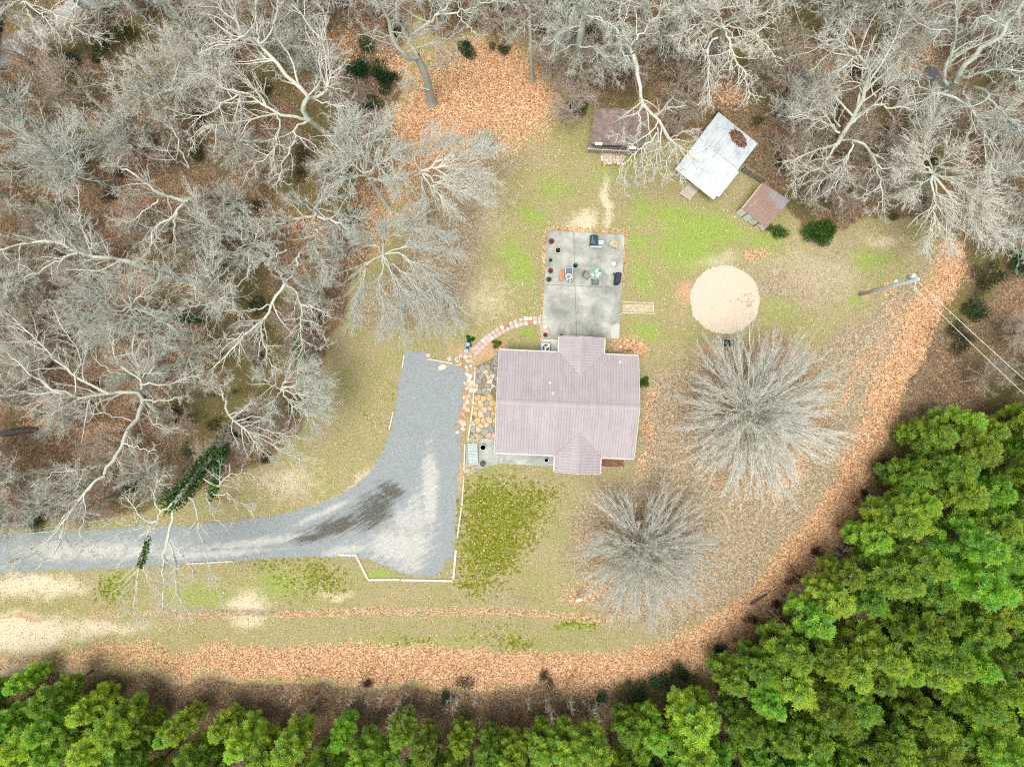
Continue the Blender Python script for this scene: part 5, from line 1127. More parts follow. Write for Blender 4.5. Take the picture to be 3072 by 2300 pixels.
TREES = []
def TT(*a, **k): TREES.append(traced_tree(*a, **k))
TT('great pale bare tree of the upper left, its limb running to the top edge', (1042, 453), [('S', 985, 405, 4), ('S', 927, 360, 7.5)],
   [('A', [(2046, 795), (2000, 720), (2050, 650), (1900, 500), (1720, 290), (1620, 240), (1560, 110), (1480, 0), (1440, -80)], 7.5, 17, .22, .06), ('A', [(1720, 290), (1800, 200), (1840, 40), (1850, -60)], 13, 16, .09, .03), ('A', [(1720, 290), (1690, 120), (1700, -20)], 13, 16, .07, .03),
    ('A', [(2050, 650), (2160, 600), (2170, 420), (2140, 290), (2040, 150), (1930, 30)], 9, 15, .13, .04), ('A', [(2140, 290), (2160, 130), (2110, 0)], 12.5, 15, .07, .03), ('A', [(2046, 795), (1960, 780), (1840, 750), (1640, 620), (1500, 660), (1350, 760), (1200, 750)], 7.5, 13, .14, .03), ('A', [(1840, 750), (1600, 800), (1400, 830), (1240, 930)], 9, 13, .09, .03), ('A', [(1640, 620), (1450, 560), (1380, 500), (1250, 490)], 11, 14, .07, .02),
    ('A', [(1840, 750), (1850, 850), (1800, 1000), (1640, 1140)], 9, 12, .09, .03), ('A', [(2046, 795), (1960, 840), (1950, 930), (1880, 1080), (1850, 1200)], 7.5, 11, .10, .03), ('B', [(60, 650), (180, 690), (300, 740), (370, 860)], 9, 12, .07, .02), ('B', [(60, 650), (170, 590), (240, 540)], 9, 12, .06, .02), ('A', [(1840, 750), (1780, 660), (1640, 560), (1480, 440)], 9, 14, .07, .02), ('A', [(1620, 240), (1480, 290), (1360, 290), (1300, 360)], 14, 15, .06, .02)], 1, r0=.30, dens=.95)
TT('bare tree with green tinged forked limbs left of the evergreen undergrowth, upper left', (655, 590), [('S', 600, 590, 3.5), ('S', 560, 602, 5.5)],
   [('A', [(1240, 1330), (1090, 1300), (950, 1200), (800, 1100), (700, 1090)], 5.5, 11, .15, .04), ('A', [(1220, 1340), (1160, 1420), (1020, 1540), (990, 1640), (900, 1760)], 5.5, 10, .13, .03), ('A', [(1175, 1410), (1155, 1540), (1165, 1650), (1150, 1760)], 6.5, 9.5, .09, .03), ('A', [(1050, 1320), (950, 1400), (850, 1470), (720, 1450)], 8, 11, .07, .02), ('A', [(1050, 1290), (900, 1260), (760, 1260)], 8, 12, .07, .02), ('A', [(1250, 1110), (1190, 970), (1120, 810), (1070, 760)], 5.5, 10, .06, .02), ('A', [(1250, 1110), (1150, 1050), (1000, 960), (960, 910)], 5.5, 10, .05, .02)], 2, mat='bark', r0=.24, dens=.95)
TT('bare tree whose thick pale limb forks toward the left picture edge', (505, 820), [('S', 470, 812, 4), ('S', 445, 803, 6)],
   [('D', [(980, 230), (850, 180), (700, 160), (520, 130), (360, 60), (150, 70), (-20, 120)], 6, 13, .19, .05), ('D', [(520, 130), (360, 200), (240, 270), (100, 310), (75, 360)], 10.5, 13, .10, .03), ('D', [(520, 130), (430, 80), (330, 10), (230, -60)], 10.5, 14, .06, .02), ('D', [(100, 310), (40, 290), (-40, 280)], 12.5, 14, .05, .02), ('D', [(880, 190), (980, 130), (1020, 0)], 7, 11, .07, .02), ('D', [(700, 160), (620, 90), (600, -20)], 9, 12, .05, .02), ('A', [(620, 1650), (560, 1520), (525, 1420), (520, 1250)], 9, 13, .06, .02), ('A', [(560, 1520), (470, 1430), (400, 1300)], 10, 13, .05, .02)], 3, r0=.28, dens=.9)
TT('spreading pale bare tree at the middle left whose limbs fan toward the left edge', (505, 1238), [('S', 465, 1225, 4), ('S', 430, 1190, 7)],
   [('D', [(945, 1090), (900, 1040), (720, 1060), (560, 1080), (370, 1050), (180, 1060), (0, 1090), (-80, 1120)], 7, 14, .17, .04), ('D', [(720, 1060), (560, 980), (380, 850), (230, 700), (80, 560), (-20, 500)], 9.5, 15, .11, .03), ('D', [(480, 1075), (330, 1010), (210, 930), (50, 800), (0, 750)], 11, 14.5, .09, .03), ('D', [(945, 1090), (930, 960), (890, 850), (880, 720), (905, 660)], 7, 12, .09, .02), ('D', [(930, 970), (780, 850), (740, 700), (730, 620)], 8.5, 13, .07, .02), ('D', [(800, 930), (650, 850), (570, 740), (550, 680)], 9, 13, .07, .02), ('D', [(930, 1000), (1100, 1000), (1250, 950), (1350, 940)], 8, 10, .08, .02), ('D', [(945, 1100), (1040, 1110), (1250, 1070)], 7, 10, .08, .02), ('D', [(940, 960), (1020, 880), (1000, 820)], 8, 12, .05, .02),
    ('D', [(945, 1100), (930, 1190), (860, 1300), (780, 1440), (690, 1600)], 7, 12, .19, .11), ('E', [(690, 60), (640, 90), (500, 220), (410, 400), (260, 520), (130, 600), (-20, 690)], 12, 15, .11, .03), ('E', [(410, 430), (370, 550), (290, 640), (210, 690), (120, 760)], 13.2, 15, .08, .02), ('E', [(640, 90), (560, 180), (560, 330), (530, 500)], 12.5, 14, .05, .02), ('D', [(945, 1190), (1050, 1270), (1200, 1300)], 7.5, 10, .06, .02), ('D', [(820, 1390), (930, 1430), (1040, 1440)], 11, 12, .05, .02), ('D', [(640, 1540), (520, 1560), (330, 1600), (200, 1680)], 12, 14.5, .05, .02), ('D', [(870, 1240), (700, 1200), (480, 1170), (330, 1140)], 9, 13, .06, .02), ('D', [(490, 1090), (520, 800), (430, 640), (330, 470)], 10.5, 14, .05, .02)], 4, r0=.34, dens=.95)
TT('pale bare tree with hanging limbs in front of the driveway side of the wood', (905, 905), [('S', 880, 870, 4.5), ('S', 856, 850, 8)],
   [('D', [(1890, 330), (1830, 230), (1780, 190)], 8, 11, .08, .03), ('D', [(1890, 330), (1850, 400), (1780, 520), (1730, 590), (1640, 660), (1520, 790), (1400, 900)], 8, 10, .13, .03), ('D', [(1730, 590), (1740, 700), (1780, 820), (1830, 930)], 9, 9.5, .07, .02), ('D', [(1890, 340), (1980, 430), (1990, 640), (1990, 770), (1900, 900)], 8, 9, .09, .02), ('D', [(1985, 460), (2100, 500), (2200, 560)], 8.5, 10, .06, .02), ('D', [(1800, 480), (1600, 520), (1500, 450)], 9, 11, .05, .02), ('D', [(1640, 660), (1500, 700), (1430, 700)], 9.5, 11, .05, .02), ('D', [(1990, 560), (2120, 640), (2180, 760)], 8.5, 9, .05, .02), ('D', [(1660, 210), (1620, 300), (1560, 360), (1440, 440), (1320, 470), (1200, 510)], 7, 10, .05, .02), ('D', [(1320, 470), (1290, 390), (1310, 260)], 9, 11, .04, .02)], 5, r0=.26, dens=1.2)
TT('green tinged bare tree with a drooping rounded crown left of the orange leaf bank', (1000, 680), [('S', 975, 660, 4), ('S', 946, 648, 6.5)],
   [('B', [(100, 1430), (100, 1380), (180, 1310), (250, 1315)], 6.5, 9, .12, .04), ('B', [(100, 1430), (0, 1440), (-90, 1460), (-180, 1510)], 6.5, 9, .12, .03), ('B', [(120, 1435), (260, 1480), (350, 1560)], 6.5, 9, .12, .03), ('B', [(95, 1440), (110, 1560), (60, 1660)], 6.5, 8.5, .11, .03), ('D', [(1900, 110), (1800, 160), (1700, 190)], 7.5, 9, .08, .02), ('D', [(1980, 130), (1960, 220), (1900, 330)], 7.5, 9, .08, .02), ('D', [(2080, 90), (2140, 180), (2170, 260)], 7.5, 9, .07, .02), ('B', [(100, 1400), (0, 1340), (-70, 1330)], 7, 10, .07, .02), ('B', [(250, 1470), (380, 1440), (470, 1450)], 7, 9, .06, .02), ('B', [(-90, 1460), (-200, 1440), (-290, 1480)], 8, 10, .06, .02)], 6, mat='bark_grey', r0=.24, dens=2.0, l1=(.5, 1.1))
TT('bare tree with a slanting green trunk rising from the orange leaf bank, bushy top', (1168, 628), [('S', 1120, 555, 4), ('S', 1085, 505, 7.5)],
   [('B', [(430, 1150), (380, 1030), (330, 930), (290, 860)], 7.5, 12, .09, .02), ('B', [(430, 1150), (460, 1000), (520, 880), (560, 800)], 7.5, 12, .09, .02), ('B', [(430, 1150), (330, 1090), (220, 1060), (150, 1080)], 7.5, 11, .08, .02), ('B', [(430, 1150), (540, 1080), (640, 1000)], 7.5, 11, .08, .02), ('B', [(450, 1180), (560, 1190), (660, 1170)], 7, 10, .06, .02), ('B', [(430, 1150), (410, 1000), (360, 880), (370, 790)], 7.5, 13, .08, .02), ('B', [(440, 1160), (330, 1170), (240, 1230)], 7, 10, .06, .02)], 7, mat='bark_grey', r0=.22, dens=3.0, l1=(.6, 1.2), ang=(.2, .65))
TT('whitish bare tree fanning to the right over the back lawn', (1276, 672), [('S', 1272, 600, 3.5), ('S', 1264, 525, 7)],
   [('B', [(800, 1130), (950, 1060), (1120, 1000), (1270, 990)], 7, 9, .09, .02), ('B', [(800, 1130), (960, 1100), (1140, 1140), (1280, 1190)], 7, 9, .09, .02), ('B', [(810, 1150), (930, 1220), (1100, 1270), (1210, 1330)], 7, 8.5, .08, .02), ('B', [(810, 1150), (880, 1250), (980, 1350), (1050, 1440)], 7, 8, .08, .02), ('B', [(800, 1130), (880, 1010), (1000, 950), (1100, 930)], 7, 10, .07, .02), ('B', [(800, 1130), (720, 1030), (640, 980)], 7, 10, .06, .02), ('B', [(805, 1140), (700, 1180), (640, 1290)], 7, 9, .05, .02), ('B', [(810, 1170), (810, 1320), (780, 1440)], 6.5, 8, .06, .02), ('B', [(800, 1130), (820, 1000), (900, 880)], 7, 11, .06, .02), ('B', [(830, 1160), (1000, 1170), (1150, 1230), (1260, 1280)], 7, 8.5, .06, .02)], 8, mat='bark', r0=.2, dens=3.0, l1=(.45, 1.0), ang=(.08, .36), wig=.07)
TT('wide bushy bare tree leaning from the wood toward the patio lawn', (1175, 830), [('S', 1165, 800, 3.5), ('S', 1150, 765, 6.5)],
   [('S', [(1150, 765), (1190, 760), (1260, 800), (1340, 880), (1370, 950)], 6.5, 7.5, .055, .02), ('S', [(1150, 765), (1210, 740), (1300, 740), (1380, 770)], 6.5, 8.5, .055, .02), ('S', [(1150, 765), (1180, 830), (1240, 910), (1280, 990)], 6.5, 7, .055, .02), ('S', [(1150, 765), (1140, 840), (1150, 930), (1140, 1000)], 6.5, 7.5, .055, .02), ('S', [(1150, 765), (1100, 800), (1080, 880), (1060, 960)], 6.5, 8.5, .055, .02), ('S', [(1150, 765), (1180, 700), (1260, 690), (1340, 710)], 6.5, 10, .055, .02), ('S', [(1150, 765), (1110, 720), (1060, 710)], 6.5, 10, .06, .02), ('S', [(1155, 770), (1220, 830), (1300, 930), (1330, 990)], 6.5, 7, .055, .02), ('S', [(1150, 765), (1150, 700), (1190, 660)], 6.5, 11, .06, .02), ('S', [(1150, 770), (1195, 860), (1200, 950), (1215, 1000)], 6.5, 7, .06, .02)], 9, mat='bark_grey', r0=.22, dens=2.7, l1=(.42, 1.0), ang=(.08, .4), wig=.07)
TT('stout grey green tree with a heavy leaning trunk above the orange leaf bank', (1294, 310), [('S', 1278, 230, 5), ('S', 1250, 168, 8)],
   [('B', [(780, 380), (690, 370), (620, 260), (595, 150), (550, 40), (480, -20), (400, -60)], 8, 16, .20, .08), ('B', [(770, 360), (720, 250), (840, 150), (900, 100), (980, 20), (1020, -60)], 8, 15, .17, .05), ('B', [(900, 100), (1100, 70), (1200, 30), (1320, -20)], 12.5, 15, .08, .03), ('B', [(840, 450), (950, 410), (1020, 340)], 6, 9, .08, .03), ('B', [(700, 350), (850, 290), (1000, 240), (1080, 200)], 9, 13, .07, .02), ('B', [(690, 370), (700, 500), (700, 600)], 8, 9, .05, .02), ('B', [(700, 230), (640, 100), (660, 0)], 10, 15, .12, .04), ('B', [(860, 590), (760, 580), (730, 560)], 3.5, 5, .06, .03), ('B', [(1040, 90), (1100, 170), (1180, 240)], 13, 14, .04, .02), ('B', [(600, 240), (480, 240), (380, 130)], 11, 14, .05, .02)], 10, mat='bark_grey', r0=.42, dens=1.0)
TT('slender straight bare trunk standing in the orange leaves at the top', (1597, 244), [('S', 1592, 150, 6), ('S', 1589, 55, 10)],
   [('B', [(1522, 120), (1510, 0), (1500, -80)], 10, 14, .10, .05), ('B', [(1525, 160), (1440, 120), (1340, 150)], 9.5, 12, .05, .02), ('B', [(1522, 110), (1600, 60), (1680, 50)], 10, 12, .05, .02), ('B', [(1515, 60), (1420, 20), (1330, 40)], 12, 14, .05, .02), ('B', [(1530, 200), (1620, 170), (1700, 200)], 9, 11, .04, .02), ('B', [(1520, 100), (1450, 200), (1400, 260)], 10, 10.5, .04, .02)], 11, mat='bark_grey', r0=.20, dens=1.6)
TT('thick grey green trunk at the top centre, left of the brown cabin', (1735, 218), [('S', 1738, 130, 6), ('S', 1750, 55, 9.5)],
   [('B', [(1875, 120), (1890, 40), (1900, -80)], 9.5, 14, .20, .10), ('B', [(1870, 160), (1760, 200), (1660, 280), (1580, 300)], 8.5, 11, .07, .02), ('B', [(1880, 110), (1980, 120), (2080, 180), (2150, 260)], 9.5, 11, .08, .02), ('B', [(1885, 60), (1780, 20), (1700, 60)], 11, 13, .07, .02), ('B', [(1850, 300), (1950, 320), (2060, 380), (2150, 420)], 6, 9, .06, .02), ('B', [(1850, 280), (1720, 340), (1650, 400)], 6, 8, .05, .02), ('B', [(1855, 330), (1830, 420), (1800, 500)], 5, 6, .04, .02), ('B', [(2080, 180), (2140, 340), (2200, 430)], 10.5, 10.5, .05, .02)], 12, mat='bark_grey', r0=.36, dens=1.5)
TT('bare tree arching over the brown cabin, its pale limb reaching the white shed', (1868, 150), [('S', 1876, 135, 5), ('S', 1900, 165, 8)],
   [('Z', [(535, -450), (580, -200), (610, 0), (660, 80), (740, 140), (800, 260), (900, 400), (1050, 510), (1120, 570), (1180, 700)], 8, 9.5, .19, .04), ('Z', [(770, 330), (690, 420), (590, 510), (500, 580), (400, 700), (370, 830)], 9, 7.5, .08, .02), ('Z', [(610, 0), (600, 200), (570, 440)], 8.5, 8.5, .07, .02), ('Z', [(780, 280), (780, 500), (770, 620), (830, 810)], 9, 8, .06, .02), ('Z', [(900, 430), (790, 500), (640, 500)], 9, 8.5, .05, .02), ('Z', [(950, 470), (880, 640), (870, 740)], 9, 8, .05, .02), ('Z', [(920, 380), (1050, 320), (1150, 300), (1230, 320)], 9, 9.5, .05, .02), ('Z', [(640, 480), (655, 650), (660, 830)], 8.8, 8, .045, .02), ('Z', [(550, 560), (560, 700), (560, 870)], 8.5, 7.5, .045, .02), ('Z', [(520, 600), (450, 760), (440, 960)], 8.3, 7, .04, .02), ('Z', [(590, 510), (380, 360), (270, 400)], 8.8, 9.5, .045, .02), ('Z', [(780, 480), (720, 600), (620, 760)], 8.5, 8, .04, .02), ('Z', [(950, 470), (1000, 700), (1020, 860)], 9, 8, .04, .02), ('S', [(1895, 160), (1860, 60), (1870, -40)], 8, 12, .12, .04), ('S', [(1890, 140), (1960, 60), (2010, 0)], 8, 12, .09, .03)], 13, mat='bark', r0=.30, dens=.85, n3=4)
TT('dense whitish bare crown at the top, above the white shed', (2165, 168), [('S', 2166, 125, 5), ('S', 2168, 80, 8)],
   [('C', [(215, 180), (250, 230), (280, 370), (340, 450), (370, 520), (390, 650)], 8, 9, .11, .03), ('C', [(180, 250), (110, 300), (120, 440), (125, 600), (120, 700)], 7, 7.5, .09, .02), ('C', [(215, 180), (320, 130), (450, 100), (560, 90)], 8, 11, .09, .02), ('C', [(215, 180), (130, 150), (20, 180), (-80, 230)], 8, 11, .09, .02), ('C', [(215, 170), (180, 60), (120, -30)], 8, 13, .09, .02), ('C', [(220, 170), (330, 40), (420, -20)], 8, 13, .09, .02), ('C', [(220, 180), (360, 200), (470, 270), (560, 380)], 8, 10, .08, .02), ('C', [(200, 190), (60, 250), (-40, 340)], 8, 10, .07, .02), ('C', [(210, 180), (300, 260), (430, 330)], 8, 10, .07, .02), ('C', [(210, 170), (60, 70), (-60, 40)], 8, 12, .07, .02), ('C', [(290, 380), (200, 460), (160, 560)], 8.5, 8, .05, .02), ('C', [(260, 200), (240, 320), (180, 380)], 8, 8, .05, .02)], 14, mat='bark', r0=.28, dens=1.9, l1=(.42, .9))
TT('big pale oak right of the sheds with strongly forked limbs', (2472, 470), [('S', 2490, 455, 2.5), ('S', 2512, 430, 5)],
   [('C', [(975, 950), (1050, 830), (1110, 740), (1150, 560), (1170, 440), (1100, 350), (980, 260), (860, 280)], 5, 14, .20, .04), ('C', [(1150, 560), (1230, 420), (1280, 340), (1330, 260)], 10, 14, .09, .03), ('C', [(1060, 820), (1130, 750), (1220, 710), (1350, 710), (1480, 730)], 6.5, 11, .13, .03), ('C', [(1220, 710), (1290, 600), (1300, 450), (1270, 330)], 8.5, 12, .06, .02), ('C', [(1230, 640), (1170, 560), (1040, 540), (950, 580)], 9, 12, .05, .02), ('C', [(985, 880), (870, 800), (760, 770), (650, 770)], 6, 10, .09, .03), ('C', [(990, 840), (930, 700), (920, 590)], 6.5, 10, .07, .02), ('C', [(960, 860), (830, 680), (790, 600)], 7, 11, .07, .02), ('C', [(970, 950), (830, 1000), (720, 1040), (610, 1080)], 5, 8, .10, .03), ('C', [(975, 955), (850, 1110), (720, 1180), (640, 1250)], 5, 8, .10, .03), ('C', [(1000, 930), (1080, 950), (960, 1130), (830, 1200), (700, 1230)], 5, 8, .09, .02), ('C', [(1080, 960), (980, 1200), (860, 1300)], 6, 8, .06, .02), ('C', [(1060, 930), (1170, 980), (1230, 1090), (1260, 1250), (1270, 1400)], 5, 8.5, .12, .03), ('C', [(1230, 1090), (1340, 1130), (1390, 1220)], 7, 9, .07, .02), ('C', [(1255, 1240), (1160, 1290), (1080, 1310)], 7.8, 8.5, .05, .02), ('C', [(1265, 1330), (1220, 1390), (1180, 1430)], 8, 8.5, .04, .02), ('C', [(1170, 450), (1060, 440), (960, 470)], 11.5, 13, .05, .02), ('C', [(1290, 600), (1400, 600), (1470, 680)], 9.5, 11, .05, .02), ('C', [(980, 260), (1050, 180), (1090, 110)], 13.5, 15, .04, .02), ('C', [(980, 260), (940, 200), (900, 180)], 13.5, 15, .04, .02)], 15, mat='bark', r0=.36, dens=1.0, l1=(.36, .8))
TT('violet white bare crown spilling down over the lawn corner at the right', (2745, 590), [('S', 2765, 560, 3.5), ('S', 2795, 525, 7)],
   [('C', [(1600, 1150), (1500, 1050), (1400, 1010)], 7, 10, .09, .02), ('C', [(1600, 1150), (1560, 1000), (1570, 850), (1630, 700)], 7, 12, .09, .02), ('C', [(1600, 1150), (1700, 1030), (1800, 960)], 7, 12, .09, .02), ('C', [(1610, 1160), (1760, 1200), (1900, 1290), (2040, 1380)], 7, 10, .10, .02), ('C', [(1610, 1170), (1720, 1300), (1850, 1440), (1930, 1600)], 7, 8.5, .10, .02), ('C', [(1600, 1170), (1620, 1330), (1600, 1480), (1560, 1640)], 7, 7.5, .09, .02), ('C', [(1605, 1160), (1660, 1350), (1720, 1500), (1720, 1640)], 7, 8, .09, .02), ('C', [(1600, 1160), (1500, 1250), (1430, 1340)], 7, 8, .06, .02), ('C', [(1610, 1150), (1800, 1120), (1960, 1180)], 7, 11, .08, .02), ('C', [(1610, 1170), (1800, 1330), (1990, 1490), (2040, 1600)], 7, 9, .08, .02), ('C', [(1610, 1160), (1820, 1250), (1980, 1400)], 7, 10, .07, .02), ('C', [(1600, 1150), (1480, 1120), (1380, 1150)], 7, 9, .06, .02)], 16, mat='bark', r0=.26, dens=2.8, l1=(.45, 1.0), ang=(.2, .6), wig=.1)
TT('giant grey green tree at the top right corner with trunk sized limbs', (2815, 275), [('S', 2840, 262, 4), ('S', 2868, 240, 6.5)],
   [('C', [(1760, 540), (1800, 450), (1900, 350), (2030, 270), (2100, 140), (2200, 20), (2280, -80)], 6.5, 15, .26, .10), ('C', [(2030, 290), (2120, 270), (2240, 290)], 10.5, 14, .14, .06), ('C', [(1700, 560), (1670, 480), (1730, 330), (1755, 230), (1750, 80), (1740, -40)], 6, 14, .15, .05), ('C', [(1745, 230), (1680, 200), (1570, 190), (1450, 100), (1380, 40)], 10.5, 14, .07, .02), ('C', [(1650, 620), (1750, 650), (1850, 720), (1930, 850), (1960, 1000), (1980, 1150)], 5, 10, .13, .03), ('C', [(1880, 580), (1960, 620), (2010, 680), (2110, 780), (2230, 880)], 6, 12, .15, .05), ('C', [(1700, 600), (1600, 630), (1520, 680), (1420, 690)], 5, 9, .12, .03), ('C', [(1760, 540), (1860, 500), (2000, 460), (2230, 470)], 6.5, 12, .13, .05), ('C', [(1800, 470), (1960, 430), (2100, 390), (2230, 340)], 7, 13, .08, .03), ('C', [(1810, 600), (1860, 700), (1880, 740)], 6, 8, .08, .03), ('C', [(2090, 460), (2160, 510), (2220, 600)], 10, 12, .07, .02), ('C', [(1990, 620), (2120, 540), (2230, 500)], 7, 11, .08, .03), ('C', [(1950, 900), (2030, 1000), (2110, 1130)], 9, 11, .05, .02), ('C', [(2050, 730), (2030, 860), (1960, 960)], 9, 10, .05, .02), ('C', [(1640, 620), (1480, 540), (1380, 480), (1330, 440)], 6, 10, .05, .02), ('C', [(2080, 180), (1980, 120), (1900, 120), (1840, 190)], 12.5, 14, .07, .02), ('C', [(1755, 240), (1850, 160), (1920, 130)], 10.5, 13, .06, .02)], 17, mat='bark_grey', r0=.50, dens=.95)
iv = traced_tree('bare tree with a trunk wrapped in dark green ivy, branching over the gravel drive', (712, 1272), [('S', 660, 1340, 4), ('S', 589, 1425, 7.5), ('S', 520, 1510, 10)],
   [('E', [(1140, 240), (1040, 340), (960, 360), (870, 240), (800, 180)], 10, 13, .09, .02), ('E', [(1050, 340), (900, 390), (700, 340)], 10.5, 13, .07, .02), ('E', [(1040, 350), (850, 430), (680, 490), (530, 550)], 10.5, 13, .08, .02), ('E', [(1060, 360), (970, 460), (920, 680), (890, 850), (890, 1000), (960, 1080)], 10.5, 12, .09, .02), ('E', [(1140, 300), (1110, 460), (1080, 700), (1075, 940)], 10, 11.5, .10, .02), ('E', [(1120, 440), (1160, 640), (1190, 850), (1280, 1040)], 10.5, 11.5, .08, .02), ('E', [(1250, 200), (1290, 290), (1340, 520), (1400, 700), (1440, 830)], 9, 10, .07, .02), ('E', [(1350, 80), (1440, 130), (1480, 90), (1600, 30), (1680, 60)], 8, 10, .06, .02), ('E', [(1360, 150), (1420, 340), (1500, 390)], 8.5, 9, .05, .02), ('E', [(1370, 180), (1500, 190), (1600, 240), (1680, 310)], 8.5, 9.5, .05, .02), ('E', [(1060, 300), (1020, 180), (1080, 60)], 10.5, 12, .05, .02), ('E', [(1150, 500), (1230, 620), (1280, 740)], 10.8, 11, .05, .02), ('E', [(820, 820), (790, 900), (830, 1040)], 11.8, 12, .03, .015), ('E', [(1000, 400), (800, 560), (640, 590)], 10.5, 12.5, .05, .02)], 18, mat='bark', r0=.30, dens=.9)
TREES.append(iv)
TT('bare tree behind the ivy trunk, a pale limb sloping down toward the drive lawn', (690, 1175), [('S', 684, 1190, 4), ('S', 678, 1205, 6)],
   [('D', [(1500, 1110), (1510, 1200), (1640, 1300), (1780, 1390), (1900, 1440), (2000, 1500)], 6, 8.5, .11, .03), ('D', [(1640, 1300), (1700, 1400), (1760, 1460), (1830, 1510)], 7.2, 8, .07, .02), ('D', [(1700, 1290), (1850, 1330), (2000, 1350)], 7.5, 9, .06, .02), ('D', [(1500, 1100), (1470, 1020), (1540, 960)], 6, 9, .06, .02), ('D', [(1500, 1110), (1420, 1040), (1400, 960)], 6, 9, .05, .02), ('D', [(1520, 1200), (1600, 1180), (1670, 1120)], 6.5, 8, .05, .02)], 19, r0=.22, dens=1.4)
TT('pale bare crown leaning out beside the drive lawn, below the hanging limbs', (900, 1165), [('S', 875, 1165, 3.5), ('S', 842, 1166, 6)],
   [('D', [(1860, 1030), (1960, 1000), (2080, 960), (2160, 980)], 6, 8, .08, .02), ('D', [(1860, 1030), (1990, 1060), (2110, 1130), (2170, 1210)], 6, 7, .08, .02), ('D', [(1860, 1030), (1930, 1120), (2040, 1200), (2090, 1290)], 6, 7, .07, .02), ('D', [(1860, 1030), (1800, 1130), (1800, 1250)], 6, 7, .06, .02), ('D', [(1860, 1030), (1930, 930), (2060, 860)], 6, 9, .06, .02), ('D', [(1860, 1030), (1760, 980), (1700, 930)], 6, 8, .05, .02), ('D', [(1860, 1030), (2020, 1010), (2140, 1050)], 6, 8, .06, .02)], 20, mat='bark_grey', r0=.18, dens=3.2, l1=(.5, 1.0), ang=(.2, .6), wig=.1)
iv2 = traced_tree('bare tree with a starburst crown on a short ivy covered trunk at the middle left', (600, 958), [('S', 520, 945, 4), ('S', 400, 918, 9)],
   [('D', [(870, 480), (760, 470), (620, 450), (430, 440)], 9, 13, .08, .02), ('D', [(870, 480), (780, 410), (640, 360), (480, 330)], 9, 13, .07, .02), ('D', [(870, 480), (850, 380), (800, 280), (760, 240)], 9, 13, .07, .02), ('D', [(870, 480), (940, 400), (1000, 340), (1060, 290)], 9, 11.5, .06, .02), ('D', [(870, 490), (800, 570), (700, 640), (560, 700)], 9, 12, .07, .02), ('D', [(870, 490), (860, 580), (820, 660)], 9, 12, .06, .02), ('D', [(870, 490), (960, 580), (1050, 680), (1100, 740)], 9, 11, .06, .02), ('D', [(870, 485), (720, 530), (560, 560), (440, 620)], 9, 13, .07, .02), ('D', [(870, 490), (990, 540), (1150, 620)], 9, 11, .05, .02), ('D', [(870, 480), (700, 400), (560, 440), (400, 520)], 9, 13, .05, .02)], 21, mat='bark_grey', r0=.2, dens=2.3, l1=(.5, .9), ang=(.3, .8)); TREES.append(iv2)
TT('bare tree at the top left corner, its limbs hanging down over the grey track', (120, 60), [('S', 95, 40, 4), ('S', 70, 10, 8)],
   [('A', [(150, 20), (200, 120), (250, 210), (290, 300)], 8, 9, .09, .02), ('A', [(150, 20), (40, 60), (-60, 110)], 8, 11, .1, .03), ('A', [(150, 10), (250, 80), (330, 160), (400, 260)], 8, 9, .07, .02), ('A', [(160, 10), (140, 120), (160, 230)], 8, 9, .06, .02), ('A', [(520, 0), (490, 90), (480, 160), (500, 200)], 9, 9, .05, .02), ('A', [(520, 0), (460, 110), (420, 170)], 9, 9, .05, .02), ('A', [(170, 10), (350, 90), (520, 200), (680, 260)], 8, 9.5, .06, .02), ('A', [(150, 20), (0, 20), (-90, 0)], 8, 12, .08, .02)], 22, mat='bark', r0=.26, dens=1.3)
TT('fan shaped bare tree in the shade of the upper left wood', (540, 262), [('S', 500, 270, 4), ('S', 470, 275, 6)],
   [('A', [(1150, 580), (1010, 640), (900, 620), (790, 560), (700, 470)], 6, 10, .10, .02), ('A', [(1080, 600), (960, 580), (850, 500), (830, 420)], 6.5, 10, .07, .02), ('A', [(1010, 640), (900, 600), (760, 610)], 7.5, 10, .06, .02), ('A', [(1100, 590), (1010, 500), (900, 380)], 6.5, 11, .06, .02), ('A', [(1100, 600), (1250, 540), (1330, 450)], 6.5, 11, .06, .02), ('A', [(1000, 640), (920, 690), (800, 640)], 7.5, 9.5, .05, .02), ('A', [(1140, 560), (1180, 420), (1120, 280), (1000, 150)], 6.5, 12, .06, .02)], 23, mat='bark', r0=.2, dens=1.7)

# ivy on the two wrapped trunks
def ivy(tree, pts, rad, n, seed):
    r = np.random.default_rng(seed); o = np.array(tree.location); P = catmull([np.array(W(x, y, z)) - o for x, y, z in pts], 40)
    k = r.integers(0, 40, n); d = nrm(r.normal(size=(n, 3))); C = P[k] + d * (rad * r.random(n) ** .5)[:, None] + np.array([0, 0, -.2]); dn = nrm(d + r.normal(size=(n, 3)) * .7)
    col = np.array([[.025, .075, .018]]) + r.random((n, 1)) ** 2 * np.array([[.10, .19, .045]]); sz = r.uniform(.12, .26, n)
    V, Q, c = leaf_quads(C, dn, sz, sz * .75, col); link('ivy', np_mesh('ivy', V, Q, col=c), tree, M['shrub'])
ivy(iv, [(735, 1262, .4), (705, 1290, 1.5), (680, 1315, 3), (640, 1365, 5), (589, 1425, 7.5), (545, 1475, 9), (500, 1512, 10)], .92, 6400, 1)
ivy(iv, [(660, 1350, 5), (640, 1450, 8), (630, 1490, 9)], .5, 900, 2)
ivy(iv, [(438, 1610, 11), (430, 1660, 11.5), (415, 1700, 12)], .3, 300, 7)
ivy(iv2, [(590, 957, 1), (560, 952, 2.5), (520, 945, 4), (470, 938, 6)], .5, 1500, 3)
ivy(TREES[4], [(890, 1020, 7), (885, 1040, 7), (905, 1070, 7)], .4, 420, 4)

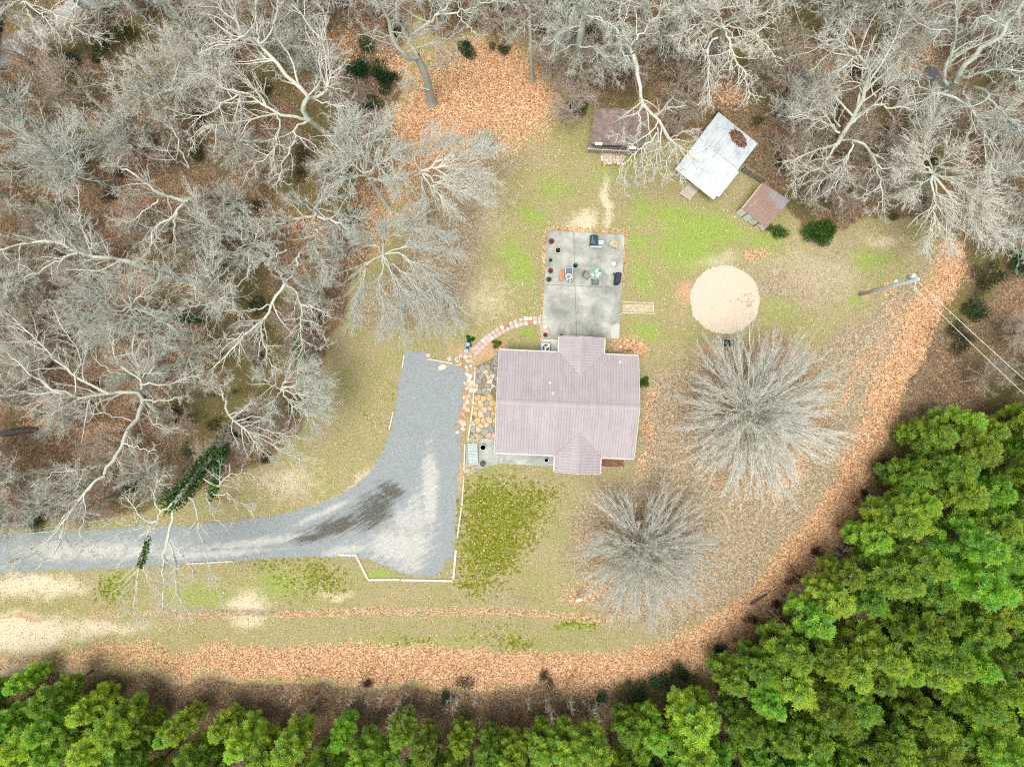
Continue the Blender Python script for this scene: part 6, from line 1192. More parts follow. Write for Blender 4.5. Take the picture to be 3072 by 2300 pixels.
# the two round trees on the lawn
def vase_tree(label, base, R_, Ht, nl, seed):
    r = np.random.default_rng(seed); bw = W(*base); o = thing('round_bare_tree', label, 'tree', bw, 0, 'round bare trees on the lawn')
    TP = np.array([[[0, 0, -.2], [0, 0, .5], [.02, .02, 1.1], [.0, .04, 1.5]]]); TR = np.array([[.42, .30, .27, .3]]); v, q = chains(TP, TR, 10); link('trunk', np_mesh('trunk', v, q, smooth=True), o, M['bark_vase'])
    az = np.arange(nl) * 2.39996 + r.normal(size=nl) * .22; reach = R_ * np.sqrt((np.arange(nl) + 1.5) / nl) * r.uniform(.84, 1.0, nl); K = 9
    zt = Ht * (1.0 - .42 * (reach / R_) ** 2) * r.uniform(.9, 1.06, nl)
    s = np.linspace(0, 1, K)[None]; rad = reach[:, None] * (s ** 1.1 * .92 + .08 * s ** 3) + .18; zz = 1.1 + (zt[:, None] - 1.1) * (s ** .85)
    wob = np.cumsum(r.normal(size=(nl, K, 2)) * .05, axis=1)
    P = np.stack([rad * np.cos(az)[:, None] + wob[..., 0], rad * np.sin(az)[:, None] + wob[..., 1], zz], -1); Rd = (.060 - .040 * s) * r.uniform(.8, 1.2, (nl, 1))
    for k in range(nl):
        v, q = chains(P[k:k + 1], Rd[k:k + 1], 5); link('limb', np_mesh('limb', v, q, smooth=True), o, M['bark_vase'])
    B1, R1 = spawn(P, Rd, np.full(nl, 8), (.5, 1.6), (.05, .25), 6, .035, .0, r, .08, .55, .92)
    B2, R2 = spawn(B1, R1, np.full(len(B1), 7), (.5, .8), (.08, .32), 3, .05, .0, r, .1, .75, rmin=.012)
    B3, R3 = spawn(B2, R2, np.full(len(B2), 4), (.6, .5), (.10, .4), 2, .1, .02, r, .1, .85, rmin=.0115)
    v1, q1 = chains(B1, R1, 4); v2, q2 = chains(B2, R2, 3); v3, t3 = spikes(B3[:, 0], B3[:, 1], R3[:, 0]); V, Q, T = join([(v1, q1, None), (v2, q2, None), (v3, None, t3)])
    link('crown', np_mesh('crown', V, Q, T), o, M['bark_vase']); return o
vt = vase_tree('larger of the two round bare trees, beside the sand circle side of the lawn', (2224, 1236), 7.5, 7.4, 130, 31)
copy_tree(vt, W(1917, 1623), 2.6, (.83, .83, .9), 'smaller of the two round bare trees, nearest the satellite dish')

# fill-in bare trees: three sources, copied
def fill_tree(label, Ht, spread, nl, seed, mat, dens, group):
    r = np.random.default_rng(seed); o = thing('bare_tree', label, 'tree', (0, 0, 0), 0, group)
    h1 = Ht * .42; TP = catmull([(0, 0, -.2), (.1, .05, h1 * .5), (.05, .2, h1)], 8)[None]; TR = np.linspace(.17, .11, 8)[None]; v, q = chains(TP, TR, 7); link('trunk', np_mesh('trunk', v, q, smooth=True), o, M[mat])
    LP, LR = [], []
    for i in range(nl):
        a = i * 2.4 + r.normal() * .3; h = h1 * r.uniform(.55, 1.0); L = spread * r.uniform(.7, 1.1); top = h + (Ht - h) * r.uniform(.45, 1)
        if i == 0: L *= .25; top = Ht
        p = [np.array([.05, .15, h]), np.array([L * .4 * math.cos(a), L * .4 * math.sin(a), h + (top - h) * .55]) + r.normal(size=3) * .2, np.array([L * math.cos(a), L * math.sin(a), top]) + r.normal(size=3) * .3]
        C_ = catmull(p, 9); C_[1:-1] += r.normal(size=(7, 3)) * .06; LP.append(C_); LR.append(np.linspace(.075, .02, 9))
    v, q = chains(np.array(LP), np.array(LR), 5); link('limb', np_mesh('limb', v, q, smooth=True), o, M[mat])
    V, Q, T = crown_mesh(np.array(LP), np.array(LR), r, dens, 1.0, .14, .04, (.35, .9), 4, (.5, .8)); link('crown', np_mesh('crown', V, Q, T), o, M[{'bark': 'twig', 'bark_grey': 'twig_grey'}.get(mat, mat)]); return o
KN = ['slim grey bare tree', 'tall pale bare tree', 'bushy grey bare tree', 'low brownish bare tree']; LB_L = ' in the thick of the left hand wood'; LB_T = ' in the brush along the top of the picture'; LB_R = ' in the dark brush along the right side'
srcs = [fill_tree(KN[0] + LB_L, 9, 2.8, 9, 51, 'bark_grey', 1.2, 'slim bare trees of the left wood'), fill_tree(KN[1] + LB_L, 11, 3.0, 10, 52, 'bark', 1.15, 'slim bare trees of the left wood'), fill_tree(KN[2] + LB_L, 6.5, 2.3, 10, 53, 'bark_grey', 1.4, 'slim bare trees of the left wood'), fill_tree(KN[3] + LB_L, 5, 1.9, 11, 54, 'sapling_bark', 1.6, 'slim bare trees of the left wood')]
FILL_L = [(150, 400, 0), (230, 480, 2), (90, 620, 1), (330, 560, 0), (420, 480, 2), (60, 760, 0), (250, 700, 2), (760, 470, 2), (820, 560, 3), (740, 640, 2), (600, 330, 0), (720, 330, 1), (640, 160, 2), (540, 80, 0), (440, 60, 2), (760, 120, 1), (860, 190, 2), (980, 250, 2), (1060, 330, 3), (880, 480, 3), (800, 760, 2), (720, 900, 0), (640, 1060, 2), (780, 1030, 3), (380, 1000, 2), (200, 1080, 0), (110, 980, 2), (80, 1160, 0), (260, 1240, 2), (420, 1330, 3), (310, 1430, 0), (160, 1400, 1), (60, 1440, 0), (200, 1500, 2), (90, 1530, 2), (350, 1490, 3), (560, 1250, 3), (690, 1370, 3), (840, 1240, 3), (930, 1060, 3), (980, 900, 2), (1040, 760, 2), (20, 300, 0), (30, 520, 1), (380, 400, 3), (300, 330, 3), (500, 480, 3), (560, 430, 3), (470, 700, 3), (350, 780, 2), (150, 860, 2), (950, 120, 2), (1000, 30, 0), (880, 40, 1), (1120, 60, 0), (760, 1310, 3), (630, 760, 3), (700, 720, 2), (1010, 560, 3), (20, 1340, 0), (480, 1120, 2)]
FILL_T = [(1330, 60, 0), (1430, 40, 2), (1480, 100, 3), (1540, 30, 0), (1660, 60, 2), (1690, 160, 2), (1790, 120, 0), (1810, 220, 2), (1880, 230, 3), (1960, 180, 2), (2020, 80, 0), (2080, 220, 3), (2020, 300, 3), (2260, 60, 0), (2250, 260, 3), (2330, 360, 2), (2380, 430, 3), (2330, 480, 3), (2400, 330, 2), (2450, 120, 2), (2560, 60, 1), (2620, 150, 0), (2600, 260, 2), (2700, 400, 2), (2640, 460, 3), (2560, 560, 3), (2470, 590, 3), (2420, 600, 3), (2660, 600, 2), (2900, 120, 0), (2960, 260, 1), (2900, 400, 0), (2980, 480, 1), (2910, 560, 2), (3010, 620, 0), (1740, 40, 1), (1650, 230, 3), (1720, 260, 3), (1700, 340, 3), (2300, 200, 3), (1600, 120, 3), (2010, 380, 3)]
FILL_R = [(2960, 720, 2), (2990, 1010, 3), (2900, 1130, 3), (3040, 1140, 3)]
er = random.Random(4)
def extra(n, poly, avoid, gap, kinds, out_):
    c = 0
    for _ in range(6000):
        x, y = er.uniform(-60, 3120), er.uniform(-60, 1600)
        if not inside(np.array([x]), np.array([y]), poly)[0]: continue
        if any((x - a) ** 2 + (y - b_) ** 2 < gap ** 2 for a, b_, k in out_) or any(((x - a) / rx) ** 2 + ((y - b_) / ry) ** 2 < 1 for a, b_, rx, ry in avoid): continue
        out_.append((x, y, er.choice(kinds))); c += 1
        if c >= n: break
AV = [(310, 350, 110, 80), (450, 200, 70, 80), (590, 760, 50, 150), (640, 1400, 130, 110), (980, 130, 60, 60), (1120, 240, 90, 80), (2420, 130, 110, 110), (2450, 250, 60, 60), (1860, 390, 110, 90), (2150, 460, 150, 130), (1000, 690, 90, 60), (2700, 250, 60, 60), (2180, 300, 60, 40)]
WT = [(1240, -50), (3100, -50), (3100, 700), (2860, 680), (2560, 640), (2400, 620), (2310, 520), (2200, 360), (2020, 380), (1950, 290), (1760, 290), (1700, 150), (1560, 70), (1330, 90)]
extra(26, WOOD_L, AV, 46, [2, 3, 3, 3], FILL_L); extra(16, WT, AV, 50, [2, 3, 3, 3], FILL_T)
def place_fill(lst, label, group, first=None):
    for i, (x, y, k) in enumerate(lst):
        src = srcs[k]; v = W(x, y); s_ = rr_.uniform(.8, 1.2); rz = rr_.uniform(0, 6.28)
        if src not in used_src and group.endswith('left wood'):
            used_src.append(src); src.location = v; src.rotation_euler = (0, 0, rz); continue
        copy_tree(src, v, rz, (s_, s_, s_ * rr_.uniform(.9, 1.15)), KN[k] + label, group)
used_src = []
place_fill(FILL_L, LB_L, 'slim bare trees of the left wood'); place_fill(FILL_T, LB_T, 'slim bare trees along the top'); place_fill(FILL_R, LB_R, 'slim bare trees of the right side')

# thin saplings in front of the pines at the bottom
def sapling(label, seed):
    r = np.random.default_rng(seed); o = thing('sapling', label, 'sapling', (0, 0, 0), 0, 'thin saplings along the pine edge'); P = catmull([(0, 0, -.1), (.05, .08, 2.6), (.12, .05, 5.4)], 8)[None]; Rd = np.linspace(.045, .012, 8)[None]
    v, q = chains(P, Rd, 5); link('trunk', np_mesh('trunk', v, q), o, M['sapling_bark']); B1, R1 = spawn(P, Rd, np.array([16]), (.16, .4), (.5, 1.1), 4, .15, .03, r, .3, .6); B2, R2 = spawn(B1, R1, np.full(16, 5), (.4, .25), (.4, 1), 2, .1, .02, r, .2, .7); v1, q1 = chains(B1, R1, 3); v2, t2 = spikes(B2[:, 0], B2[:, 1], R2[:, 0])
    V, Q, T = join([(v1, q1, None), (v2, None, t2)]); link('crown', np_mesh('crown', V, Q, T), o, M['sapling_bark']); return o
LB_S = 'thin bare sapling standing in the brown strip between the leaves and the pines'
sp0 = sapling(LB_S, 5); sp0.location = W(1700, 2050)
for i in range(44):
    x = rr_.choice([rr_.uniform(1640, 2000), rr_.uniform(1200, 1700), rr_.uniform(900, 1260), rr_.uniform(2280, 2520)]); y = rr_.uniform(2020, 2085) if x < 2050 else 1150 + (2560 - x) * 1.5 + rr_.uniform(-20, 60) + 430
    if x > 2050: y = np.interp(x, [2280, 2400, 2520], [1800, 1690, 1560]) + rr_.uniform(-10, 50)
    copy_tree(sp0, W(x, y), rr_.uniform(0, 6), rr_.uniform(.55, 1.15), LB_S, 'thin saplings along the pine edge')

# ---------------------------------------------------------------- pines
def pine(label, Ht, rmax, seed, z_lo=.24):
    r = np.random.default_rng(seed); o = thing('pine_tree', label, 'pine tree', (0, 0, 0), 0, 'pines of the plantation')
    P = catmull([(0, 0, -.2), (.05, .0, Ht * .5), (.0, .08, Ht)], 8)[None]; v, q = chains(P, np.linspace(.13, .025, 8)[None], 7); link('trunk', np_mesh('trunk', v, q, smooth=True), o, M['pine_bark'])
    z = []; h = Ht * z_lo
    while h < Ht - .3: z.append(h); h += .42
    z = np.array(z); nb = 5; Z_ = np.repeat(z, nb) + r.uniform(-.15, .15, len(z) * nb); n = len(Z_); az = np.tile(np.arange(nb) * 2 * np.pi / nb, len(z)) + np.repeat(np.arange(len(z)) * 1.1, nb) + r.normal(size=n) * .3
    u = (Z_ / Ht - z_lo) / (1 - z_lo); prof = np.interp(u, [0, .18, .45, .75, 1], [.45, .85, 1, .72, .12]); L = rmax * prof * r.uniform(.62, 1.15, n)
    # branch ends in tight fans of shoots
    d = np.stack([np.cos(az), np.sin(az), np.full(n, .0)], 1); K = 5; B = np.empty((n, K, 3)); B[:, 0] = np.stack([np.zeros(n), np.zeros(n), Z_], 1); dir_ = nrm(d + np.stack([np.zeros(n), np.zeros(n), .15 + .5 * u], 1))
    for k in range(1, K): dir_ = nrm(dir_ + r.normal(size=(n, 3)) * .08 + np.array([0, 0, .09])); B[:, k] = B[:, k - 1] + dir_ * (L / (K - 1))[:, None]
    Rb = (.03 - .02 * np.linspace(0, 1, K))[None] * np.ones((n, 1)); v, q = chains(B, Rb, 3)
    S1, RS = spawn(B, Rb, np.full(n, 4), (.36, .26), (.45, 1.0), 3, .1, .16, r, .35, .6, 1.0); v2, q2 = chains(S1, RS, 3)
    V, Q, T = join([(v, q, None), (v2, q2, None)]); link('branches', np_mesh('branches', V, Q, T), o, M['pine_bark'])
    # needles: bottle brush tufts at the shoot ends
    tip = np.concatenate([B[:, -1], S1[:, -1], S1[:, 1], B[:, 3]]); td = nrm(np.concatenate([B[:, -1] - B[:, -2], S1[:, -1] - S1[:, -2], S1[:, 1] - S1[:, 0], B[:, 3] - B[:, 2]])); m = len(tip); nn = 22
    uu = np.concatenate([u, np.repeat(u, 4), np.repeat(u, 4), u])
    hue = r.random(m); c = np.where((hue < .72)[:, None], np.array([[.46, .64, .08]]), np.array([[.29, .55, .16]])) * r.uniform(.75, 1.25, (m, 1))
    A = np.repeat(tip, nn, 0); D = np.repeat(td, nn, 0); off = r.uniform(-.20, .04, (m * nn, 1)); nd = nrm(D * r.uniform(.3, 1.1, (m * nn, 1)) + nrm(r.normal(size=(m * nn, 3))) * .95); Ln = r.uniform(.18, .33, m * nn)
    A = A + D * off; E = A + nd * Ln[:, None] - np.array([0, 0, .02]); sd_ = nrm(np.cross(nd, r.normal(size=(m * nn, 3)))) * .022
    V = np.stack([A - sd_ * .5, E - sd_, E + sd_, ], 1).reshape(-1, 3); T = np.arange(m * nn * 3).reshape(-1, 3)
    link('needles', np_mesh('needles', V, None, T, col=np.repeat(np.repeat(c, nn, 0) * r.uniform(.8, 1.2, (m * nn, 1)), 3, 0)), o, M['needles']); return o
LB_P = {'edge': 'green pine on the leafy edge of the plantation at the lower right', 'deep': 'green pine inside the dense plantation filling the lower right corner', 'low': 'green pine of the row along the bottom picture edge', 'left': 'green pine in the group at the bottom left corner'}
pines = [pine(LB_P['deep'], 11.5, 1.75, 61), pine(LB_P['deep'], 10.0, 1.6, 62), pine(LB_P['deep'], 12.5, 1.7, 63), pine(LB_P['deep'], 8.5, 1.5, 64, .12)]
zone = [W2(*q) for q in PINE_ZONE]; spots = []; pr = random.Random(77)
for attempt in range(9000):
    x, y = pr.uniform(-50, 52), pr.uniform(-36, 4)
    if not inside(np.array([x]), np.array([y]), zone)[0]: continue
    if any((x - a) ** 2 + (y - c) ** 2 < (1.75 if y < -27 else 2.1) ** 2 for a, c in spots): continue
    # keep the ones the camera can see (their tops fall inside the frame)
    k = H / (H - 9.0)
    if abs(x * (H / (H - 2))) > 48.5 or abs(y * (H / (H - 2.0))) > 36.5: continue
    spots.append((x, y))
print('pines', len(spots)); first = [True] * 4
for x, y in spots:
    PXx, PYy = x / S + 1536, 1150 - y / S; d_edge = float(seg_dist(np.array([x]), np.array([y]), zone, True)[0])
    key = 'left' if PXx < 620 else 'low' if PXx < 2000 else 'edge' if d_edge < 2.4 else 'deep'
    k = pr.choice([0, 0, 1, 2, 2]) if d_edge > 2 else pr.choice([1, 3, 3, 1]); s_ = pr.uniform(.82, 1.12)
    if key in ('low', 'left'): s_ *= .86
    g_ = {'edge': 'pines along the plantation edge', 'deep': 'pines inside the plantation', 'low': 'pines along the bottom edge', 'left': 'pines at the bottom left'}[key]
    if first[k]:
        first[k] = False; o = pines[k]; o.location = (x, y, 0); o['label'] = LB_P[key]; o['group'] = g_; o.scale = (s_, s_, s_); continue
    copy_tree(pines[k], (x, y, 0), pr.uniform(0, 6.28), (s_, s_, s_ * pr.uniform(.9, 1.08)), LB_P[key], g_)
for k in range(4):
    if first[k]:
        for c in list(pines[k].children): bpy.data.objects.remove(c)
        bpy.data.objects.remove(pines[k])

# ---------------------------------------------------------------- evergreen shrubs
def shrub(x, y, rad, ht, label, seed, c0=(0.02, 0.065, 0.018), c1=(0.10, 0.20, 0.045), n=2600, name='evergreen_bush', lobes=7, lf=.16):
    r = np.random.default_rng(seed); v = W(x, y); o = thing(name, label, 'bush', (v.x, v.y, 0), 0, 'bushes in and beside the wood')
    lc = np.stack([r.normal(size=lobes) * rad * .42, r.normal(size=lobes) * rad * .42, ht * r.uniform(.35, .75, lobes)], 1); lr = rad * r.uniform(.4, .62, lobes); k = r.integers(0, lobes, n); d = nrm(r.normal(size=(n, 3)))
    C = lc[k] + d * (lr[k] * r.random(n) ** .33)[:, None] * np.array([1, 1, .8]); C[:, 2] = np.maximum(C[:, 2], .06); dn = nrm(d + r.normal(size=(n, 3)) * .8); t = r.random((n, 1)) ** 1.5
    sz = lf * r.uniform(.6, 1.3, n); V, Q, c = leaf_quads(C, dn, sz, sz * .55, np.array([c0]) * (1 - t) + np.array([c1]) * t); link('foliage', np_mesh('foliage', V, Q, col=c), o, M['shrub'])
    P = np.array([catmull([(0, 0, -.1), q * .5, q], 5) for q in lc]); v_, q_ = chains(P, np.linspace(.05, .015, 5)[None] * np.ones((lobes, 1)), 4); link('stem', np_mesh('stem', v_, q_), o, M['sapling_bark']); return o
BR = ((0.05, 0.045, 0.015), (0.17, 0.14, 0.05))
shrub(2452, 702, 1.55, 1.6, 'large bright evergreen bush on the lawn edge above the yellow stick', 1, (0.02, .08, .012), (.10, .24, .03), 5200)
shrub(2330, 698, .8, .9, 'small green bush behind the rusty shed', 2, (0.03, .09, .015), (.13, .26, .05), 900)
shrub(1095, 215, 1.5, 1.8, 'dark evergreen bush with two lobes in the upper wood', 3, (0.012, .045, .012), (.05, .15, .03), 3200)
shrub(1160, 250, 1.1, 1.4, 'dark evergreen bush touching the upper wood evergreen on its right', 4, (0.01, .035, .01), (.04, .11, .025), 1700)
shrub(1403, 158, .8, 1.0, 'dark green bush beside the stout leaning trunk at the top', 5, (0.015, .05, .02), (.05, .13, .05), 900)
shrub(1503, 152, .7, .9, 'olive bush on the orange leaves at the top, right of the dark green one', 6, *BR, 800)
shrub(598, 466, .8, 1.1, 'round olive bush in the orange leaves of the left wood', 7, *BR, 1300)
shrub(575, 735, 1.15, 1.5, 'tall olive brown bush in the middle of the left wood, upper part', 8, (0.05, .04, .015), (.15, .115, .045), 1700)
shrub(580, 690, .9, 1.3, 'olive brown bush just above the tall one in the middle of the left wood', 9, (0.06, .045, .018), (.15, .12, .05), 1100)
shrub(520, 1245, 1.1, 1.2, 'dark evergreen bush under the spreading pale tree at the middle left', 10, (0.01, .035, .01), (.035, .10, .03), 1500)
shrub(300, 118, 1.6, 2.2, 'dark green bush below the grey track at the top left', 11, (0.012, .03, .014), (.06, .10, .045), 2400)
shrub(205, 195, 1.2, 1.6, 'dark blue green bush left of the shaded orange leaves at the top left', 12, (0.012, .03, .018), (.05, .09, .06), 1500)
shrub(365, 110, 1.2, 2.0, 'yellow olive bush right of the dark bush at the top left', 13, (0.06, .055, .012), (.17, .15, .04), 1700)
shrub(330, 40, 1.0, 1.6, 'bright olive bush at the top edge near the grey track', 14, (0.05, .06, .012), (.17, .18, .05), 1100)
shrub(3058, 800, 1.5, 2.4, 'tall dark evergreen at the right picture edge', 15, (0.012, .045, .015), (.05, .13, .035), 2600)
shrub(2905, 925, 1.3, 1.2, 'low dark green bush under the two wires', 16, (0.02, .04, .012), (.08, .12, .04), 1600)
shrub(2880, 1010, 1.2, 1.1, 'dim green bush in the brown brush right of the leaf bank', 17, (0.03, .04, .015), (.10, .11, .05), 1200)
shrub(2950, 850, 1.3, 1.4, 'dim olive green bush between the pole wires and the evergreen at the right edge', 18, (0.03, .04, .014), (.10, .12, .045), 1400)
shrub(1735, 330, .9, 1.3, 'green bush at the left wall of the brown cabin', 19, (0.05, .07, .015), (.18, .20, .06), 1100)
shrub(1925, 1145, .55, .9, 'narrow green bush at the right wall of the house', 20, (0.03, .09, .012), (.12, .24, .04), 700)
shrub(1490, 1030, .4, .35, 'low yellow green weeds by the corner of the house roof', 21, (0.07, .10, .012), (.24, .28, .05), 400)
shrub(1413, 1022, .35, .35, 'small green plant above the light blue bucket', 22, (0.03, .10, .02), (.1, .26, .05), 300)
shrub(900, 1040, .9, 6.5, 'patch of green vine leaves hanging in the pale bare tree by the drive', 23, (0.06, .12, .01), (.2, .34, .04), 420) if False else None
for i, (x, y, s_) in enumerate(((1350, 2085, .8), (1905, 2060, 1.0), (1980, 2040, 1.1), (2040, 2010, 1.0), (2150, 1940, .8), (1800, 2080, .7))):
    shrub(x, y, s_, 1.3, 'dim blue green briar thicket in the brown strip above the bottom pines', 40 + i, (0.02, .05, .02), (.07, .15, .06), 900, 'briar_bush')

for i, (x, y, s_) in enumerate(((2450, 1660, .7), (2380, 1730, .8), (2330, 1800, .6), (2250, 1868, .7), (1395, 2040, .9), (1640, 2030, .7), (1110, 2050, .6), (2585, 1480, .6), (2640, 1390, .7))):
    shrub(x, y, s_, .8, 'dark leafless shrub on the outer edge of the orange leaf band', 60 + i, (0.03, .022, .016), (.12, .08, .05), 500, 'leafless_shrub', 6, .12)
ub = [shrub(330, 600, .8, 1.0, 'low olive undergrowth bush between the bare trees of the wood', 81, (0.06, .05, .02), (.20, .17, .07), 750, 'undergrowth_bush', 6, .13), shrub(700, 620, .7, .8, 'low olive undergrowth bush between the bare trees of the wood', 82, (0.035, .06, .02), (.12, .17, .06), 700, 'undergrowth_bush', 6, .13)]
ul = []; extra(46, WOOD_L, [], 60, [0, 0, 1], ul); extra(26, WT, AV[6:9], 60, [0, 0, 1], ul)
for x, y, k in ul: copy_tree(ub[k], W(x, y), rr_.uniform(0, 6), rr_.uniform(.6, 1.4))
# brush pile on the lawn edge, leaf heap on the shed roof
def sticks(n, c, rx, ry, h, L, seed, ang=None):
    r = np.random.default_rng(seed); A = np.array(c) + np.stack([r.normal(size=n) * rx, r.normal(size=n) * ry, r.random(n) * h + .03], 1); a = r.uniform(0, 6.28, n) if ang is None else ang + r.normal(size=n) * .35; l_ = L * r.uniform(.5, 1.2, n)
    B = A + np.stack([np.cos(a) * l_, np.sin(a) * l_, r.normal(size=n) * .1], 1); B[:, 2] = np.maximum(B[:, 2], .02); return A, B
v = W(1450, 440); o = thing('brush_pile', 'pile of cut grey branches on the leaves above the back lawn', 'brush pile', (v.x, v.y, 0)); A, B = sticks(240, (-.3, -.2, 0), .5, .45, .45, 1.3, 6, 1.1); P = np.stack([A, (A + B) / 2 + np.random.default_rng(1).normal(size=A.shape) * .05, B], 1); V, Q = chains(P, np.array([[.022, .018, .008]]) * np.ones((240, 1)), 3); link('branches', np_mesh('branches', V, Q), o, M['bark_grey'])
v = W(2215, 416, 2.08); o = thing('leaf_heap', 'heap of red brown leaves and twigs on the roof of the white metal shed', 'leaf heap', (v.x, v.y, 2.02), R(-52)); r = np.random.default_rng(9); n = 1500
C = np.stack([r.normal(size=n) * .42, r.normal(size=n) * .24, np.zeros(n)], 1); keep = (np.abs(C[:, 0] / 1.0) ** 2 + np.abs(C[:, 1] / .55) ** 2) < 1 + r.normal(size=n) * .15; C = C[keep]; n = len(C); C[:, 2] = .17 * np.maximum(0, 1 - (C[:, 0] / 1.0) ** 2 - (C[:, 1] / .55) ** 2) + r.random(n) * .05 + .02 - .12 * C[:, 0] * 0
dn = nrm(r.normal(size=(n, 3)) * np.array([1, 1, .25])); V, Q, c = leaf_quads(C, dn, np.full(n, .15), np.full(n, .09), np.array([[.10, .045, .025]]) + r.random((n, 1)) * np.array([[.24, .12, .07]])); link('leaves', np_mesh('leaves', V, Q, col=c), o, M['leaf'])
b = MB(); b.lathe([(.95, -.12), (.8, .0), (.45, .1), (.05, .14)], n=18); b.v = [(q[0], q[1] * .55, q[2]) for q in b.v]; b.build('heap_core', M['soil'], o, True)
A, B = sticks(70, (0, 0, .1), .4, .2, .12, .5, 3); V, T = spikes(A, B, np.full(70, .012)); link('twigs', np_mesh('twigs', V, None, T), o, M['bark_grey'])
# fallen dark log and trunks on the forest floor
for i, (a, c, r_) in enumerate((((10, 1300), (112, 1288), .30), ((100, 1302), (112, 1282), .2), ((570, 1190), (645, 1186), .16), ((30, 1215), (160, 1208), .10), ((120, 1120), (160, 1090), .16), ((530, 1440), (580, 1375), .06), ((2250, 1810), (2300, 1780), .12))):
    A, B = W(*a), W(*c); b = MB(); b.tube([A + Vector((0, 0, r_ * .7)), A.lerp(B, .5) + Vector((.03, .05, r_ * .8)), B + Vector((0, 0, r_ * .7))], [r_, r_ * .92, r_ * .8], 9); o = b.build('fallen_log', plain('dark_log', (0.10, 0.085, 0.07), .95, var=.4), None, True)
    tag(o, ['thick dark log on the ground at the left picture edge', 'dark stub against the right end of the thick log', 'short dark log lying right of the dark evergreen under the spreading tree', 'thin dark log along the left edge above the thick one', 'short dark log under the left fan of pale limbs', 'thin dark log lying left of the ivy trunk', 'dark log in the brush at the plantation edge'][i], 'log', 'fallen logs')

# ---------------------------------------------------------------- loose cover: fallen leaves, brush, grass
def scatter(n, seed, density):
    r = np.random.default_rng(seed); X = r.uniform(-49, 49, n); Y = r.uniform(-37.5, 37.5, n); m = masks(X, Y); k = r.random(n) < density(m); return X[k], Y[k], [q[k] for q in m], r
hard = [DRIVE, [(1640, 690), (1874, 703), (1858, 1016), (1624, 1017)], [(1394, 1420), (1402, 1313), (1500, 1313), (1500, 1335), (1670, 1345), (1670, 1397), (1495, 1391)]]
def on_hard(X, Y):
    k = np.zeros(X.shape, bool)
    for q in hard: k |= inside(X, Y, [W2(*p) for p in q])
    c = W(2175, 899); return k | (np.hypot(X - c.x, Y - c.y) < 2.95)
X, Y, m, r = scatter(330000, 5, lambda m: np.clip(np.maximum.reduce([m[1] ** 2 * 1.0, m[0] * .20, np.full(m[0].shape, .13), (m[2] > .5) * .05]), 0, 1))
k = ~on_hard(X, Y) | (r.random(len(X)) < .03); X, Y, m = X[k], Y[k], [q[k] for q in m]; n = len(X); print('leaves', n)
t = r.random(n); lf = np.clip(m[1] * 1.4, 0, 1); wd_ = m[0]
cA = np.array([[.22, .11, .055]]) * (1 - t[:, None]) + np.array([[.76, .51, .31]]) * t[:, None]; cB = np.array([[.30, .22, .14]]) * (1 - t[:, None]) + np.array([[.80, .70, .56]]) * t[:, None]; w_ = np.maximum(lf, wd_ * .9)[:, None]; col = cA * w_ + cB * (1 - w_)
a = r.uniform(0, 6.28, n); dn = nrm(np.stack([np.cos(a), np.sin(a), r.normal(size=n) * .25], 1)); sz = r.uniform(.07, .17, n); C = np.stack([X, Y, np.where(on_hard(X, Y), .12, .02) + r.random(n) * .05], 1)
up = nrm(np.stack([r.normal(size=n) * .3, r.normal(size=n) * .3, np.ones(n)], 1)); sv = nrm(np.cross(up, dn)); V = np.stack([C - dn * sz[:, None] * .5, C + sv * sz[:, None] * .33, C + dn * sz[:, None] * .5, C - sv * sz[:, None] * .33], 1).reshape(-1, 3)
o = link('leaf_litter', np_mesh('leaf_litter', V, np.arange(4 * n).reshape(n, 4), col=np.repeat(col, 4, 0)), None, M['leaf']); tag(o, 'fallen brown leaves strewn over lawn and wood', kind='stuff')
# brown brush: bent twigs in clumps
X, Y, m, r = scatter(30000, 6, lambda m: np.clip(m[0] * 1.3 - .3 - m[1] * .55, 0, 1) * .55); pz = inside(X, Y, zone); n = len(X); print('brush', n)
reps = 3; X = np.repeat(X, reps) + r.normal(size=n * reps) * .16; Y = np.repeat(Y, reps) + r.normal(size=n * reps) * .16; N = len(X); d = nrm(np.stack([r.normal(size=N) * .6, r.normal(size=N) * .6, np.full(N, .8)], 1)); L = r.uniform(.35, 1.25, N); A = np.stack([X, Y, np.zeros(N)], 1); Bq = A + d * L[:, None]; d2 = nrm(d + r.normal(size=(N, 3)) * .5 - np.array([0, 0, .5])); Cq = Bq + d2 * (L * .6)[:, None]
P = np.stack([A, Bq, Cq], 1); V, Q = chains(P, np.array([[.012, .009, .004]]) * np.ones((N, 1)), 3); tv = r.random((N, 1)); col = np.array([[.12, .08, .055]]) * (1 - tv) + np.array([[.44, .34, .25]]) * tv
o = link('brush', np_mesh('brush', V, Q, col=np.repeat(col, 9, 0)), None, M['brush']); tag(o, 'low brown brush covering the forest floor', kind='stuff')
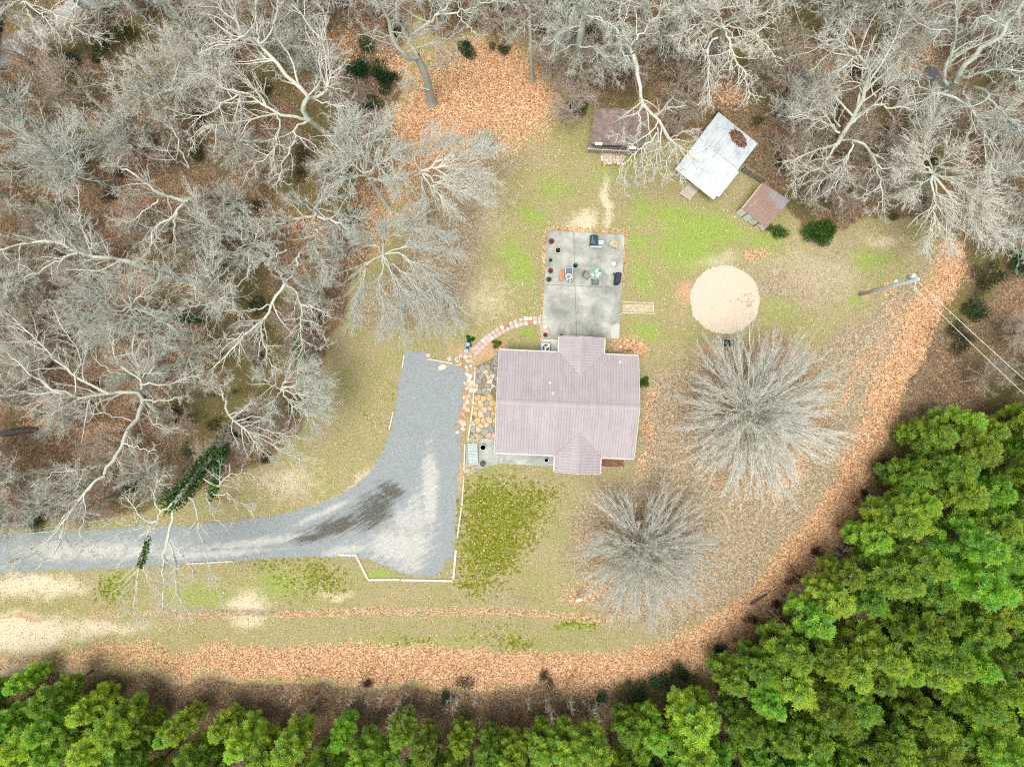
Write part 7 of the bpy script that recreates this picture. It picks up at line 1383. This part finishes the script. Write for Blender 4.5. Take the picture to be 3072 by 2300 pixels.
# grass blades in the lawn
X, Y, m, r = scatter(150000, 8, lambda m: np.clip(1 - m[0] * 2 - m[1] * 1.2, 0, 1) * .55); k = ~on_hard(X, Y); X, Y, m = X[k], Y[k], [q[k] for q in m]; n = len(X); a = r.uniform(0, 6.28, n); A = np.stack([X, Y, np.zeros(n)], 1); d = np.stack([np.cos(a), np.sin(a), np.full(n, .9)], 1); L = r.uniform(.06, .15, n); sd_ = np.stack([-np.sin(a), np.cos(a), np.zeros(n)], 1) * .028
V = np.stack([A - sd_, A + sd_, A + d * L[:, None]], 1).reshape(-1, 3); g = np.clip(np.maximum(m[2] * 1.6 - .5, 0), 0, 1)[:, None]; ms = np.clip(m[3] * 1.5 - .3, 0, 1)[:, None]; tv = r.random((n, 1))
col = (np.array([[.17, .15, .06]]) * (1 - tv) + np.array([[.46, .40, .23]]) * tv) * (1 - g) + (np.array([[.11, .18, .025]]) * (1 - tv) + np.array([[.30, .38, .10]]) * tv) * g; col = col * (1 - ms) + (np.array([[.09, .10, .012]]) * (1 - tv) + np.array([[.26, .26, .06]]) * tv) * ms
o = link('grass', np_mesh('grass', V, None, np.arange(3 * n).reshape(n, 3), col=np.repeat(col, 3, 0)), None, M['leaf']); tag(o, 'short winter grass of the lawn', kind='stuff'); print('grass', n)
# loose stones spilling off the gravel
X, Y, m, r = scatter(60000, 12, lambda m: np.full(m[0].shape, 1.0)); dd = seg_dist(X, Y, [W2(*p) for p in DRIVE], True); k = r.random(len(X)) < .9 * np.exp(-(dd / .28) ** 2); X, Y = X[k], Y[k]; X = np.repeat(X, 5) + r.normal(size=len(X) * 5) * .2; Y = np.repeat(Y, 5) + r.normal(size=len(Y) * 5) * .2; n = len(X); z = r.uniform(.03, .07, n)
B0 = np.stack([X, Y, np.full(n, .006)], 1); B1_ = B0 + np.stack([r.normal(size=n) * .015, r.normal(size=n) * .015, z], 1); V, T = spikes(B0, B1_, z * .8); cg = np.array([[.30, .31, .30]]) * r.uniform(.5, 1.5, (n, 1)); o = link('loose_gravel', np_mesh('loose_gravel', V, None, T, col=np.repeat(cg, 4, 0)), None, M['leaf']); tag(o, 'loose stones along the gravel edge', kind='stuff'); print('stones', n)
tot = 0
for me in bpy.data.meshes: me.calc_loop_triangles(); tot += len(me.loop_triangles)
print('TRIS', tot, 'objects', len(bpy.data.objects))
